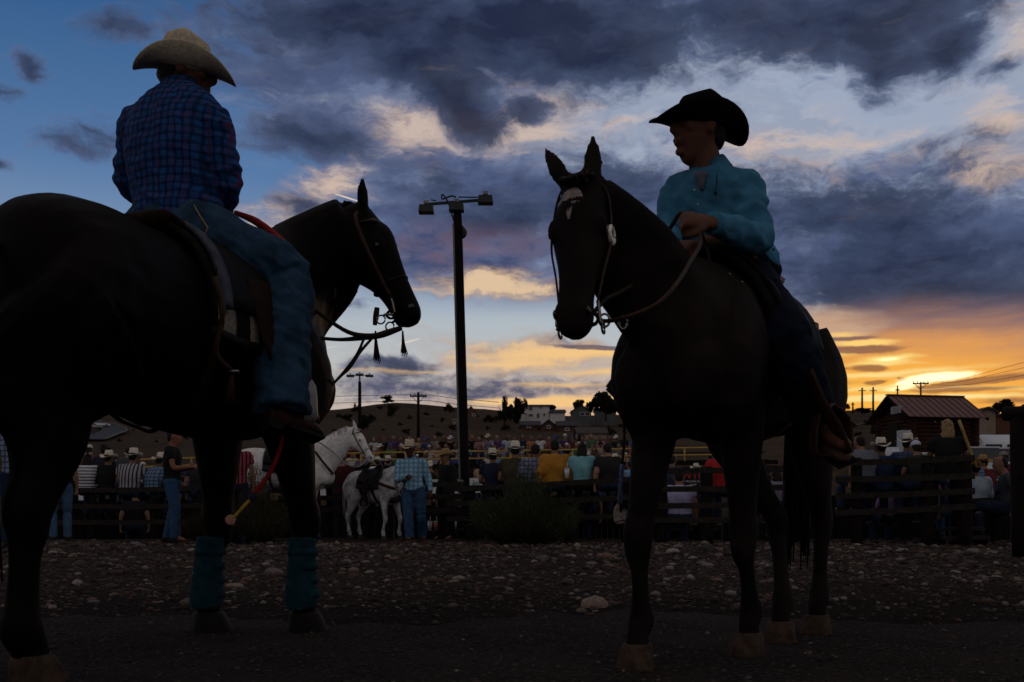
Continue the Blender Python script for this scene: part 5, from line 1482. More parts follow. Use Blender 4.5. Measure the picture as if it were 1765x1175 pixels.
# ------------------------------------------------------------------ dark bay horse and its rider (left)
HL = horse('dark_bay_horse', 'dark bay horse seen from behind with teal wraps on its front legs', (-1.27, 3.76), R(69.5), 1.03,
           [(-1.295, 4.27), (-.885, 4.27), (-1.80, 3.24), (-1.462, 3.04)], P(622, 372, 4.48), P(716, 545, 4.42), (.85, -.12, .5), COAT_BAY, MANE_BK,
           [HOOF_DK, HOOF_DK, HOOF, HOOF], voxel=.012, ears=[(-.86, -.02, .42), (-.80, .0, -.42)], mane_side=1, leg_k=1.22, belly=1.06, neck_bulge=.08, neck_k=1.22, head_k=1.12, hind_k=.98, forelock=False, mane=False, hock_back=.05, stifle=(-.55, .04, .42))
WRAP = mat('teal leg wrap', (.006, .033, .046), .9, .3, 30, .003, 120, .1)
for i, (x, y) in enumerate(((-1.295, 4.27), (-.885, 4.27))):
    w = thing('leg_wrap', 'teal sports boot wrapped on the %s front leg of the dark bay horse' % ('left' if i == 0 else 'right'), 'leg wrap', (x, y, .1), 0, 'teal leg wraps')
    F_ = HL['F']; base = A(x, y, 0)
    el = HL['W'](.47, (.165 if i == 0 else -.165), 0); el[2] = 0
    def lp(z, back):
        return base * (1 - z * .30) + el * z * .30 + A(0, 0, z) - F_ * back
    mb = MB(); mb.loft([(lp(.115, .025), .066, .072), (lp(.17, .03), .067, .074), (lp(.24, .022), .060, .068), (lp(.33, .014), .056, .064), (lp(.41, .005), .058, .065)], n=18, sub=4, up=tuple(F_))
    put(fuse(mb, 'wrap_shell', WRAP, .009, 2, .003, 30), 'wrap_shell', w)
    for z in (.17, .23, .29, .35):
        b = MB(); c = lp(z, .028 - z * .06)
        b.loft([(c - A(0, 0, .016), .070 if z < .2 else .0630, .077 if z < .2 else .071), (c + A(0, 0, .016), .070 if z < .2 else .0625, .077 if z < .2 else .0705)], n=18, sub=1, up=tuple(F_))
        b.build('strap', WRAP, w, True)

PAD_L = mat('dark woven blanket', (.010, .008, .0075), .95, .3, 30, .003, 90, .05)
SKIRT_L = mat('dark saddle skirt', (.006, .006, .007), .6, .3, 20, .002, 60, .06)
footL = P(487, 705, 3.74)
sadL, blkL = saddle(HL, 'dark brown western saddle with blue grey rim on the dark bay horse', LEATHER_DB, SKIRT_L, PAD_L, back=-.11,
                    foot=(-1, P(520, 705, 3.80), unit(A(.75, .65, 0)), mat('pale stirrup metal', (.22, .21, .22), .45, .15, 20, 0, 1, .4), (.16, .40, .96)), pad_label='woven saddle blanket with pale and dark stripes under the brown saddle')
sheet(HL, 'skirt_rim', mat('blue grey skirt rim', (.050, .055, .075), .6, .3, 20, .002, 60, .1), sadL, -.125, -.075, -1.46, -.45, .044, .018, 2, 14, edge=lambda u, v: -.10 * abs((v * .36) - .5))
PALE = mat('pale woven stripe', (.20, .175, .15), .95, .3, 60, .003, 160, .05)
for f0, f1 in ((-.175, -.08), (.0, .055), (.075, .125)):
    sheet(HL, 'pale_stripe', PALE, blkL, f0, f1, -1.70, -1.42, .030, .008, 3, 4)
mb = MB()
mb.tube([drape(HL, -.22, -1.25, .07), drape(HL, -.20, -1.55, .07), drape(HL, -.20, -1.9, .06), P(400, 640, 3.52)], [.012, .012, .010, .010], 6, 4)
mb.build('hanging_strap', LEATHER_BR, sadL, True)
mb = MB(); mb.loft([(P(392, 640, 3.51), .012, .006), (P(412, 640, 3.51), .012, .006)], n=8, sub=1); mb.build('buckle', STEEL, sadL, True)
mb = MB()
for i in range(9):
    mb.tube([P(400, 642, 3.52), P(398 + i - 4, 665, 3.52), P(397 + (i - 4) * 2.2, 690 + (i * 7 % 11), 3.53)], [.006, .005, .002], 4, 2)
mb.build('tassel', LEATHER_BR, sadL, True)

PLAID_L = plaid('blue plaid shirt', (.012, .062, .22), [((.937, -.35, 0), .028, .010, (.003, .010, .035), .7), ((0, 0, 1), .030, .011, (.003, .010, .035), .65), ((.937, -.35, 0), .056, .004, (.10, .012, .03), .7), ((0, 0, 1), .06, .004, (.09, .012, .03), .5)], warp=.05)
JEANS_L = mat('worn blue jeans', (.018, .044, .082), .92, .4, 12, .004, 46, .1)
rl = thing('person', 'rider from behind in blue plaid shirt and cream cowboy hat on dark bay horse', 'person', tuple(P(312, 395, 3.84)))
FL = HL['F']; WL = HL['W']
JL = dict(pelvis=P(308, 392, 3.84), chest=P(300, 262, 3.86), neck=P(310, 156, 3.92), head=P(320, 118, 3.95), head_up=A(.12, -.16, .95), face=A(.90, .22, -.24), facing=FL,
          sh_l=P(242, 216, 3.98), el_l=P(224, 308, 4.06), wr_l=P(285, 372, 4.18), sh_r=P(365, 214, 3.82), el_r=P(388, 312, 3.84), wr_r=P(378, 378, 4.06),
          hip_l=P(268, 408, 3.93), kn_l=WL(.42, .42, 1.32), an_l=WL(.16, .38, .98), toe_l=WL(.34, .40, .94),
          hip_r=P(342, 408, 3.78), kn_r=P(488, 480, 3.93), an_r=P(486, 702, 3.72), toe_r=P(545, 722, 3.84), hs=1.02)
fl = figure(rl, JL, mats=dict(shirt=PLAID_L, jeans=JEANS_L, hat=STRAW), hat=dict(z=-.004, ck=1.04, curl=.085, size=.93, band=LEATHER_BR, sag=.03), skin=SKIN_DK, bulk=1.08, leg=1.48, cloth_amp=.014)
stitch = mat('gold stitching', (.30, .19, .08), .8, .2, 30)
mb = MB()
for pts in ([P(330, 345, 3.70), P(345, 372, 3.66), P(358, 392, 3.66)], [P(358, 392, 3.66), P(352, 405, 3.66)], [P(378, 375, 3.70), P(395, 388, 3.72), P(420, 400, 3.76)]):
    mb.tube(pts, .0025, 4, 3)
mb.build('seam_stitching', stitch, fl['jeans'])

# red strap along the far thigh, and the red and yellow rope hanging below
RED = mat('red rope', (.26, .011, .009), .75, .25, 60, .002, 200, .2)
YEL = mat('yellow rope', (.42, .27, .03), .75, .25, 60, .002, 200, .2)
TASSEL = mat('frayed pink rope end', (.42, .22, .16), .9, .3, 60)
rp = thing('rope', 'red rope with yellow tail and frayed pink knot trailing from the saddle', 'rope', tuple(P(440, 420, 4.1)))
mb = MB(); mb.tube([P(405, 366, 4.16), P(442, 382, 4.13), P(482, 414, 4.10), P(508, 440, 4.07), P(523, 464, 4.02), P(526, 478, 3.99)], [.010, .016, .018, .017, .013, .008], 8, 4); mb.build('coil', RED, rp, True)
mb = MB(); mb.tube([P(489, 738, 3.80), P(482, 775, 3.80), P(465, 815, 3.80), P(438, 852, 3.80)], [.006, .008, .009, .010], 8, 5); mb.build('red_length', RED, rp, True)
mb = MB(); mb.tube([P(439, 850, 3.80), P(432, 860, 3.80)], .014, 8, 2); mb.build('collar_ring', mat('blue tape', (.012, .02, .06), .6), rp, True)
mb = MB(); mb.tube([P(432, 860, 3.80), P(415, 878, 3.80), P(402, 893, 3.80)], .0065, 8, 4); mb.build('yellow_length', YEL, rp, True)
mb = MB()
for i in range(14):
    a = i * 2.4
    mb.ball(P(397 + 5 * math.cos(a), 896 + 5 * math.sin(a), 3.80 + .01 * math.sin(a * 1.7)), (.012, .011, .012), 8, 5)
put(fuse(mb, 'knot', TASSEL, .006, 1, .003, 60), 'knot', rp)

# bridle and reins
brL, QL = bridle(HL, 'dark leather bridle with steel bit on the dark bay horse', LEATHER_BR)
rn = thing('reins', 'braided reins and tasselled straps hanging from the bit of the dark bay horse', 'reins', tuple(P(660, 575, 4.4)))
REIN = mat('dark braided rein', (.02, .014, .011), .7, .3, 90, .002, 300, .2)
def rope(parent, name, pts, r, m=REIN, n=6, sub=5):
    mb = MB(); mb.tube(pts, r, n, sub)
    return mb.build(name, m, parent, True)
rope(rn, 'rein', [P(692, 564, 4.38), P(668, 572, 4.36), P(640, 579, 4.34), P(600, 572, 4.32), P(555, 543, 4.30), P(520, 515, 4.28)], [.010, .013, .013, .010, .009, .009])
rope(rn, 'rein', [P(692, 566, 4.50), P(660, 577, 4.46), P(630, 581, 4.42), P(590, 585, 4.38), P(550, 582, 4.34), P(520, 575, 4.30)], [.010, .014, .014, .009, .008, .008])
rope(rn, 'lead_strap', [P(644, 580, 4.34), P(620, 607, 4.33), P(602, 632, 4.32), P(585, 650, 4.31), P(554, 683, 4.30)], [.006, .008, .012, .007, .005])
rope(rn, 'lead_strap', [P(628, 582, 4.40), P(618, 605, 4.38), P(604, 628, 4.36)], [.006, .006, .006])
for x in (647, 694):
    mb = MB()
    for i in range(7):
        mb.tube([P(x, 570, 4.36), P(x + 1 + (i - 3) * .5, 592, 4.36), P(x + 3 + (i - 3) * 2.0, 610 + (i * 5 % 9) + (10 if x == 647 else -2), 4.36)], [.004, .004, .002], 4, 2)
    mb.build('tassel', REIN, rn, True)
rope(rn, 'throat_latch', [P(578, 495, 4.40), P(577, 505, 4.40), P(576, 514, 4.40)], .006)
# chin of bars: curb chains under the jaw
rope(rn, 'slobber_strap', [P(650, 530, 4.40), P(648, 545, 4.40), P(646, 560, 4.40)], [.012, .014, .010])

# ------------------------------------------------------------------ dusty brown horse and its rider (right)
hr = math.atan2(-.857, -.515)
ZR = 0.0
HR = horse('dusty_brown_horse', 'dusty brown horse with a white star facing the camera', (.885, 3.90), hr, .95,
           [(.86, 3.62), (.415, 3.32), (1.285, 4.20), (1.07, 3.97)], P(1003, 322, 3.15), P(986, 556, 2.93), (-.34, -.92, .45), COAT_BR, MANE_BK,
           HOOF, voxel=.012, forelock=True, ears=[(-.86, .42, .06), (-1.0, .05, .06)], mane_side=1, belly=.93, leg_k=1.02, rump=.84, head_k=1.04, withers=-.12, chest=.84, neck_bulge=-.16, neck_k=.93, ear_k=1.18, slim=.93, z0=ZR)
mb = MB()
po, D_, N_, S_, hl_ = HR['poll'], HR['D'], HR['N'], HR['S'], HR['hl']
# white star on the forehead: a thin patch of white hair following the brow
def star(u, v):
    t = .070 + .15 * u
    wd = (.046 * math.sin(math.pi * min(1, u * 1.25 + .12)) ** .7 if u < .62 else .010 * (1 - (u - .62) / .38) + .002) + .002
    s_ = (v - .5) * 2 * wd + .012 + .010 * (1 - u)
    nn = np.interp(t / .60, [0, .12, .24, .36, .47], [.053, .073, .084, .084, .072])
    ww = np.interp(t / .60, [0, .12, .24, .36, .47], [.078, .092, .100, .102, .088])
    return po + (D_ * t + S_ * s_ + N_ * (-.06 + (nn + .061) * math.sqrt(max(.1, 1 - (s_ / ww) ** 2)) + .0025)) * hl_
mb.grid(star, 14, 8)
WHITE_HAIR = mat('white hair patch', (.22, .18, .175), .9, .35, 50)
mb.build('star', WHITE_HAIR, HR['root'], True)

SKIRT_R = mat('black saddle skirt', (.008, .008, .010), .7, .3, 20, .002, 60, .05)
PAD_R = mat('grey felt saddle pad', (.008, .008, .010), .95, .3, 20, .003, 90, .03)
sadR, blkR = saddle(HR, 'tan western saddle with black skirt on the dusty brown horse', LEATHER_TAN, SKIRT_R, PAD_R, back=-.10, foot=(1, P(1432, 762, 3.46), unit(A(.3, -.9, 0)), LEATHER_BR, (-.06, -.28, .96)),
                    pad_label='grey felt saddle pad on the dusty brown horse')
mb = MB()
mb.loft([(P(1392, 640, 3.42), .010, .05), (P(1412, 690, 3.41), .010, .055), (P(1440, 735, 3.40), .010, .05), (P(1463, 780, 3.40), .010, .03)], n=8, sub=3, up=(0, -1, .2))
mb.build('stirrup_leather', LEATHER_BR, sadR, True)
for (x, y) in ((1278, 488), (1256, 474)):
    mb = MB(); mb.ball(P(x, y, 3.46), (.009, .005, .009), 10, 6); mb.build('concho', STEEL, sadR, True)

SHIRT_R = mat('teal denim shirt', (.045, .168, .285), .9, .22, 9, .003, 60, .12)
JEANS_R = mat('navy jeans', (.004, .006, .016), .92, .35, 12, .004, 46, .1)
rr = thing('person', 'rider in teal shirt and black cowboy hat looking aside on the dusty brown horse', 'person', tuple(P(1270, 478, 3.82)))
FR = HR['F']; WR = HR['W']
JR = dict(pelvis=P(1268, 470, 3.84), chest=P(1238, 365, 3.80), neck=P(1222, 292, 3.78), head=P(1205, 219, 3.76), head_up=A(.10, -.05, .98), face=A(-.93, -.34, .06), facing=unit(A(-.45, -.89, 0)),
          sh_l=P(1286, 330, 3.70), el_l=P(1306, 412, 3.62), wr_l=P(1229, 384, 3.40), sh_r=P(1172, 332, 3.86), el_r=P(1146, 405, 3.84), wr_r=P(1154, 424, 3.56),
          hip_l=P(1300, 500, 3.74), kn_l=P(1362, 592, 3.46), an_l=P(1410, 735, 3.56), toe_l=P(1458, 768, 3.38),
          hip_r=P(1236, 500, 3.95), kn_r=WR(.24, -.27, 1.24), an_r=WR(-.10, -.27, .98), toe_r=WR(.06, -.28, .95), hs=1.0)
fr = figure(rr, JR, mats=dict(shirt=SHIRT_R, jeans=JEANS_R, hat=FELT_BK, boots=mat('worn tan boots', (.10, .055, .035), .8, .3, 20, .002, 80, .2)), hat=dict(z=.002, ck=.92, curl=.075, size=.95, tilt=.02, sag=.025), skin=SKIN, bulk=.93, trap=.098, leg=1.1, cloth_amp=.013,
            hand_curl=(1.0, 1.1), hand_dir=(unit(A(-.95, -.1, .12)), unit(A(.55, -.5, -.12))), palm=(unit(A(-.1, .75, -.6)), unit(A(.2, .5, -.8))))
tee = MB(); tee.loft([(P(1207, 298, 3.69), .026, .02), (P(1208, 312, 3.685), .017, .018), (P(1210, 328, 3.685), .004, .012)], n=10, sub=2, up=(0, -1, 0)); tee.build('undershirt', mat('grey undershirt', (.10, .10, .14), .9), fr['shirt'], True)
pk = MB(); pk.tube([P(1236, 300, 3.66), P(1235, 318, 3.655), P(1233, 330, 3.65)], [.002, .002, .002], 4, 2); pk.ball(P(1233, 333, 3.65), (.006, .004, .008), 8, 6); pk.build('cord_toggle', LEATHER_BK, fr['shirt'])
for (x, y) in ((1197, 328), (1203, 352), (1210, 372)):
    mb = MB(); mb.ball(P(x, y, 3.66), (.005, .003, .005), 8, 5); mb.build('button', STEEL, fr['shirt'])

brR, QR = bridle(HR, 'brown bridle with a round silver ring on the dusty brown horse', LEATHER_BR, concho=((.215, -.112, -.035), .026), shank=False, bands=False)
rnR = thing('reins', 'brown split reins running from the bit to the hands of the rider in teal', 'reins', tuple(P(1100, 540, 3.2)))
rope(rnR, 'rein', [P(1026, 540, 2.98), P(1040, 553, 3.02), P(1080, 546, 2.96), P(1130, 525, 2.94), P(1165, 490, 3.00), P(1190, 450, 3.14), P(1207, 420, 3.30), P(1204, 395, 3.40), P(1196, 378, 3.42)], .007, LEATHER_BR, 6, 5)
rope(rnR, 'rein', [P(1022, 540, 3.02), P(1045, 515, 3.06), P(1075, 500, 3.14), P(1120, 470, 3.28), P(1150, 440, 3.45), P(1146, 420, 3.52)], .007, REIN, 6, 5)
rope(rnR, 'rein_bight', [P(1186, 372, 3.46), P(1172, 368, 3.46), P(1160, 385, 3.48), P(1150, 402, 3.52), P(1146, 420, 3.56)], .008, REIN, 6, 5)
rope(rnR, 'rein_tail', [P(1204, 392, 3.46), P(1216, 420, 3.46), P(1224, 450, 3.46), P(1236, 480, 3.45), P(1246, 520, 3.42)], .006, REIN, 6, 5)
mb = MB(); rg = [P(1042 + 9 * math.cos(a), 552 + 11 * math.sin(a), 3.01) for a in np.linspace(0, 2 * math.pi, 10)]; mb.tube(rg, .004, 5, 2); mb.build('bit_ring', STEEL, rnR, True)
mb = MB(); rg = [P(1074 + 7 * math.cos(a), 556 + 11 * math.sin(a), 3.05) for a in np.linspace(0, 2 * math.pi, 10)]; mb.tube(rg, .004, 5, 2); mb.build('bit_ring', STEEL, rnR, True)
# lead rope hanging behind the chest, frayed at its end
ld = thing('lead_rope', 'knotted lead rope with frayed pale tuft hanging beside the chest of the dusty brown horse', 'rope', tuple(P(1070, 700, 3.9)))
rope(ld, 'strand', [P(1088, 600, 3.75), P(1066, 638, 3.75), P(1048, 668, 3.75)], [.006, .007, .012])
rope(ld, 'strand', [P(1080, 600, 3.80), P(1070, 640, 3.80), P(1058, 672, 3.80)], [.005, .005, .008])
rope(ld, 'strand', [P(1048, 668, 3.75), P(1064, 690, 3.76), P(1074, 715, 3.78), P(1076, 760, 3.80), P(1072, 800, 3.80)], [.012, .006, .006, .006, .006])
rope(ld, 'whipping', [P(1072, 800, 3.80), P(1070, 835, 3.80), P(1068, 868, 3.80)], [.008, .009, .009], mat('blue and white whipping', (.08, .12, .25), .8, .6, 60))
mb = MB()
for i in range(60):
    r_ = random.Random(i)
    a = r_.uniform(-8, 8); b = r_.uniform(-4, 6)
    mb.tube([P(1066 + a * .2, 868, 3.80), P(1062 + a * .5, 884 + b, 3.80), P(1070 + a, 897 + b, 3.80 + r_.uniform(-.02, .02)), P(1088 + a * 1.4, 888 + b * 1.5 + a, 3.80)], [.003, .003, .003, .001], 4, 2)
mb.build('frayed_end', mat('frayed rope fibre', (.30, .24, .22), .95, .3, 60), ld, True)

# ------------------------------------------------------------------ fences and stands near the lot
def gz_at(px, d):
    return ground_z((px - 882.5) / FPX * d, d)
def fence(label, d0, d1, x0, x1, rails, posts, post_top, group, rail_h=.09, rail_w=.05, post_r=.075, boards=True):
    """timber fence: rails = (y at x0, y at x1) in the picture, posts at px"""
    b0 = P(x0, 900, d0)
    t = thing('rail_fence', label, 'fence', (b0.x, d0, gz_at(x0, d0)), 0, group)
    for ya, yb in rails:
        mb = MB(); a, b = A(*P(x0, ya, d0)), A(*P(x1, yb, d1))
        m = (a + b) / 2 + A(0, 0, -.012)
        mb.bar(a, m, rail_w, rail_h); mb.bar(m, b, rail_w, rail_h)
        mb.build('rail', WOOD, t)
    for px in posts:
        u = (px - x0) / (x1 - x0); d = d0 + (d1 - d0) * u + .07
        yt = post_top[0] + (post_top[1] - post_top[0]) * u
        p = P(px, yt, d); zb = gz_at(px, d) - .2
        mb = MB(); r_ = post_r * random.uniform(.9, 1.15)
        mb.loft([((p.x, d, zb), r_ * 1.05, r_ * 1.05), ((p.x + .01, d, (zb + p.z) / 2), r_, r_), ((p.x, d, p.z), r_ * .95, r_ * .95)], n=10, sub=2, up=(0, 1, 0))
        mb.build('post', WOOD_DK, t, True)
    return t
fence('weathered rail fence behind the legs of the dark bay horse', 18.6, 18.2, 96, 356, [(845, 841), (873, 871), (900, 898)], (128, 160, 266, 345), (842, 838), 'rail fences along the stands')
fence('weathered rail fence between the white horse and the light pole', 18.2, 17.6, 480, 800, [(838, 834), (858, 856), (876, 880)], (492, 545, 568, 640, 760), (832, 828), 'rail fences along the stands')
fence('weathered rail fence behind the big brush bush', 17.0, 15.6, 772, 1120, [(843, 824), (868, 856), (894, 888)], (812, 980, 1078), (838, 822), 'rail fences along the stands')
fence('weathered rail fence seen between the legs of the brown horse', 15.6, 15.0, 1130, 1420, [(812, 806), (843, 838), (872, 866), (896, 893)], (1140, 1218, 1365), (806, 800), 'rail fences along the stands', post_r=.09)
fence('tall weathered rail fence in front of the stands by the cabin', 14.9, 14.5, 1440, 1680, [(798, 789), (826, 820), (855, 846), (884, 872)], (1476, 1598, 1662), (790, 784), 'rail fences along the stands', post_r=.092)
# gate with log beam at the right edge
gt = thing('timber_gate', 'dark timber gate post with round log beam at the right edge', 'gate', tuple(P(1760, 950, 10.5)))
mb = MB(); mb.loft([(P(1732, 713, 10.5), .075, .075), (P(1790, 712, 10.2), .08, .08), (P(1900, 710, 9.6), .08, .08)], n=12, sub=2); mb.build('beam', WOOD_DK, gt, True)
mb = MB(); mb.loft([(P(1768, 960, 10.4), .13, .13), (P(1764, 820, 10.4), .125, .125), (P(1762, 716, 10.4), .12, .12)], n=12, sub=2, up=(0, 1, 0)); mb.build('post', WOOD_DK, gt, True)

def bench(label, x0, x1, y0, y1, d, depth=.28, group='bench planks of the stands', thick=.05, legs=True):
    a, b = A(*P(x0, y0, d)), A(*P(x1, y1, d))
    t = thing('bench', label, 'bench', (a[0], d, a[2]), 0, group)
    for k in range(2):
        mb = MB(); o = A(0, depth * (k - .5) * .52, 0); mb.bar(a + o, b + o, depth * .48, thick); mb.build('plank', WOOD, t)
    if legs:
        for u in (.06, .5, .94):
            p = a + (b - a) * u; zb = ground_z(p[0], p[1]) - .1
            mb = MB(); mb.bar((p[0], p[1], zb), (p[0], p[1], p[2] - thick / 2 - .004), .09, .09, up=(0, 1, 0)); mb.build('leg', WOOD_DK, t)
    return t
bench('bench plank the row of hatted spectators sits on', 110, 350, 847, 844, 19.1)
bench('lower bench plank behind the seated row with hats', 130, 340, 901, 899, 19.8)
bench('bench plank under the row of spectators by the brush bush', 790, 1100, 846, 827, 17.3)
bench('lower bench plank between the light pole and the walking man', 735, 800, 917, 914, 19.0)
bench('pale bench plank below the woman in lavender tee', 1140, 1260, 898, 894, 17.2)
bench('pale lower walkway plank seen through the legs of the brown horse', 1135, 1330, 913, 909, 18.5, .7)
bench('bench plank under the spectators on the stand by the cabin', 1470, 1660, 800, 792, 15.6)
bench('middle bench plank below the lavender shirt on the stand', 1475, 1640, 880, 872, 16.6)
bench('wide pale walkway plank under the stand by the cabin', 1480, 1650, 902, 900, 17.6, .6)
bench('upper wooden step at the foot of the stand', 1607, 1690, 913, 911, 15.0, .3)
bench('lower wooden step at the foot of the stand', 1617, 1700, 927, 926, 14.8, .3)
bench('bench plank at the far right of the stand', 1665, 1765, 862, 858, 15.4)

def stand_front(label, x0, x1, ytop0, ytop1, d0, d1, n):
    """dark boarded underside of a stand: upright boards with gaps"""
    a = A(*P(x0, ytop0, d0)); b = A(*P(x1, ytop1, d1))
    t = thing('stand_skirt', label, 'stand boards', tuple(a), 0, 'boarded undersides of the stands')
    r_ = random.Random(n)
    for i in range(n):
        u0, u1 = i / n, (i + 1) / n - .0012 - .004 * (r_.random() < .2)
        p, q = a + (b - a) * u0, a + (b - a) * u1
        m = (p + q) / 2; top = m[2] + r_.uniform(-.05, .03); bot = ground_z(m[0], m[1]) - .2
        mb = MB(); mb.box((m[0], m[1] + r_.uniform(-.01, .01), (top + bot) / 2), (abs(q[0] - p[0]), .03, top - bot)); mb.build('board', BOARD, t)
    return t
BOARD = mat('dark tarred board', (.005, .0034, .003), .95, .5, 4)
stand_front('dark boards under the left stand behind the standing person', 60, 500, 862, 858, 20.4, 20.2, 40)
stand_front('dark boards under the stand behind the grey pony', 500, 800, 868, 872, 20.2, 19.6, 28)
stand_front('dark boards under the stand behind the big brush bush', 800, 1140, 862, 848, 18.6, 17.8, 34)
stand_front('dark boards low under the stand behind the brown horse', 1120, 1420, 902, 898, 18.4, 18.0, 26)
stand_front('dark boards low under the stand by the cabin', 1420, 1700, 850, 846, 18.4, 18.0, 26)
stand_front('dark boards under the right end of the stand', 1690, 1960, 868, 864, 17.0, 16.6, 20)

# ------------------------------------------------------------------ arena: yellow rails, boards, banners
YELLOW = mat('yellow painted pipe', (.45, .29, .06), .6, .15, 6)
ar = thing('arena_rail', 'yellow pipe rail along the front of the far bleachers', 'railing', tuple(P(640, 800, 40)))
railp = [(120, 796, 37), (360, 788, 38.5), (640, 780, 40), (860, 777, 41), (1100, 773, 42.5), (1300, 770, 43.5)]
for off in (0, 12.5):
    for i in range(len(railp) - 1):
        mb = MB(); a, b = railp[i], railp[i + 1]
        mb.tube([P(a[0], a[1] + off, a[2]), P(b[0], b[1] + off, b[2])], .035, 6, 1); mb.build('rail', YELLOW, ar, True)
for px in (205, 330, 622, 645, 700, 760, 880, 987, 1076, 1180):
    y = float(np.interp(px, [r[0] for r in railp], [r[1] for r in railp])); d = float(np.interp(px, [r[0] for r in railp], [r[2] for r in railp]))
    mb = MB(); mb.tube([P(px, y, d), P(px, y + 28, d)], .035, 6, 1); mb.build('post', YELLOW, ar, True)
af = thing('arena_fence', 'dark plank arena fence below the far bleachers', 'fence', tuple(P(640, 840, 39)))
for k, (ya, yb) in enumerate(((812, 796), (820, 804), (829, 813), (838, 822), (850, 836))):
    for (xa, xb) in ((100, 480), (480, 860), (860, 1340)):
        u0, u1 = (xa - 100) / 1240, (xb - 100) / 1240
        mb = MB(); mb.bar(P(xa, ya + (yb - ya) * u0, 36.5 + 6 * u0), P(xb, ya + (yb - ya) * u1, 36.5 + 6 * u1), .08, .17 if k != 1 else .10); mb.build('plank', WOOD_DK if k != 1 else WOOD, af)
for i in range(22):
    px = 120 + i * 57; u = (px - 100) / 1240; d = 36.6 + 6 * u
    mb = MB(); mb.cyl(P(px, 808 - 16 * u, d), P(px, 880, d), .09, n=8); mb.build('post', WOOD_DK, af, True)

def banner(label, x0, x1, y0, y1, d, bg, texts, group='sponsor banners on the arena fence'):
    a, b = P(x0, y1, d), P(x1, y0, d)
    t = thing('banner', label, 'banner', ((a.x + b.x) / 2, d, (a.z + b.z) / 2), 0, group)
    w, h = b.x - a.x, b.z - a.z
    mb = MB(); mb.grid(lambda u, v: (w * (u - .5), .012 * math.sin(u * 9 + v * 3), h * (v - .5)), 10, 3)
    mb.grid(lambda u, v: (w * (.5 - u), .012 * math.sin((1 - u) * 9 + v * 3) + .012, h * (v - .5)), 10, 3)
    mb.build('sheet', mat(bg[0], bg[1], .7, .08, 4), t, False, (0, 0, 0))
    for s_, size, ox, oz, colr, it in texts:
        cu = bpy.data.curves.new('lettering', 'FONT'); cu.body = s_; cu.size = size; cu.align_x = 'CENTER'; cu.align_y = 'CENTER'; cu.extrude = .002; cu.shear = it
        ob = bpy.data.objects.new('lettering', cu); COL.objects.link(ob)
        dg = bpy.context.evaluated_depsgraph_get()
        me = bpy.data.meshes.new_from_object(ob.evaluated_get(dg)); bpy.data.objects.remove(ob)
        me.materials.clear(); me.materials.append(mat('lettering ' + str(colr), colr, .7))
        o = put(me, 'lettering', t, (ox, -.022, oz)); o.rotation_euler = (R(90), 0, 0)
    return t
GREEN = (.03, .20, .08); BLK = (.01, .01, .012); WHT = (.7, .7, .72); REDC = (.50, .03, .03)
WB = ('white vinyl banner', (.58, .60, .64)); DB = ('dark banner', (.012, .014, .022)); RB = ('red banner', (.42, .02, .025))
banner('white banner with green lettering behind the legs of the man in maroon', 515, 622, 822, 854, 27, WB, [('OIL', .26, .55, -.02, GREEN, 0), ('RANCH', .24, -.25, -.02, GREEN, 0)])
banner('white banner beside the pony with dark script', 622, 660, 822, 846, 27.2, WB, [('Wil', .22, -.05, .05, BLK, .3)])
banner('white panel with black letters left of the light pole', 745, 790, 826, 850, 27, WB, [('Tack', .2, 0, 0, BLK, 0)])
banner('white banner with green script and black letters right of the light pole', 806, 832, 824, 849, 26.6, WB, [('lez', .22, .02, .06, GREEN, .3), ('OT', .15, .02, -.11, BLK, 0)])
banner('dark banner with pale community lettering behind the brush bush', 958, 1012, 823, 850, 25, DB, [('Community', .155, -.03, .04, WHT, 0), ('PARTNERS IN RODEO', .05, 0, -.07, WHT, 0), ('SINCE THE START', .05, 0, -.14, WHT, 0)])
banner('black banner with big red letters seen under the brown horse', 1170, 1240, 810, 845, 24, DB, [('WTI', .24, -.20, .10, REDC, 0), ('WELCOME TO THE', .055, -.1, -.03, WHT, 0), ('capital', .06, -.15, -.10, WHT, 0), ('OUR RODEO IS', .055, -.05, -.18, WHT, 0)])
banner('narrow red banner left of the black one under the brown horse', 1155, 1169, 811, 834, 24, RB, [('B', .15, 0, .06, WHT, 0), ('k', .08, 0, -.05, WHT, 0)])
banner('white banner below the left row of spectators', 229, 262, 843, 862, 27, WB, [])
banner('small white panel at the left end of the seated row', 128, 150, 848, 862, 27, WB, [])

# far bleachers
fb = thing('far_bleachers', 'long wooden bleachers across the arena full of spectators', 'bleachers', tuple(P(860, 810, 45)))
ROWS = []
for k, (d, ys_) in enumerate(((44.0, 812), (45.0, 797), (46.0, 782))):
    a, b = A(*P(560, ys_ + 3, d)), A(*P(1320, ys_ - 3, d)); ROWS.append((d, a, b))
    for j in range(4):
        p, q = a + (b - a) * j / 4, a + (b - a) * (j + .995) / 4
        mb = MB(); mb.bar(p, q, .28, .05); mb.build('seat_plank', WOOD, fb)
        mb = MB(); mb.bar(p + A(0, -.45, -.38), q + A(0, -.45, -.38), .3, .05); mb.build('foot_plank', WOOD, fb)
for j in range(12):
    u = (j + .5) / 12
    mb = MB(); lo = ROWS[0][1] + (ROWS[0][2] - ROWS[0][1]) * u; hi = ROWS[2][1] + (ROWS[2][2] - ROWS[2][1]) * u
    mb.bar(lo + A(0, -.4, -.5), hi + A(0, 0, -.12), .1, .14); mb.bar(hi + A(0, .1, -.1), hi + A(0, .1, -3), .12, .12, up=(0, 1, 0)); mb.build('frame', WOOD_DK, fb)

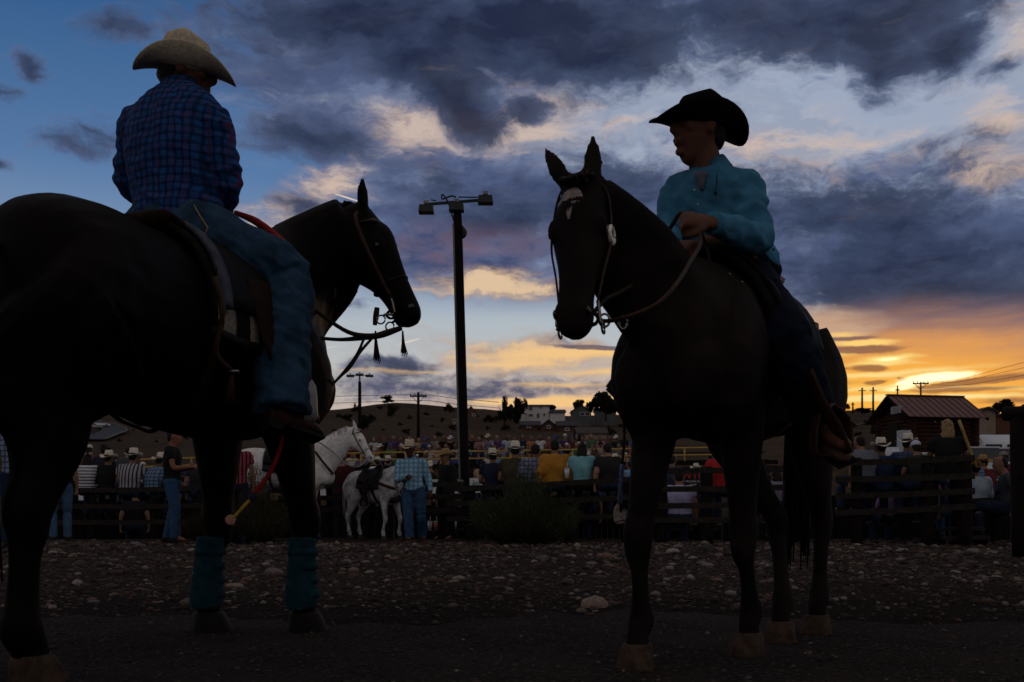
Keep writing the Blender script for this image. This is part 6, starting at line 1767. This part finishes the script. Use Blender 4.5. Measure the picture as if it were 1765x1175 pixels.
# white pens, trucks and trailers by the stand at the right
def pipe_pen(label, x0, x1, y0, y1, d0, d1, nr, npst, bend=0):
    t = thing('pipe_panel', label, 'fence panel', tuple(P(x0, y1, d0)), 0, 'white pipe panels')
    for k in range(nr):
        y = y0 + (y1 - y0) * k / max(1, nr - 1) 
        mb = MB(); mb.tube([P(x0, y, d0), P(x1, y + bend, d1)], .03, 6, 1); mb.build('rail', WHITE_MT, t, True)
    for k in range(npst):
        u = k / (npst - 1); x = x0 + (x1 - x0) * u; d = d0 + (d1 - d0) * u
        mb = MB(); mb.tube([P(x, y0 + bend * u - 1, d), P(x, y1 + bend * u + 4, d)], .03, 6, 1); mb.build('post', WHITE_MT, t, True)
pipe_pen('white pipe panel in front of the parked trailers', 1663, 1735, 810, 822, 26, 27, 3, 7)
pipe_pen('white pipe gate beside the man sitting at the right', 1700, 1760, 806, 826, 28, 30, 4, 6, 3)
pipe_pen('white picket railing behind the row on the stand', 1528, 1548, 772, 790, 30, 30, 2, 9)
pipe_pen('white rail running behind the stand by the cabin', 1500, 1660, 781, 784, 34, 36, 2, 5)
for (px, py, d, lab, rz, pk) in ((1722, 803, 44, 'white pickup truck parked beyond the pipe panels', 2.9, True), (1695, 808, 40, 'white pickup truck with dark windows left of the other pickup', 3.1, True), (1752, 800, 48, 'white car with tall roof at the right edge behind the pens', .3, False), (1660, 806, 42, 'white car half hidden behind the leaning pole', .1, False)):
    p = P(px, py + 34, d); car(lab, tuple(p), rz, WHITE_CAR, 5.2 if pk else 4.4, 'vehicles parked behind the pens', pk)
# stock trailer
tl = thing('stock_trailer', 'white stock trailer with rounded roof beyond the pickups', 'trailer', tuple(P(1752, 818, 56)))
mb = MB(); mb.loft([((-2.4, 0, 1.1), 1.0, .95), ((-2.3, 0, 1.15), 1.08, 1.1), ((2.3, 0, 1.15), 1.08, 1.1), ((2.4, 0, 1.1), 1.0, .95)], n=20, sub=1); mb.build('box', WHITE_CAR, tl, False, (0, 0, 0))
for x in (-1.8, -.6, .6, 1.8):
    mb = MB(); mb.box((x, -1.09, 1.5), (.9, .03, .3)); mb.build('vent', DARK_MT, tl, False, (0, 0, 0))
for x in (-.5, .5):
    mb = MB(); mb.cyl((x, -1.0, .1), (x, -.7, .1), .36, n=14); mb.build('wheel', DARK_MT, tl, True, (0, 0, 0))
pl = thing('leaning_pole', 'yellow wooden pole leaning beside the blonde spectator', 'pole', tuple(P(1672, 800, 15.2)))
mb = MB(); mb.tube([P(1653, 724, 15.0), P(1668, 765, 15.05), P(1683, 806, 15.1)], [.022, .022, .022], 8, 2); mb.build('shaft', mat('yellow wood', (.36, .23, .08), .7, .2, 10), pl, True)
mb = MB(); mb.tube([P(1659, 768, 15.3), P(1666, 785, 15.3), P(1676, 800, 15.3)], [.014, .014, .014], 8, 2); mb.build('rod', mat('yellow wood', (.36, .23, .08)), pl, True)
cl = thing('water_cooler', 'pale upright box standing against the cabin by the leaning plaid man', 'box', tuple(P(1558, 790, 40)))
mb = MB(); p = P(1558, 770, 40); mb.box((0, 0, .45), (.42, .4, 1.35)); mb.build('cabinet', mat('pale plastic box', (.42, .44, .50), .6), cl, False, (0, 0, 0)); mb = MB(); mb.box((0, -.21, .8), (.3, .02, .3)); mb.build('panel', GREY_W, cl, False, (0, 0, 0))

# ------------------------------------------------------------------ spectators
CLOTH = mat('plain cloth', (.2, .2, .2), .92, .22, 8, .004, 40, .1, obj_color=True)
CLOTH_P = plaid('checked cloth', (.1, .1, .1), [((1, 0, 0), .07, .02, (.02, .03, .07), .75), ((0, 0, 1), .07, .02, (.02, .03, .07), .75)], obj_color=True)
CLOTH_V = plaid('striped cloth', (.1, .1, .1), [((1, 0, 0), .06, .026, (.012, .012, .018), .95)], warp=.006, obj_color=True)
CLOTH_H = plaid('banded cloth', (.1, .1, .1), [((0, 0, 1), .06, .022, (.012, .012, .018), .95)], warp=.006, obj_color=True)
HATM = mat('hat straw', (.5, .45, .36), .9, .15, 20, .002, 80, .1, obj_color=True)
HAIRM = mat('hair', (.02, .015, .01), .7, .3, 40, .003, 80, .2, obj_color=True)
SKINM = mat('skin', (.2, .1, .07), .7, .1, 10, 0, 1, .2, obj_color=True)
BOOTM = mat('dark shoes', (.02, .016, .014), .8)

def seated_joints(slump=0.0, arms='lap', turn=0.0):
    J = dict(pelvis=(0, 0, .11), chest=(0, -.02 + slump * .1, .36), neck=(0, .02 + slump * .25, .575), head=(0, .06 + slump * .32, .72), head_up=(0, .05 + slump * .2, 1), face=(math.sin(turn), math.cos(turn), -.1), facing=(0, 1, 0))
    for s_, k in (('l', -1), ('r', 1)):
        J['sh_' + s_] = (k * .175, .0 + slump * .2, .515)
        if arms == 'lap':
            J['el_' + s_] = (k * .24, .06 + slump * .15, .27); J['wr_' + s_] = (k * .13, .27, .20)
        elif arms == 'side':
            J['el_' + s_] = (k * .25, -.02, .27); J['wr_' + s_] = (k * .26, .02, .05)
        else:
            J['el_' + s_] = (k * .23, .20, .33); J['wr_' + s_] = (k * .10, .33, .50)
        J['hip_' + s_] = (k * .10, .03, .07); J['kn_' + s_] = (k * .14, .45, .10); J['an_' + s_] = (k * .14, .46, -.34); J['toe_' + s_] = (k * .15, .60, -.39)
    return J
def standing_joints(stride=.0, arms='side'):
    J = dict(pelvis=(0, 0, .95), chest=(0, 0, 1.22), neck=(0, .0, 1.45), head=(0, .03, 1.60), head_up=(0, 0, 1), face=(0, 1, -.05), facing=(0, 1, 0))
    for s_, k in (('l', -1), ('r', 1)):
        J['sh_' + s_] = (k * .18, 0, 1.39)
        if arms == 'side':
            J['el_' + s_] = (k * .25, -.02, 1.12); J['wr_' + s_] = (k * .26, .06, .88)
        else:
            J['el_' + s_] = (k * .24, .08, 1.12); J['wr_' + s_] = (k * .10, .32, 1.14)
        J['hip_' + s_] = (k * .10, 0, .90); J['kn_' + s_] = (k * .11, .03 + k * stride * .5, .50); J['an_' + s_] = (k * .11, k * stride - .02, .09); J['toe_' + s_] = (k * .13, k * stride + .15, .04)
    return J
PROTO = {}
def proto(key, J, **kw):
    root = thing('person', 'x', 'person')
    vx = kw.pop('voxel', .018)
    figure(root, J, fine=False, voxel=vx, mats=dict(shirt=CLOTH, jeans=CLOTH, boots=BOOTM, hat=HATM, hair=HAIRM), skin=SKINM, **kw)
    PROTO[key] = root
proto('hat', seated_joints(.1), hat=dict(z=.02, curl=.06), collar=False)
proto('hat_slump', seated_joints(.6), hat=dict(z=.02, curl=.05), long_sleeve=False, collar=False, bulk=1.08)
proto('short', seated_joints(.25, 'side'), long_sleeve=False, collar=False, bulk=1.12)
proto('long', seated_joints(.15, 'side'), long_sleeve=True, collar=False, bulk=1.1)
proto('woman', seated_joints(.1, 'lap'), long_sleeve=False, collar=False, hair_long=True, bulk=.95)
proto('cap', seated_joints(.2, 'lap'), long_sleeve=False, collar=False, cap=True)
proto('far_a', seated_joints(.1), voxel=.03, collar=False, long_sleeve=False)
proto('far_b', seated_joints(.2, 'side'), voxel=.03, collar=False, hair_long=True, long_sleeve=False, bulk=.95)
proto('far_c', seated_joints(.15, 'chest'), voxel=.03, collar=False, hat=dict(z=.02, curl=.06))
proto('far_d', seated_joints(.15), voxel=.03, collar=False, cap=True, bulk=1.1, long_sleeve=False)
proto('stand', standing_joints(), voxel=.02, collar=False, long_sleeve=False)
proto('stand_hat', standing_joints(.05), voxel=.02, collar=False, hat=dict(z=.02, curl=.06))

SKINS = [(.24, .12, .08), (.30, .16, .11), (.16, .075, .045), (.20, .10, .065)]
def person(key, label, loc, rz, shirt, jeans=(.02, .035, .07), hat=(.60, .54, .45), hair=(.012, .009, .008), scale=1.0, group=None, shirt_m=None, skin=None):
    r = copy_tree(PROTO[key])
    r.location = loc; r.rotation_euler = (0, 0, rz); r.scale = (scale,) * 3
    tag(r, label, 'person', group)
    sk = skin or random.choice(SKINS)
    for c in r.children:
        n = c.name.split('.')[0]
        col = dict(body=sk, shirt=shirt, jeans=jeans, hat=hat, cap=hat, hair=hair).get(n, (.02, .016, .014))
        c.color = tuple(col) + (1.0,)
        if n == 'shirt' and shirt_m is not None:
            c.material_slots[0].link = 'OBJECT'; c.material_slots[0].material = shirt_m
    return r
rp_ = random.Random(21); random.seed(21)
SEATED_L = 'spectators seated behind the left fence'; SEATED_M = 'spectators seated behind the middle fence'; SEATED_R = 'spectators on the stand by the cabin'
def seat(key, label, px, ys, d, shirt, rz=0.0, scale=1.0, **kw):
    ys = ys + {SEATED_L: 14, SEATED_M: 11, SEATED_R: 36}[kw['group']] * (.6 if ys > 850 else 1)
    """ys = picture height of the seat"""
    return person(key, label, tuple(P(px, ys, d)), rz, shirt, scale=scale, **kw)
# left row, seen from behind
seat('woman', 'woman in white top with dark bands and straw hat, leftmost of the seated row', 150, 838, 19.2, (.55, .55, .60), .1, 1.0, shirt_m=CLOTH_H, group=SEATED_L)
seat('hat', 'spectator in black shirt and cream hat beside the woman in banded top', 183, 838, 19.2, (.012, .012, .014), -.2, .98, group=SEATED_L)
seat('hat_slump', 'hunched spectator in striped shirt and cream hat between two seated neighbours', 222, 842, 19.0, (.30, .28, .31), .05, 1.08, shirt_m=CLOTH_V, group=SEATED_L)
seat('hat_slump', 'spectator in faded blue patterned shirt at the right end of the seated row', 262, 843, 19.1, (.14, .22, .34), -.35, 1.0, shirt_m=CLOTH_P, group=SEATED_L)
seat('short', 'spectator in dark jacket just right of the standing person in black', 345, 842, 19.1, (.02, .02, .024), .2, 1.0, group=SEATED_L)
seat('hat', 'spectator with black hat in the row in front of the cream hats', 178, 815, 21.0, (.02, .02, .03), .2, .9, hat=(.02, .02, .025), group=SEATED_L)
seat('cap', 'spectator with white cap behind the leg of the dark bay horse', 152, 812, 21.5, (.10, .04, .04), .2, .9, hat=(.5, .5, .5), group=SEATED_L)
seat('short', 'spectator with dark hair beyond the striped shirt', 218, 815, 22.0, (.05, .05, .06), 0, .9, group=SEATED_L)
seat('short', 'spectator crouching low under the bench in dark tank top', 232, 905, 18.9, (.015, .015, .02), .3, .95, group=SEATED_L)
mbw = MB(); 
# middle row
SEATED_M = 'spectators seated behind the middle fence'
seat('hat_slump', 'spectator in navy shirt with small cream hat near the light pole', 852, 842, 17.4, (.014, .018, .035), .15, .95, group=SEATED_M)
seat('hat_slump', 'spectator in olive shirt with big cream hat', 888, 842, 17.1, (.045, .036, .022), .0, 1.08, hat=(.62, .57, .48), group=SEATED_M)
seat('long', 'spectator in blue and grey patterned shirt behind the brush bush', 922, 838, 17.0, (.19, .21, .30), -.1, 1.02, shirt_m=CLOTH_P, group=SEATED_M)
seat('long', 'broad spectator in mustard yellow top', 957, 834, 16.9, (.36, .16, .025), .05, 1.06, group=SEATED_M)
seat('woman', 'woman with big curly dark hair in light teal tee', 1003, 833, 16.8, (.16, .36, .42), -.25, 1.0, group=SEATED_M, jeans=(.008, .008, .01))
seat('short', 'spectator in dark clothes next to the teal tee', 1050, 832, 16.7, (.02, .018, .02), .2, .95, group=SEATED_M)
seat('woman', 'brown haired girl leaning behind the blue bottle', 1027, 826, 18.0, (.10, .06, .04), .4, .85, hair=(.07, .035, .018), group=SEATED_M)
seat('short', 'spectator below the bench near the brush bush in dark floral top', 1012, 890, 17.6, (.05, .035, .05), .2, .95, group=SEATED_M)
# behind the brown horse
seat('short', 'broad woman in lavender tee seated under the brown horse', 1172, 893, 16.4, (.36, .34, .52), .0, 1.04, group=SEATED_M)
seat('long', 'spectator in red shirt leaning on the fence under the brown horse', 1243, 842, 16.2, (.32, .02, .025), .2, 1.0, group=SEATED_M)
seat('woman', 'woman with pale back seen between the hind legs of the brown horse', 1340, 880, 16.2, (.20, .16, .22), .3, .95, group=SEATED_M)
seat('short', 'spectator in dark blue bending near the red banner', 1155, 845, 17.5, (.03, .04, .07), -.5, .9, group=SEATED_M)
# stand by the cabin
SEATED_R = 'spectators on the stand by the cabin'
seat('short', 'dark haired spectator in grey tee with pale print at the end of the stand', 1490, 801, 15.4, (.12, .13, .16), .25, .95, group=SEATED_R)
seat('hat', 'spectator in navy shirt with cream hat and ribbon on the stand', 1521, 812, 15.5, (.014, .03, .07), -.1, .98, hat=(.62, .57, .48), group=SEATED_R)
seat('hat', 'spectator in navy plaid with cream hat leaning sideways by the cabin door', 1562, 806, 15.6, (.06, .09, .18), -.6, 1.0, shirt_m=CLOTH_P, group=SEATED_R)
seat('cap', 'girl with white cap and long tail of hair on the stand', 1584, 806, 15.2, (.03, .03, .03), .1, .88, hat=(.5, .5, .62), group=SEATED_R)
seat('woman', 'woman with wavy blonde hair in black top sitting highest on the stand', 1634, 788, 15.2, (.012, .012, .013), -.3, 1.1, hair=(.26, .17, .09), jeans=(.01, .01, .012), group=SEATED_R)
seat('hat', 'spectator in lavender shirt and pale hat on the lower bench', 1542, 878, 16.2, (.30, .19, .36), .1, .98, hat=(.5, .45, .4), group=SEATED_R)
seat('short', 'spectator in blue jeans turned sideways on the lower bench', 1598, 868, 16.3, (.20, .05, .12), -1.2, .9, jeans=(.05, .11, .20), group=SEATED_R)
seat('hat', 'spectator with braids, brown hat and pale blue top', 1684, 862, 15.6, (.36, .44, .52), .0, .98, hat=(.14, .065, .025), group=SEATED_R)
seat('short', 'man in grey shirt sitting sideways at the right edge', 1742, 848, 15.2, (.055, .06, .075), 1.3, 1.05, jeans=(.015, .02, .04), group=SEATED_R)
seat('cap', 'spectator with pale cap left of the blonde woman', 1612, 800, 16.6, (.14, .12, .12), -.4, .9, hat=(.42, .4, .38), group=SEATED_R)
seat('short', 'spectator in blue plaid below the leaning pole', 1674, 822, 16.2, (.12, .22, .38), .2, .9, shirt_m=CLOTH_P, group=SEATED_R)
seat('hat', 'spectator in dark red with straw hat beyond the white panels', 1700, 822, 18.0, (.10, .02, .02), .3, .9, hat=(.30, .18, .08), group=SEATED_R)
seat('cap', 'spectator with dark cap near the right gate post', 1737, 812, 18.5, (.06, .02, .02), .3, .9, hat=(.2, .18, .16), group=SEATED_R)

# standing people behind the left fence and by the horses
def stand(key, label, px, d, rz, shirt, scale=1.0, **kw):
    x = (px - 882.5) / FPX * d
    return person(key, label, (x, d, ground_z(x, d)), rz, shirt, scale=scale, **kw)
proto('stand_fwd', standing_joints(.08, 'front'), voxel=.02, collar=False, long_sleeve=False)
stand('stand_fwd', 'person in black shirt and jeans standing sideways under the belly of the dark bay horse', 297, 15.9, R(-85), (.012, .012, .013), 1.06, jeans=(.03, .07, .15), skin=(.22, .10, .06))
stand('stand', 'person in jeans and red striped shirt behind the front leg of the dark bay horse', 407, 15.6, .3, (.30, .05, .07), 1.0, jeans=(.012, .018, .035), shirt_m=CLOTH_V)
stand('stand', 'person in navy plaid shirt standing at the left edge', 28, 13.2, .2, (.20, .24, .36), 1.04, jeans=(.012, .022, .05), shirt_m=CLOTH_P, hair=(.05, .028, .016))
stand('stand', 'person in blue jeans half hidden by the hind leg of the dark bay horse', 104, 16.8, .5, (.02, .02, .03), 1.0, jeans=(.05, .10, .18))
stand('stand', 'person in maroon shirt standing at the fence behind the white horse', 588, 18.9, .2, (.045, .010, .014), 1.0, jeans=(.015, .02, .03), hat=(.3, .25, .2))
stand('stand_hat', 'man in dark clothes by the light pole behind the pony', 770, 18.6, 2.2, (.015, .014, .015), .98, jeans=(.012, .012, .014), hat=(.30, .20, .10))

# far crowd across the arena
cr = random.Random(5)
PAL = [('white', (.55, .55, .58)), ('navy', (.02, .03, .08)), ('black', (.012, .012, .013)), ('black', (.015, .015, .018)), ('grey', (.14, .14, .15)), ('royal blue', (.03, .07, .30)), ('red', (.32, .03, .03)), ('maroon', (.10, .015, .02)),
       ('sky blue', (.12, .30, .50)), ('orange', (.40, .13, .03)), ('tan', (.28, .20, .13)), ('green', (.04, .14, .07)), ('pink', (.42, .16, .22)), ('lavender', (.30, .26, .42)), ('dark green', (.02, .05, .035)), ('pale grey', (.38, .38, .40)), ('brown', (.08, .045, .03)), ('purple', (.08, .03, .14))]
RN = ['front far', 'middle far', 'back far']
for k, (d, a, b) in enumerate(ROWS):
    px = 566 + cr.uniform(0, 8); i = 0
    while px < 1105:
        step = cr.uniform(12.5, 19)
        if cr.random() < .93 - .05 * (k == 0):
            i += 1
            u = (px - 560) / 760
            p = a + (b - a) * u
            key = cr.choice(['far_a', 'far_a', 'far_b', 'far_b', 'far_c', 'far_d', 'far_d'])
            cn, cc = cr.choice(PAL); kk = cr.uniform(.75, 1.15); g_ = sum(cc) / 3; cc = tuple(q * .72 + g_ * .28 for q in cc)
            extra = dict(far_c=' and cowboy hat', far_d=' and cap', far_b=' and long hair').get(key, '')
            person(key, 'distant spectator in %s%s, %s from left in %s row' % (cn, extra.replace(' and', ' with', 1) if extra else '', ORD(i), RN[k]), tuple(p + A(0, cr.uniform(-.08, .08), .03)), math.pi + cr.uniform(-.5, .5),
                   tuple(q * kk for q in cc), cr.choice([(.03, .05, .10), (.015, .02, .03), (.012, .012, .012), (.16, .13, .10), (.06, .10, .18)]), cr.choice([(.55, .52, .45), (.45, .4, .3), (.5, .5, .52), (.02, .02, .03), (.3, .03, .03), (.05, .08, .2)]),
                   cr.choice([(.012, .009, .008), (.02, .012, .008), (.08, .045, .02), (.20, .13, .07)]), cr.uniform(.9, 1.06), 'crowd on the far bleachers')
        px += step
EXTRA = [(650, 30, 'white'), (668, 29, 'navy'), (742, 31, 'brown'), (832, 28, 'tan'), (845, 31, 'black'), (1064, 27, 'pink'), (1088, 28, 'sky blue'), (205, 30, 'grey'), (244, 31, 'white'), (300, 29, 'maroon'), (333, 30, 'royal blue'), (350, 28, 'tan'), (1160, 30, 'black'), (1196, 29, 'pale grey'), (1262, 28, 'brown')]
where = ['by the white horse head', 'just left of the walking man', 'just right of the walking man', 'right of the tall light pole', 'left of the navy shirt', 'right of the dark clothes by the teal tee', 'beside the lead rope', 'over the striped shirt', 'over the blue patterned shirt', 'beside the standing person in black', 'near the hands of the standing person', 'at the front leg of the dark bay horse', 'under the chest of the brown horse', 'over the woman in lavender tee', 'beside the red shirt']
for (px, d, cn), wh in zip(EXTRA, where):
    x = (px - 882.5) / FPX * d
    seat_z = P(px, 842 + cr.uniform(-6, 8), d).z
    person(cr.choice(['far_a', 'far_b', 'far_d', 'far_c']), 'spectator in %s at the arena edge %s' % (cn, wh), (x, d, seat_z), cr.choice([0, math.pi, .6, -.8]), dict(PAL)[cn], group='spectators along the arena edge')
for v in PROTO.values():
    delete_tree(v)

# small things on the benches
def cup(label, px, py, d, colr, h=.16, r=.045, lid=True):
    t = thing('drink_cup', label, 'cup', tuple(P(px, py, d)))
    mb = MB(); mb.loft([((0, 0, 0), r * .75, r * .75), ((0, 0, h * .5), r * .9, r * .9), ((0, 0, h), r, r)], n=14, sub=1, up=(0, 1, 0)); mb.build('cup_body', mat('cup ' + str(colr), colr, .5), t, True, (0, 0, 0))
    mb = MB(); mb.cyl((0, 0, h), (0, 0, h + .015), r * 1.06, n=14); mb.tube([(0, 0, h), (.01, 0, h + .10)], .006, 5, 1); mb.build('lid', mat('pale lid', (.5, .5, .5), .5), t, True, (0, 0, 0))
cup('white paper cup on the rail beside the mustard top', 977, 824, 16.75, (.6, .6, .6))
cup('pale drink cup on the low bench beside the walking man', 741, 914, 18.7, (.5, .48, .48))
cup('pink drink cup on the low bench', 752, 914, 18.7, (.5, .15, .15))
cup('clear drink cup with straw at the right end of the low bench', 783, 913, 18.7, (.35, .36, .38))
cup('grey tumbler on the middle bench of the stand', 1571, 874, 16.2, (.20, .21, .25), .22, .05)
bt = thing('water_bottle', 'bright blue bottle standing on the rail by the teal tee', 'bottle', tuple(P(1037, 826, 16.7)))
mb = MB(); mb.loft([((0, 0, 0), .042, .042), ((0, 0, .20), .042, .042), ((0, 0, .24), .022, .022), ((0, 0, .26), .022, .022)], n=14, sub=2, up=(0, 1, 0)); mb.build('bottle_body', mat('blue bottle plastic', (.05, .30, .60), .4), bt, True, (0, 0, 0))
mb = MB(); mb.cyl((0, 0, .255), (0, 0, .29), .025, n=12); mb.build('cap', mat('pale lid', (.5, .5, .5), .5), bt, True, (0, 0, 0))

# ------------------------------------------------------------------ white horse with rider, grey pony, man walking
COAT_W = mat('flea bitten white coat', (.66, .63, .62), .85, .2, 22, .001, 90, .1)
COAT_G = mat('dapple grey coat', (.40, .385, .40), .85, .45, 9, .001, 60, .1)
MANE_W = mat('grey mane hair', (.36, .34, .33), .8, .3, 40)
zb = gz_at(500, 17.0)
Xw = lambda px, d: (px - 882.5) / FPX * d
HW = horse('white_horse', 'white horse with braided mane standing behind the dark bay horse', (Xw(487, 17.0), 17.0), R(-4), 1.03, [(Xw(530, 17.1), 17.1), (Xw(540, 16.75), 16.75), (Xw(430, 17.2), 17.2), (Xw(440, 16.8), 16.8)],
           P(611, 741, 17.0), P(643, 792, 16.95), (.82, -.15, .5), COAT_W, MANE_W, HOOF, voxel=.02, ears=[(-.9, .05, .35), (-.9, .1, .2)], mane_side=1, braid=True, neck_k=1.1, z0=zb)
saddle(HW, 'dark saddle on the white horse', LEATHER_BK, LEATHER_BK, mat('dark saddle pad', (.03, .03, .035), .95), pad_label='dark saddle pad on the white horse')
bridle(HW, 'brown bridle on the white horse', LEATHER_BR)
for i, (px, dd_) in enumerate(((530, 17.1), (540, 16.75))):
    t = thing('bell_boot', ['far', 'near'][i] + ' dark blue bell boot on the front hoof of the white horse', 'hoof boot', (Xw(px, dd_), dd_, zb + .01), 0, 'bell boots')
    mb = MB(); mb.loft([((.03, 0, .0), .10, .11), ((.02, 0, .06), .095, .10), ((0, 0, .12), .065, .07)], n=16, sub=2, up=(1, 0, 0)); mb.build('boot_shell', mat('dark blue rubber', (.015, .03, .09), .7), t, True, (0, 0, 0))
rw = thing('person', 'rider in jeans on the white horse, hidden above by the dark bay horse', 'person', tuple(HW['W'](.05, 0, 1.5)))
WW = HW['W']
JW = dict(pelvis=WW(.02, 0, 1.60), chest=WW(.02, 0, 1.86), neck=WW(.04, 0, 2.08), head=WW(.07, 0, 2.22), head_up=(0, 0, 1), face=HW['F'], facing=HW['F'])
for s_, k in (('l', 1), ('r', -1)):
    JW['sh_' + s_] = WW(.02, k * .18, 2.02); JW['el_' + s_] = WW(.05, k * .25, 1.78); JW['wr_' + s_] = WW(.28, k * .10, 1.72)
    JW['hip_' + s_] = WW(.03, k * .12, 1.55); JW['kn_' + s_] = WW(.36, k * .36, 1.30); JW['an_' + s_] = WW(.25, k * .40, .90); JW['toe_' + s_] = WW(.44, k * .42, .86)
figure(rw, JW, fine=False, voxel=.02, mats=dict(shirt=DENIM_DK, jeans=JEANS_L, boots=mat('navy sneaker', (.02, .025, .05), .8)), hat=dict(z=.02, curl=.06), collar=False)
rnW = thing('reins', 'pale rein and breast strap on the white horse', 'reins', tuple(P(600, 800, 16.8)))
rope(rnW, 'rein', [P(638, 785, 16.8), P(620, 803, 16.7), P(598, 800, 16.65), P(575, 780, 16.7), P(545, 758, 16.7)], .014, mat('pale rope', (.25, .24, .26), .8))
rope(rnW, 'breast_strap', [P(543, 778, 16.72), P(556, 795, 16.70), P(570, 812, 16.75), P(574, 816, 16.9)], .022, LEATHER_BR)

zp = gz_at(640, 17.3)
hp_ = R(-38)
HP = horse('grey_pony', 'dapple grey pony with black saddle led by the man in blue plaid', (Xw(645, 17.4), 17.4), hp_, .80, [(Xw(690, 17.2), 17.2), (Xw(662, 16.95), 16.95), (Xw(622, 17.85), 17.85), (Xw(604, 17.55), 17.55)],
           P(686, 822, 16.95), P(704, 868, 16.80), (.55, -.7, .4), COAT_G, MANE_W, HOOF, voxel=.02, mane_side=-1, belly=1.06, z0=zp, neck_k=1.1)
saddle(HP, 'black western saddle on the grey pony', LEATHER_BK, LEATHER_BK, mat('black saddle pad', (.02, .02, .022), .95), pad_label='black saddle pad on the grey pony')
bridle(HP, 'brown bridle on the grey pony', LEATHER_BR)
co = thing('rope_coil', 'coil of black rope hung on the saddle of the grey pony', 'rope', tuple(HP['W'](.2, -.1, 1.5)))
for i in range(6):
    c0 = HP['W'](.20, -.20 - i * .012, 1.46)
    ang = np.linspace(0, 2 * math.pi, 17)
    mb = MB(); mb.tube([c0 + HP['F'] * (.20 + .008 * i) * math.cos(a_) + A(0, 0, 1) * (.22 - .006 * i) * math.sin(a_) + HP['L'] * .06 * math.sin(a_) for a_ in ang], .011, 6, 2); mb.build('loop', mat('black rope', (.025, .025, .03), .8, .3, 60), co, True)
rnP = thing('breast_collar', 'brown breast collar across the chest of the grey pony', 'strap', tuple(HP['W'](.8, 0, 1.1)))
rope(rnP, 'strap', [HP['W'](.34, -.27, 1.25), HP['W'](.62, -.25, 1.16), HP['W'](.84, -.12, 1.08), HP['W'](.88, 0, 1.05), HP['W'](.84, .12, 1.08), HP['W'](.62, .25, 1.16)], .030, LEATHER_BR)
rope(rnP, 'tie_down', [HP['W'](.87, 0, 1.04), HP['W'](.78, 0, .86), HP['W'](.5, 0, .82)], .022, LEATHER_BR)

PL_W = plaid('light blue plaid', (.30, .50, .64), [((1, 0, 0), .075, .018, (.02, .06, .14), .8), ((0, 0, 1), .075, .018, (.02, .06, .14), .7), ((1, 0, 0), .075, .05, (.16, .34, .50), .5)], warp=.02)
wm = thing('person', 'man in light blue plaid shirt and cream hat walking towards the camera with the pony', 'person', tuple(P(712, 936, 16.4)))
zf = gz_at(712, 16.4)
W_ = lambda px, py, d=16.4: P(px, py, d)
JM = dict(pelvis=W_(713, 842), chest=W_(709, 818), neck=W_(708, 789), head=W_(706, 773, 16.36), head_up=(-.02, -.03, 1), face=(-.15, -1, -.12), facing=(-.05, -1, 0),
          sh_r=W_(690, 797), el_r=W_(684, 826, 16.35), wr_r=W_(700, 822, 16.15), sh_l=W_(728, 796), el_l=W_(738, 824, 16.45), wr_l=W_(742, 846, 16.4),
          hip_r=W_(702, 849), kn_r=W_(704, 890, 16.3), hip_l=W_(723, 849), kn_l=W_(726, 890, 16.38),
          an_r=(Xw(706, 16.25), 16.25, zf + .09), toe_r=(Xw(704, 16.1), 16.1, zf + .05), an_l=(Xw(728, 16.55), 16.55, zf + .11), toe_l=(Xw(731, 16.4), 16.4, zf + .05))
fm = figure(wm, JM, fine=True, voxel=.011, mats=dict(shirt=PL_W, jeans=mat('mid blue jeans', (.025, .06, .13), .92, .3, 14), hat=STRAW, boots=LEATHER_TAN), hat=dict(z=.02, curl=.075, band=LEATHER_BR, sag=.02), skin=SKIN_DK, bulk=1.02, cloth_amp=.005, leg=1.1)
lw = thing('lead_rope', 'lead rope from the hand of the walking man to the pony', 'rope', tuple(W_(700, 822, 16.1)))
rope(lw, 'strand', [W_(703, 818, 16.05), W_(696, 838, 16.2), W_(690, 848, 16.5), W_(700, 862, 16.75)], .012)


bpy.data.scenes.remove(TMP_SC)
